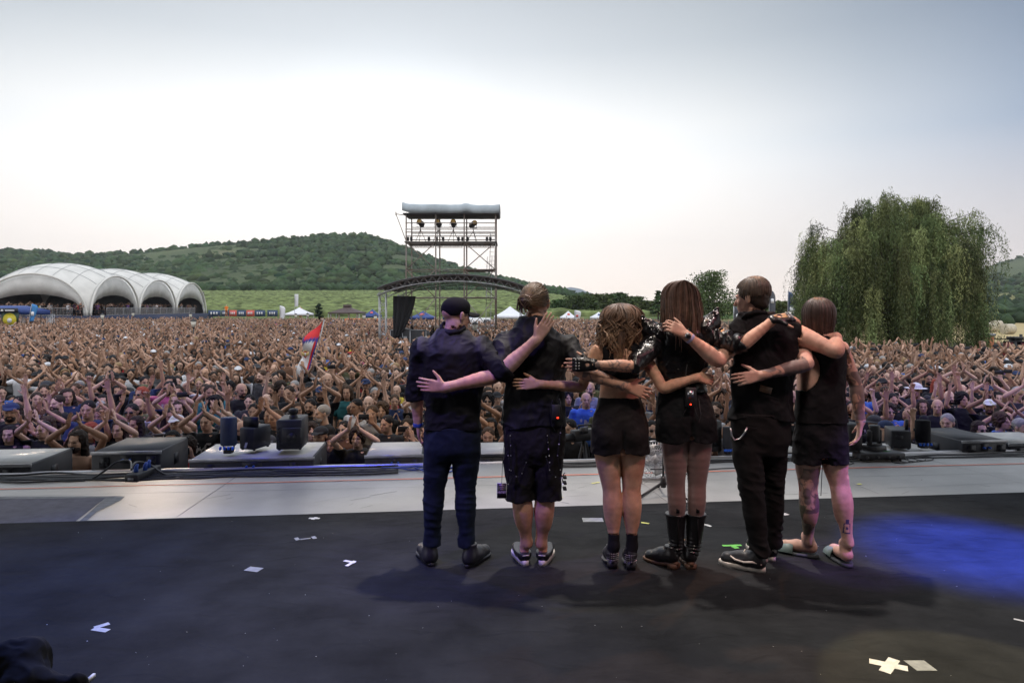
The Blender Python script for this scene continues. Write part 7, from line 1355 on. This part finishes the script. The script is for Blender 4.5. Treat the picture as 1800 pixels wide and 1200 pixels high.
def figure(pose):
    pr = [stack([(.86, 0, .0, .165, .115), (1.0, 0, .0, .155, .11), (1.15, 0, .0, .15, .105), (1.30, 0, 0, .175, .115), (1.40, 0, 0, .18, .105), (1.46, 0, -.0, .12, .075)])]+limb([(cj(0, .005, 1.44), .062), (cj(0, -.015, 1.56), .056)])+head(HC, (0, -1, .03), s=1.0)
    for sx_, (e, w, hd, hn, cu_) in zip((1, -1), POSES[pose]):
        m = np.array([sx_, 1, 1]); e, w = e*m, w*m; pr += limb(armj(cj(.185*sx_, 0, 1.41), e, w, .86)); pr += hand(w, vec(hd)*m, vec(hn)*m, vec((-.3*sx_, -1, .2)), cu_, .10, s=.95)
        pr += limb(legj(cj(.09*sx_, 0, .90), cj(.10*sx_, -.01, .50), cj(.11*sx_, .02, .09), .92))+foot(cj(.11*sx_, .07, 0), (.1*sx_, -1))
    V, F = skinmesh(pr, .0085, .018, smooth=1); return V, F
def cloth_fig(pose, sleeves=True):
    a = [stack([(.90, 0, 0, .178, .128), (1.0, 0, 0, .17, .125), (1.15, 0, 0, .165, .12), (1.30, 0, 0, .188, .127), (1.42, 0, 0, .185, .112), (1.475, 0, 0, .105, .078)])]; cut = [above(.90), below(1.49)]
    for sx_, (e, w, *_r) in zip((1, -1), POSES[pose]):
        m = np.array([sx_, 1, 1]); sh = cj(.185*sx_, 0, 1.41); e = e*m
        if sleeves: a += limb([(sh, .070), (mid(sh, e, .7), .064)]); cut.append(hcut(mid(sh, e, .70), e-sh, .10))
        else: cut.append(hcut(cj(.165*sx_, 0, 1.42), (sx_, 0, .15), .12))
    V, F = skinmesh(a, .010, .02, cut, 1, (0.010, 16, 7)); return V, F
def trou_fig():
    a = [stack([(.78, 0, 0, .165, .125), (.96, 0, 0, .165, .12)])]
    for sx_ in (1, -1): a += limb([(cj(.09*sx_, 0, .88), .098), (cj(.10*sx_, -.01, .50), .078), (cj(.11*sx_, .02, .07), .07)])
    return skinmesh(a, .014, .02, [above(.04), below(.95)], 1, (0.008, 14, 8))
def hairfig(kind):
    c = HC; E = lambda dx, dy, dz, r: ell(c+cj(dx, dy, dz), r)
    if kind == 'short': a = [E(0, .020, .042, (.083, .096, .084))]; cuts = [hplane(c+cj(0, -.055, .03), (0, -1, -.75)), above(c[2]-.045)]; amp = .004
    elif kind == 'curly': a = [E(0, .02, .045, (.108, .115, .105)), E(.06, .03, -.01, (.05, .07, .07)), E(-.06, .03, -.01, (.05, .07, .07))]; cuts = [hplane(c+cj(0, -.068, .02), (0, -1, -.6))]; amp = .018
    elif kind == 'long': a = [E(0, .022, .040, (.094, .104, .092)), cone(c+cj(.07, .03, -.02), c+cj(.105, -.0, -.27), .045, .035, (0, 1, 0), 1.0), cone(c+cj(-.07, .03, -.02), c+cj(-.105, -.0, -.27), .045, .035), cone(c+cj(0, .07, -.02), c+cj(0, .09, -.28), .07, .07)]; cuts = [lambda X, Y, Z: np.where((np.abs(X) < .058) & (Z < c[2]+.075), c[1]-.02-Y, -1.)]; amp = .009
    elif kind == 'bun': a = [E(0, .020, .042, (.083, .098, .084)), E(0, .06, .13, (.038, .038, .036))]; cuts = [hplane(c+cj(0, -.06, .03), (0, -1, -.75)), above(c[2]-.05)]; amp = .004
    elif kind == 'cap': a = [E(0, .015, .050, (.090, .104, .078)), cone(c+cj(-.03, -.09, .055), c+cj(.03, -.09, .055), .05, .05, (0, 0, 1), .16), cone(c+cj(0, -.10, .052), c+cj(0, -.135, .046), .06, .05, (0, 0, 1), .14)]; cuts = [above(c[2]+.028)]; amp = .0
    elif kind == 'hat': a = [E(0, .015, .055, (.092, .106, .075)), cone(c+cj(0, .012, .038), c+cj(0, .013, .038), .165, .165, (0, 0, 1), .06)]; cuts = [above(c[2]+.02)]; amp = .0
    V, F = skinmesh(a, .0085, .02, cuts, 1, (amp, 55, 3) if amp else None); return V, F
def beardfig(): return skinmesh([ell(HC+cj(0, -.048, -.078), (.059, .054, .046)), ell(HC+cj(0, -.092, -.048), (.028, .014, .007))], .006, .02, [hplane(HC+cj(0, 0, -.036), (0, .5, 1)), lambda X, Y, Z: np.where((np.abs(X) < .023) & (Z > HC[2]-.071) & (Z < HC[2]-.054), 1., -1.)+0*Y], 1, (.005, 70, 4))
def facemask(V, lod=0):
    d = V-HC; x, y, z = np.abs(d[:, 0]), d[:, 1], d[:, 2]; col = np.zeros((len(V), 3)); m = np.zeros(len(V)); f = y < -.045
    e = f & (np.hypot((x-.032)/.017, (z-.002)/.009) < 1); m[e] = .75; col[e] = (.03, .02, .02); b = f & (np.abs(z-.024) < .0065) & (x > .010) & (x < .052); m[b] = .6; col[b] = (.05, .03, .02)
    l = f & (np.hypot(x/.026, (z+.062)/.0085) < 1); m[l] = .6; col[l] = (.28, .08, .07); s_ = f & (np.hypot((x-.030)/.028, (z-.004)/.020) < 1) & ~e & ~b; m[s_] = .12; col[s_] = (.18, .09, .07); n_ = f & (x < .017) & (np.abs(z+.040) < .006); m[n_] = .35; col[n_] = (.15, .07, .05); return m, col  # s_: faint eye-socket shade put into the skin colour
TB, TS, TK, THr = {}, {}, {}, {}
RAW = {}
for p_ in POSES:
    V, F = figure(p_); RAW['b', p_] = (V, F); me = mesh_np('person_body', V, F); m_, c_ = facemask(V); add_attr(me, 'fmask', m_); add_attr(me, 'fcol', c_); me.materials.append(MC['skin']); TB[p_] = me
    for nm, sl_ in (('tee', True), ('tank', False)):
        if nm == 'tank' and p_ not in ('overhead', 'wide', 'down', 'lean', 'chest', 'cross'): continue
        V, F = cloth_fig(p_, sl_); RAW['s', p_, nm] = (V, F); me = mesh_np('shirt', V, F); add_attr(me, 'fmask', ((V[:, 1] < -.05) & (np.abs(V[:, 0]) < .10) & (V[:, 2] > 1.12) & (V[:, 2] < 1.36)).astype(float)); me.materials.append(MC['shirt']); TS[p_, nm] = me
V, F = trou_fig(); RAW['t'] = (V, F); TR = mesh_np('trousers', V, F); TR.materials.append(MC['shirt']); add_attr(TR, 'fmask', np.zeros(len(V)))
for k_ in ('short', 'curly', 'long', 'bun', 'cap', 'hat'):
    V, F = hairfig(k_); RAW['h', k_] = (V, F); me = mesh_np('hair', V, F); me.materials.append(MC['hair']); THr[k_] = me
V, F = beardfig(); RAW['beard'] = (V, F); BRD = mesh_np('beard', V, F); BRD.materials.append(MC['hair'])
print('figures', time.time()-T0, sum(len(m.vertices) for m in TB.values()))
mb = MB(); c = HC
for sx_ in (1, -1): mb.tube([c+cj(sx_*.034+.022*math.cos(a), -.100, .002+.016*math.sin(a)) for a in np.linspace(0, 6.28, 3)], .001, 3); mb.sheet([c+cj(sx_*.034+.026*math.cos(a), -.104+.006*abs(math.cos(a)), .004+.018*math.sin(a)) for a in np.linspace(0, 6.28, 13)[:-1]][::-1], .003); mb.tube([c+cj(sx_*.058, -.098, .006), c+cj(sx_*.084, -.02, .01)], .003, 4)
SG = mb.mesh('sunglasses'); SG.materials.append(M['plastic'])
PH = MB().box((-.075, -.005, 0), (.075, .005, .078), bev=.003).mesh('phone'); PH.materials.append(M['plastic'])
SKN = [(.53, .315, .21), (.60, .375, .265), (.43, .245, .155), (.66, .43, .32), (.50, .285, .185)]
HRC = {'black': (.010, .008, .008), 'dark brown': (.028, .017, .011), 'brown': (.06, .035, .02), 'grey': (.30, .29, .28), 'blond': (.30, .20, .10), 'red': (.30, .06, .03)}
SHC = {'black': (.012, .012, .014), 'charcoal': (.045, .045, .05), 'white': (.62, .62, .64), 'grey': (.22, .22, .23), 'navy': (.02, .035, .10), 'red': (.38, .03, .03), 'olive': (.09, .09, .04), 'purple': (.09, .03, .18), 'blue': (.05, .13, .42), 'brown': (.14, .07, .04), 'maroon': (.12, .015, .02), 'teal': (.03, .16, .17), 'yellow': (.55, .42, .05), 'pink': (.5, .12, .22)}
SHN = list(SHC); SHP = np.array([58, 7, 8, 6, 4, 3, 2, 1.5, 3, 1.5, 2, 1, 1, 1.]); SHP = SHP/SHP.sum()
g = np.random.default_rng(42); GC = 'people standing in the crowd nearest the stage'
def recol(o, c, a=1.0): o.color = (c[0], c[1], c[2], a)
placed = []; used_lab = set()
def make_person(px, d, pose, hair, hcol, shirt, scol, skin, rz, hgt, beard=False, sg=False, prnt=0.0, label=None, x=None):
    X = (px-900)/FPX*d; o = bpy.data.objects.new('person', TB[pose]); COL.objects.link(o); o.location = (X, d, GZ); o.rotation_euler = (0, 0, rz); s_ = hgt/1.74; o.scale = (s_*g.uniform(.96, 1.08), s_, s_); recol(o, np.array(skin)*g.uniform(.88, 1.1))
    def ch(nm, me): q = bpy.data.objects.new(nm, me); COL.objects.link(q); q.parent = o; return q
    if shirt: recol(ch('shirt' if shirt == 'tee' else 'tank_top', TS[pose, shirt]), SHC[scol], prnt)
    recol(ch('trousers', TR), (.02, .022, .03) if g.random() < .7 else (.05, .06, .10), 0)
    if hair != 'bald': recol(ch({'cap': 'cap', 'hat': 'hat'}.get(hair, 'hair'), THr[hair]), HRC[hcol] if hair not in ('cap', 'hat') else SHC[hcol])
    if beard: recol(ch('beard', BRD), HRC[beard])
    if sg: ch('sunglasses', SG)
    tag(o, label, 'person', GC); placed.append((X, d)); used_lab.add(label)
    if pose in ('phone', 'film'):
        ph = bpy.data.objects.new('phone', PH); COL.objects.link(ph); c_, s2 = math.cos(rz), math.sin(rz); lx, ly, lz = (0, -.40, 1.60) if pose == 'phone' else (.10, -.38, 1.84); ph.location = (X+(lx*c_-ly*s2)*s_, d+(lx*s2+ly*c_)*s_, GZ+lz*s_); ph.rotation_euler = (0, 0, rz)
        ws = ('phone held by '+label.split(', ')[0]+', '+', '.join(label.split(', ')[1:2]+label.split(', ')[-1:])).split(); tag(ph, ' '.join(ws if len(ws) <= 16 else ('phone held by '+label.replace(' T-shirt', '')).split()[:16]), 'phone', 'phones held up in the crowd')
    return o
def dist_for(py, hgt=1.74): return (CH-(GZ+1.64*hgt/1.74))*FPX/(py-540)
SPEC = [
 (138, 772, 'lean', 'long', 'dark brown', None, None, 0, 1.78, 'dark brown', 0, 0, 'shirtless man with long dark hair and beard, leaning on the left stage edge'),
 (212, 752, 'overhead', 'long', 'dark brown', 'tee', 'black', 0, 1.74, None, 0, 0, 'man with long dark hair clapping overhead just behind the flat blue-lit speaker'),
 (78, 752, 'overhead', 'short', 'black', 'tee', 'black', 0, 1.70, None, 0, 0, 'short-haired youth in black clapping overhead behind the far left subwoofer'),
 (18, 760, 'down', 'long', 'black', 'tank', 'black', .3, 1.66, None, 0, 0, 'woman with long black hair and tank top at the left picture edge'),
 (330, 782, 'phone', 'curly', 'dark brown', 'tee', 'red', .3, 1.66, None, 0, 0, 'woman with dark curly hair in red T-shirt filming left of the long subwoofer'),
 (303, 770, 'down', 'long', 'black', 'tank', 'black', .2, 1.66, None, 1, 0, 'woman in sunglasses between the flat speaker and the long subwoofer'),
 (312, 741, 'overhead', 'cap', 'white', 'tee', 'grey', 0, 1.72, None, 0, 0, 'person in white cap clapping overhead left of the blue cylinder'),
 (365, 738, 'overhead', 'short', 'black', 'tee', 'black', 0, 1.80, None, 0, 1, 'short-haired man in black print T-shirt clapping just left of the blue cylinder'),
 (473, 778, 'down', 'cap', 'charcoal', 'tee', 'black', .1, 1.66, None, 0, 0, 'person in charcoal cap low between the control case and square monitor'),
 (583, 778, 'lean', 'long', 'brown', 'tank', 'black', 0, 1.62, None, 0, 0, 'girl with long brown hair in black tank top at the stage edge'),
 (629, 766, 'overhead', 'curly', 'dark brown', 'tee', 'black', 0, 1.72, None, 0, 0, 'boy with dark curly hair clapping at the stage edge beside the grey-lidded speaker'),
 (565, 763, 'down', 'cap', 'black', 'tee', 'black', -.2, 1.74, None, 0, 0, 'man in black cap and T-shirt right of the square monitor'),
 (546, 757, 'down', 'curly', 'dark brown', 'tee', 'black', .5, 1.70, None, 0, 0, 'youth with curly hair half hidden by the square monitor'),
 (606, 751, 'down', 'short', 'black', 'tee', 'brown', -.2, 1.66, None, 1, 0, 'woman with short black hair and sunglasses in brown top behind the girl'),
 (570, 724, 'down', 'short', 'grey', 'tee', 'black', -.9, 1.84, 'grey', 0, 1, 'older grey-haired bearded man in black print T-shirt above the black cap'),
 (546, 712, 'fist', 'short', 'black', 'tee', 'black', 0, 1.80, 'black', 0, 1, 'black-bearded man raising one fist above the square monitor'),
 (628, 712, 'chest', 'short', 'black', 'tee', 'white', -.5, 1.78, None, 0, 0, 'short-haired man in white T-shirt behind the curly-haired boy'),
 (655, 724, 'phone', 'short', 'brown', 'tee', 'grey', -.1, 1.80, None, 0, 0, 'man in grey T-shirt holding a phone above the grey-lidded speaker'),
 (682, 742, 'down', 'short', 'black', 'tee', 'black', -.5, 1.74, None, 0, 0, 'young man with short black hair behind the grey-lidded speaker'),
 (716, 746, 'phone', 'bun', 'dark brown', 'tank', 'black', 0, 1.62, None, 0, 0, 'woman with hair bun filming beside the capped man hand') if False else (716, 746, 'phone', 'bun', 'dark brown', 'tee', 'black', 0, 1.62, None, 0, 0, 'woman with hair bun filming beside the capped man hanging hand'),
 (858, 764, 'down', 'short', 'brown', 'tee', 'black', 0, 1.72, None, 0, 0, 'smiling short-haired man in the gap between capped man and strapped shorts'),
 (1003, 750, 'down', 'short', 'black', 'tee', 'black', -.6, 1.76, 'black', 0, 0, 'bearded camera operator in black between the strapped shorts and crop-top woman'),
 (1030, 700, 'down', 'bald', 'black', 'tee', 'blue', 0, 1.82, None, 0, 1, 'bald man in blue print T-shirt above the video camera'),
 (1146, 752, 'down', 'short', 'black', 'tee', 'charcoal', 0, 1.74, None, 1, 0, 'man in dark sunglasses in the gap left of the tall woman'),
 (1666, 740, 'down', 'short', 'grey', 'tee', 'white', -.8, 1.80, None, 0, 0, 'grey-haired man in white T-shirt behind the wrapped tower'),
 (1648, 712, 'down', 'bald', 'black', 'tee', 'black', -.6, 1.78, None, 0, 0, 'bald man in black behind the grey-haired man in white'),
 (1596, 730, 'down', 'bald', 'black', 'tee', 'charcoal', 0, 1.74, None, 0, 0, 'bald man in charcoal T-shirt above the right square monitor'),
 (1536, 742, 'down', 'hat', 'charcoal', 'tee', 'black', 0, 1.72, None, 0, 0, 'man in dark hat behind the moving-head light'),
 (1556, 752, 'fist', 'cap', 'navy', 'tee', 'charcoal', 0, 1.74, None, 0, 0, 'man in navy cap raising a fist left of the right square monitor'),
 (1690, 700, 'wide', 'curly', 'black', 'tee', 'black', 0, 1.74, None, 0, 0, 'dark curly-haired person with arms raised wide behind the right flat loudspeaker'),
 (1758, 738, 'down', 'curly', 'brown', 'tank', 'blue', .4, 1.70, None, 0, 0, 'curly brown-haired person in blue tank top behind the right flat loudspeaker'),
 (1792, 748, 'chest', 'short', 'grey', 'tee', 'charcoal', .3, 1.76, 'grey', 0, 0, 'grey-bearded man clapping at the right picture edge'),
 (1720, 752, 'down', 'long', 'dark brown', 'tee', 'black', 0, 1.66, None, 1, 0, 'woman with long dark hair and sunglasses just behind the right flat loudspeaker'),
]
for (px, py, pose, hair, hcol, shirt, scol, rz, hgt, bd, sg_, pr_, lab) in SPEC:
    make_person(px, dist_for(py, hgt), pose, hair, hcol, shirt, scol, SKN[g.integers(5)], rz, hgt, bd, sg_, pr_, lab)
# camera operator's video camera on a tripod
c = P(1026, 766, 8.15); vc = empty('video_camera', c, .5); tag(vc, 'black shoulder video camera on tripod behind the stage edge', 'video camera'); mb = MB(); mb.box((-.16, -.06, -.05), (.16, .06, .08), bev=.01); mb.obj('body', M['plastic'], vc); mb = MB(); mb.tube([(-.16, 0, 0), (-.28, 0, 0), (-.34, 0, 0)], [.045, .05, .065], 12); mb.obj('lens', M['cable'], vc, True)
mb = MB(); mb.box((-.10, -.12, .05), (-.02, -.06, .12)); mb.tube([(-.1, 0, .09), (-.08, 0, .13), (.1, 0, .13), (.12, 0, .09)], .012, 6); mb.obj('viewfinder', M['cable'], vc)
for a in (.3, 2.4, 4.5): mb = MB(); mb.tube([(0, 0, -.06), (.4*math.cos(a), .4*math.sin(a), GZ-c[2])], .018, 6); mb.obj('tripod_leg', M['plastic'], vc)
# the other individuals, row by row
ZN = [(-200, 60, 'behind far left subwoofer'), (60, 165, 'left of flat speaker'), (165, 300, 'behind flat blue-lit speaker'), (300, 385, 'left of blue cylinder'), (385, 460, 'behind blue cylinder'), (460, 545, 'behind square monitor'), (545, 640, 'behind the stage-edge girl'), (640, 735, 'left of capped man'), (735, 860, 'behind capped man'), (860, 1000, 'behind bun-haired man'), (1000, 1140, 'behind crop-top woman'), (1140, 1270, 'behind leather-jacket woman'), (1270, 1395, 'behind sleeveless-shirt man'), (1395, 1490, 'behind tank-top man'), (1490, 1565, 'behind hanging tattooed arm'), (1565, 1630, 'behind right square monitor'), (1630, 1700, 'right of wrapped tower'), (1700, 1765, 'behind right flat loudspeaker'), (1765, 2100, 'at right picture edge')]
RW = ['front row', 'second row', 'third row', 'fourth row', 'fifth row', 'sixth row', 'seventh row', 'eighth row', 'ninth row', 'tenth row', 'eleventh row', 'twelfth row']
PT = {'overhead': 'clapping overhead', 'wide': 'arms raised wide', 'chest': 'clapping at chest', 'face': 'clapping before the face', 'cross': 'hands joined overhead', 'phone': 'holding up a phone', 'down': 'arms down', 'fist': 'one fist raised', 'wave': 'waving one arm', 'film': 'filming one-handed', 'front': 'clapping up front', 'lean': 'hands on stage'}
HT = {'short': 'short', 'curly': 'curly', 'long': 'long', 'bun': 'bunned', 'bald': 'bald', 'cap': 'cap', 'hat': 'hat'}
GAPS = [(108, 160), (304, 331), (578, 642), (745, 843), (925, 1250), (1395, 1488), (1668, 1690)]
cands = []
row = 0
for dd in np.arange(.52, 8.0, .60):
    x = -9.5+(.25 if row % 2 else 0)
    while x < 12.5:
        y = 7.389+.1035*x+dd+g.normal()*.07; xx = x+g.normal()*.06; px = xx/y*FPX+900; x += .60
        if not (-70 < px < 1870): continue
        if dd < 1.25 and not any(a < px < b for a, b in GAPS): continue
        if 925 < px < 1250 and dd < 1.0: continue
        if any((xx-a)**2+(y-b)**2 < .40**2 for a, b in placed): continue
        if not any(y < q_[1] and abs(px-(q_[0]/q_[1]*FPX+900)) < 27 for q_ in placed): cands.append((y, xx, px, dd, row))
    row += 1
cands.sort(); cands = cands[:300-len(SPEC)]; dlast = cands[-1][0]; print('individuals', len(cands)+len(SPEC), 'to', dlast)
pp = ['overhead', 'wide', 'chest', 'face', 'cross', 'phone', 'down', 'fist', 'wave', 'film', 'front']
for (y, xx, px, dd, row) in cands:
    zone = next(z for a, b, z in ZN if a <= px < b)
    for tr in range(60):
        man = g.random() < .66; pose = pp[g.choice(11, p=[.14, .08, .12, .12, .07, .06, .20, .05, .06, .04, .06])]
        hair = g.choice(['short', 'bald', 'long', 'curly', 'cap', 'hat'], p=[.53, .15, .10, .06, .13, .03]) if man else g.choice(['long', 'bun', 'curly', 'short', 'cap'], p=[.58, .18, .1, .08, .06])
        hcol = g.choice(['black', 'dark brown', 'brown', 'grey', 'blond', 'red'], p=[.34, .30, .17, .1, .07, .02]); 
        if hair in ('cap', 'hat'): hcol = g.choice(['black', 'charcoal', 'navy', 'white', 'olive'], p=[.5, .2, .12, .1, .08])
        if hair in ('long', 'bun', 'curly') and hcol == 'grey': hcol = 'dark brown'
        scol = SHN[g.choice(len(SHN), p=SHP)]; shirt = 'tank' if (g.random() < (.25 if not man else .08) and (pose, 'tank') in TS) else 'tee'; beard = bool(man and g.random() < .38); bc = hcol if (hcol in HRC and hair != 'bald') else ['dark brown', 'black', 'brown'][g.integers(3)]
        sg_ = g.random() < .12
        hd = ('bald head' if hair == 'bald' else f'{hcol} {hair}' if hair in ('cap', 'hat') else 'hair bun' if hair == 'bun' else f"{hair} {hcol.replace(' ', '-')} hair")
        lab = f"{'bearded man' if beard else 'man' if man else 'woman'}, {hd}, {scol} {'top' if shirt == 'tank' else 'T-shirt'}, {PT[pose]}, {RW[min(row, 11)]} {zone}"
        if lab not in used_lab and len(lab.split()) <= 16: break
    if len(lab.split()) > 16: lab = lab.replace('arms raised wide', 'arms wide').replace(' T-shirt', ' tee').replace('clapping before the face', 'clapping').replace('holding up a phone', 'filming')
    make_person(px, y, pose, hair, hcol, shirt, scol, SKN[g.integers(5)], math.atan2(-xx, -y)*0+g.normal()*.3+xx*-.05, g.normal(1.78 if man else 1.68, .06), bc if beard else False, sg_, float(g.random() < .45), lab)
# ---- everybody further back: one mass
def decim(V, F, ratio):
    me = mesh_np('tmp', V, F); o = bpy.data.objects.new('tmp', me); COL.objects.link(o); md = o.modifiers.new('d', 'DECIMATE'); md.ratio = ratio; md.use_collapse_triangulate = True
    dg = bpy.context.evaluated_depsgraph_get(); m2 = o.evaluated_get(dg).to_mesh(); m2.calc_loop_triangles(); v = np.empty(len(m2.vertices)*3, np.float32); m2.vertices.foreach_get('co', v); t = np.empty(len(m2.loop_triangles)*3, np.int32); m2.loop_triangles.foreach_get('vertices', t)
    v, t = v.reshape(-1, 3).copy(), t.reshape(-1, 3).copy(); o.to_mesh_clear(); bpy.data.objects.remove(o); bpy.data.meshes.remove(me); return v, t
LOD = {}
DC = {}
def dcache(key, n_target):
    k = (key, n_target)
    if k not in DC: V, F = RAW[key]; DC[k] = decim(V, F, min(1, n_target/len(F)/2))
    return DC[k]
for lod, (nb_, ns_, nh_, nt_) in enumerate(((1500, 300, 160, 60), (430, 90, 50, 24))):
    for p_ in POSES:
        if p_ == 'lean': continue
        for h_ in ('short', 'long', 'curly', 'bald', 'cap'):
            Vs, Fs_, ids = [], [], []; n0 = 0
            for key, nt_t, pid in ((('b', p_), nb_, 0), (('s', p_, 'tee'), ns_, 1), (('t',), nt_, 3))+(((('h', h_), nh_, 2),) if h_ != 'bald' else ()):
                kk = key if key != ('t',) else 't'; v, t = dcache(kk, nt_t)
                if pid == 0: m_, c_ = facemask(v*1.0); m_ = np.where(m_ > .5, 4, 0); idv = m_
                elif pid == 1: idv = np.where((v[:, 1] < -.05) & (np.abs(v[:, 0]) < .09) & (v[:, 2] > 1.12) & (v[:, 2] < 1.36), 5, 1)
                else: idv = np.full(len(v), pid)
                Vs.append(v); Fs_.append(t+n0); ids.append(idv); n0 += len(v)
            LOD[lod, p_, h_] = (np.vstack(Vs), np.vstack(Fs_), np.concatenate(ids))
print('lods', time.time()-T0, [len(LOD[l, 'overhead', 'short'][0]) for l in (0, 1)])
VV, FF, CC = [], [], []; n0 = 0; cnt = 0
SKA = np.array(SKN); HRA = np.array([HRC[k] for k in ('black', 'dark brown', 'brown', 'grey', 'blond')]); SHA = np.array([SHC[k] for k in SHN]); SHP2 = SHP.copy()
def dmax(px): return float(np.interp(px, [-400, 60, 100, 370, 700, 1000, 1340, 1420, 1480, 1600, 1720, 2200], [92, 94, 94, 92, 88, 86, 60, 34, 27.5, 28.5, 26.5, 26]))
def put(xx, y, z=GZ, rz=None, lodf=None, poses=None):
    global n0, cnt
    pose = pp[g.choice(11, p=[.15, .08, .10, .11, .09, .04, .21, .04, .06, .04, .08])] if poses is None else poses[g.integers(len(poses))]; hair = g.choice(['short', 'long', 'curly', 'bald', 'cap'], p=[.46, .22, .08, .13, .11]); lod = (0 if y < 24 else 1) if lodf is None else lodf
    V, F, ids = LOD[lod, pose, hair]; a = g.normal()*.38-xx*.012 if rz is None else rz; s_ = g.normal(1.0, .04); c_, sn = math.cos(a), math.sin(a); mir = -1 if g.random() < .5 else 1; v = V*[mir*s_*1.03, s_, s_]; v = np.stack([v[:, 0]*c_-v[:, 1]*sn+xx, v[:, 0]*sn+v[:, 1]*c_+y, v[:, 2]+z], 1)
    sk = SKA[g.integers(5)]*g.uniform(.58, 1.06); sh = SHA[g.choice(len(SHN), p=SHP2)]*g.uniform(.8, 1.2); hr = HRA[g.choice(5, p=[.36, .30, .18, .09, .07] if hair == 'short' else [.38, .33, .21, .0, .08])]; hr = SHA[g.choice([0, 0, 1, 2, 4])] if hair == 'cap' else hr
    pal = np.array([sk, sh, hr, (.02, .022, .03), sk*.25, sh*.5+.22 if g.random() < .35 else sh]); VV.append(v); FF.append((F if mir > 0 else F[:, ::-1])+n0); CC.append(pal[ids]); n0 += len(v); cnt += 1
row = 0; y = 7.0
while y < 95:
    sp = .62 if y < 24 else .66 if y < 40 else .85 if y < 60 else 1.05; x0 = (-330-900)/FPX*y if y > 24 else -16.-y*.4; x1 = (2130-900)/FPX*y if y > 24 else 18.+y*.4; x = x0+(sp/2 if row % 2 else 0)
    while x < x1:
        xx = x+g.normal()*.10*sp/.62; yy = y+g.normal()*.10*sp/.62; px = xx/yy*FPX+900; x += sp*.92
        if yy > dmax(px)+g.normal()*.8: continue
        if yy < dlast+.55 and -75 < px < 1875: continue
        if yy < 7.389+.1035*xx+(1.35 if -200 < px < 2000 else .6): continue
        if 33.2 < yy < 40.3 and XL-.8 < xx < XR+.8: continue
        if 46.3 < yy < 50.2 and XT[0]-.6 < xx < XT[3]+.6 and g.random() < .5: continue
        if g.random() < .03: continue
        put(xx, yy)
    y += sp*1.02; row += 1
for k in range(150):                                           # people on the deck under the white tents
    u = g.random(); p = (A0+pv*g.uniform(.8, 13.5)+dv*g.uniform(-.9, 2.5)) if k < 60 else A0+dv*g.uniform(1, 43)+pv*g.uniform(-.5, 3.0); put(p[0], p[1], zB, None, 1, ['down', 'chest', 'overhead', 'face'])
for k in range(8): put(P(690+k*9, 0, 36)[0], 36+g.random()*2, GZ+.55, g.normal(), 1, ['down'])
print('crowd', cnt, n0)
me = mesh_np('crowd', np.vstack(VV), np.vstack(FF), True); add_attr(me, 'col', np.clip(np.vstack(CC), 0, 1)); tag(obj('crowd', me, mat('crowd_colours', (1, 1, 1), .7, attr='col', spec=.3)), 'dense festival crowd clapping with raised arms, filling the field', kind='stuff')
del VV, FF, CC
# two stewards in orange above the crowd
for px, py, lab in ((398, 537, 'steward in orange standing high before the vineyard, left of the white flags'), (528, 540, 'steward in orange standing high beside the tall white flag')):
    c = P(px, py, 104); o = bpy.data.objects.new('person', TB['down']); COL.objects.link(o); o.location = (c[0], c[1], c[2]-1.6); recol(o, SKN[1]); q = bpy.data.objects.new('vest', TS['down', 'tee']); COL.objects.link(q); q.parent = o; recol(q, (.85, .22, .03), 0); q = bpy.data.objects.new('trousers', TR); COL.objects.link(q); q.parent = o; recol(q, (.3, .1, .03), 0); tag(o, lab, 'person')
    st_ = empty('watch_stand', (c[0], c[1], GZ)); tag(st_, 'small steel stand under the '+lab.split(' high')[0]+(' left' if px < 450 else ' by the tall flag'), 'stand'); mb = MB(); h = c[2]-1.6-GZ
    mb.box((-.4, -.3, h-.06), (.4, .3, h)); mb.obj('deck', M['steel'], st_); 
    for x in (-.38, .38): mb = MB(); mb.tube([(x, 0, 0), (x, 0, h-.06)], .04, 6); mb.obj('leg', M['steel'], st_)
print('all', time.time()-T0)
# ------------------------------------------------------------------ evening haze
hb = MB(); hb.box((-3000, -60, GZ-3), (3000, 4300, 420)); hm_ = bpy.data.materials.new('haze_air'); hm_.use_nodes = True; nt = hm_.node_tree; nt.nodes.clear(); ho = N(nt, 'ShaderNodeOutputMaterial'); pv_ = N(nt, 'ShaderNodeVolumePrincipled'); pv_.inputs['Color'].default_value = (.85, .90, .95, 1); pv_.inputs['Density'].default_value = 0.00013; pv_.inputs['Anisotropy'].default_value = .2; LK(nt, pv_.outputs[0], ho.inputs['Volume'])
hz_ = hb.obj('haze', hm_); hz_['kind'] = 'stuff'
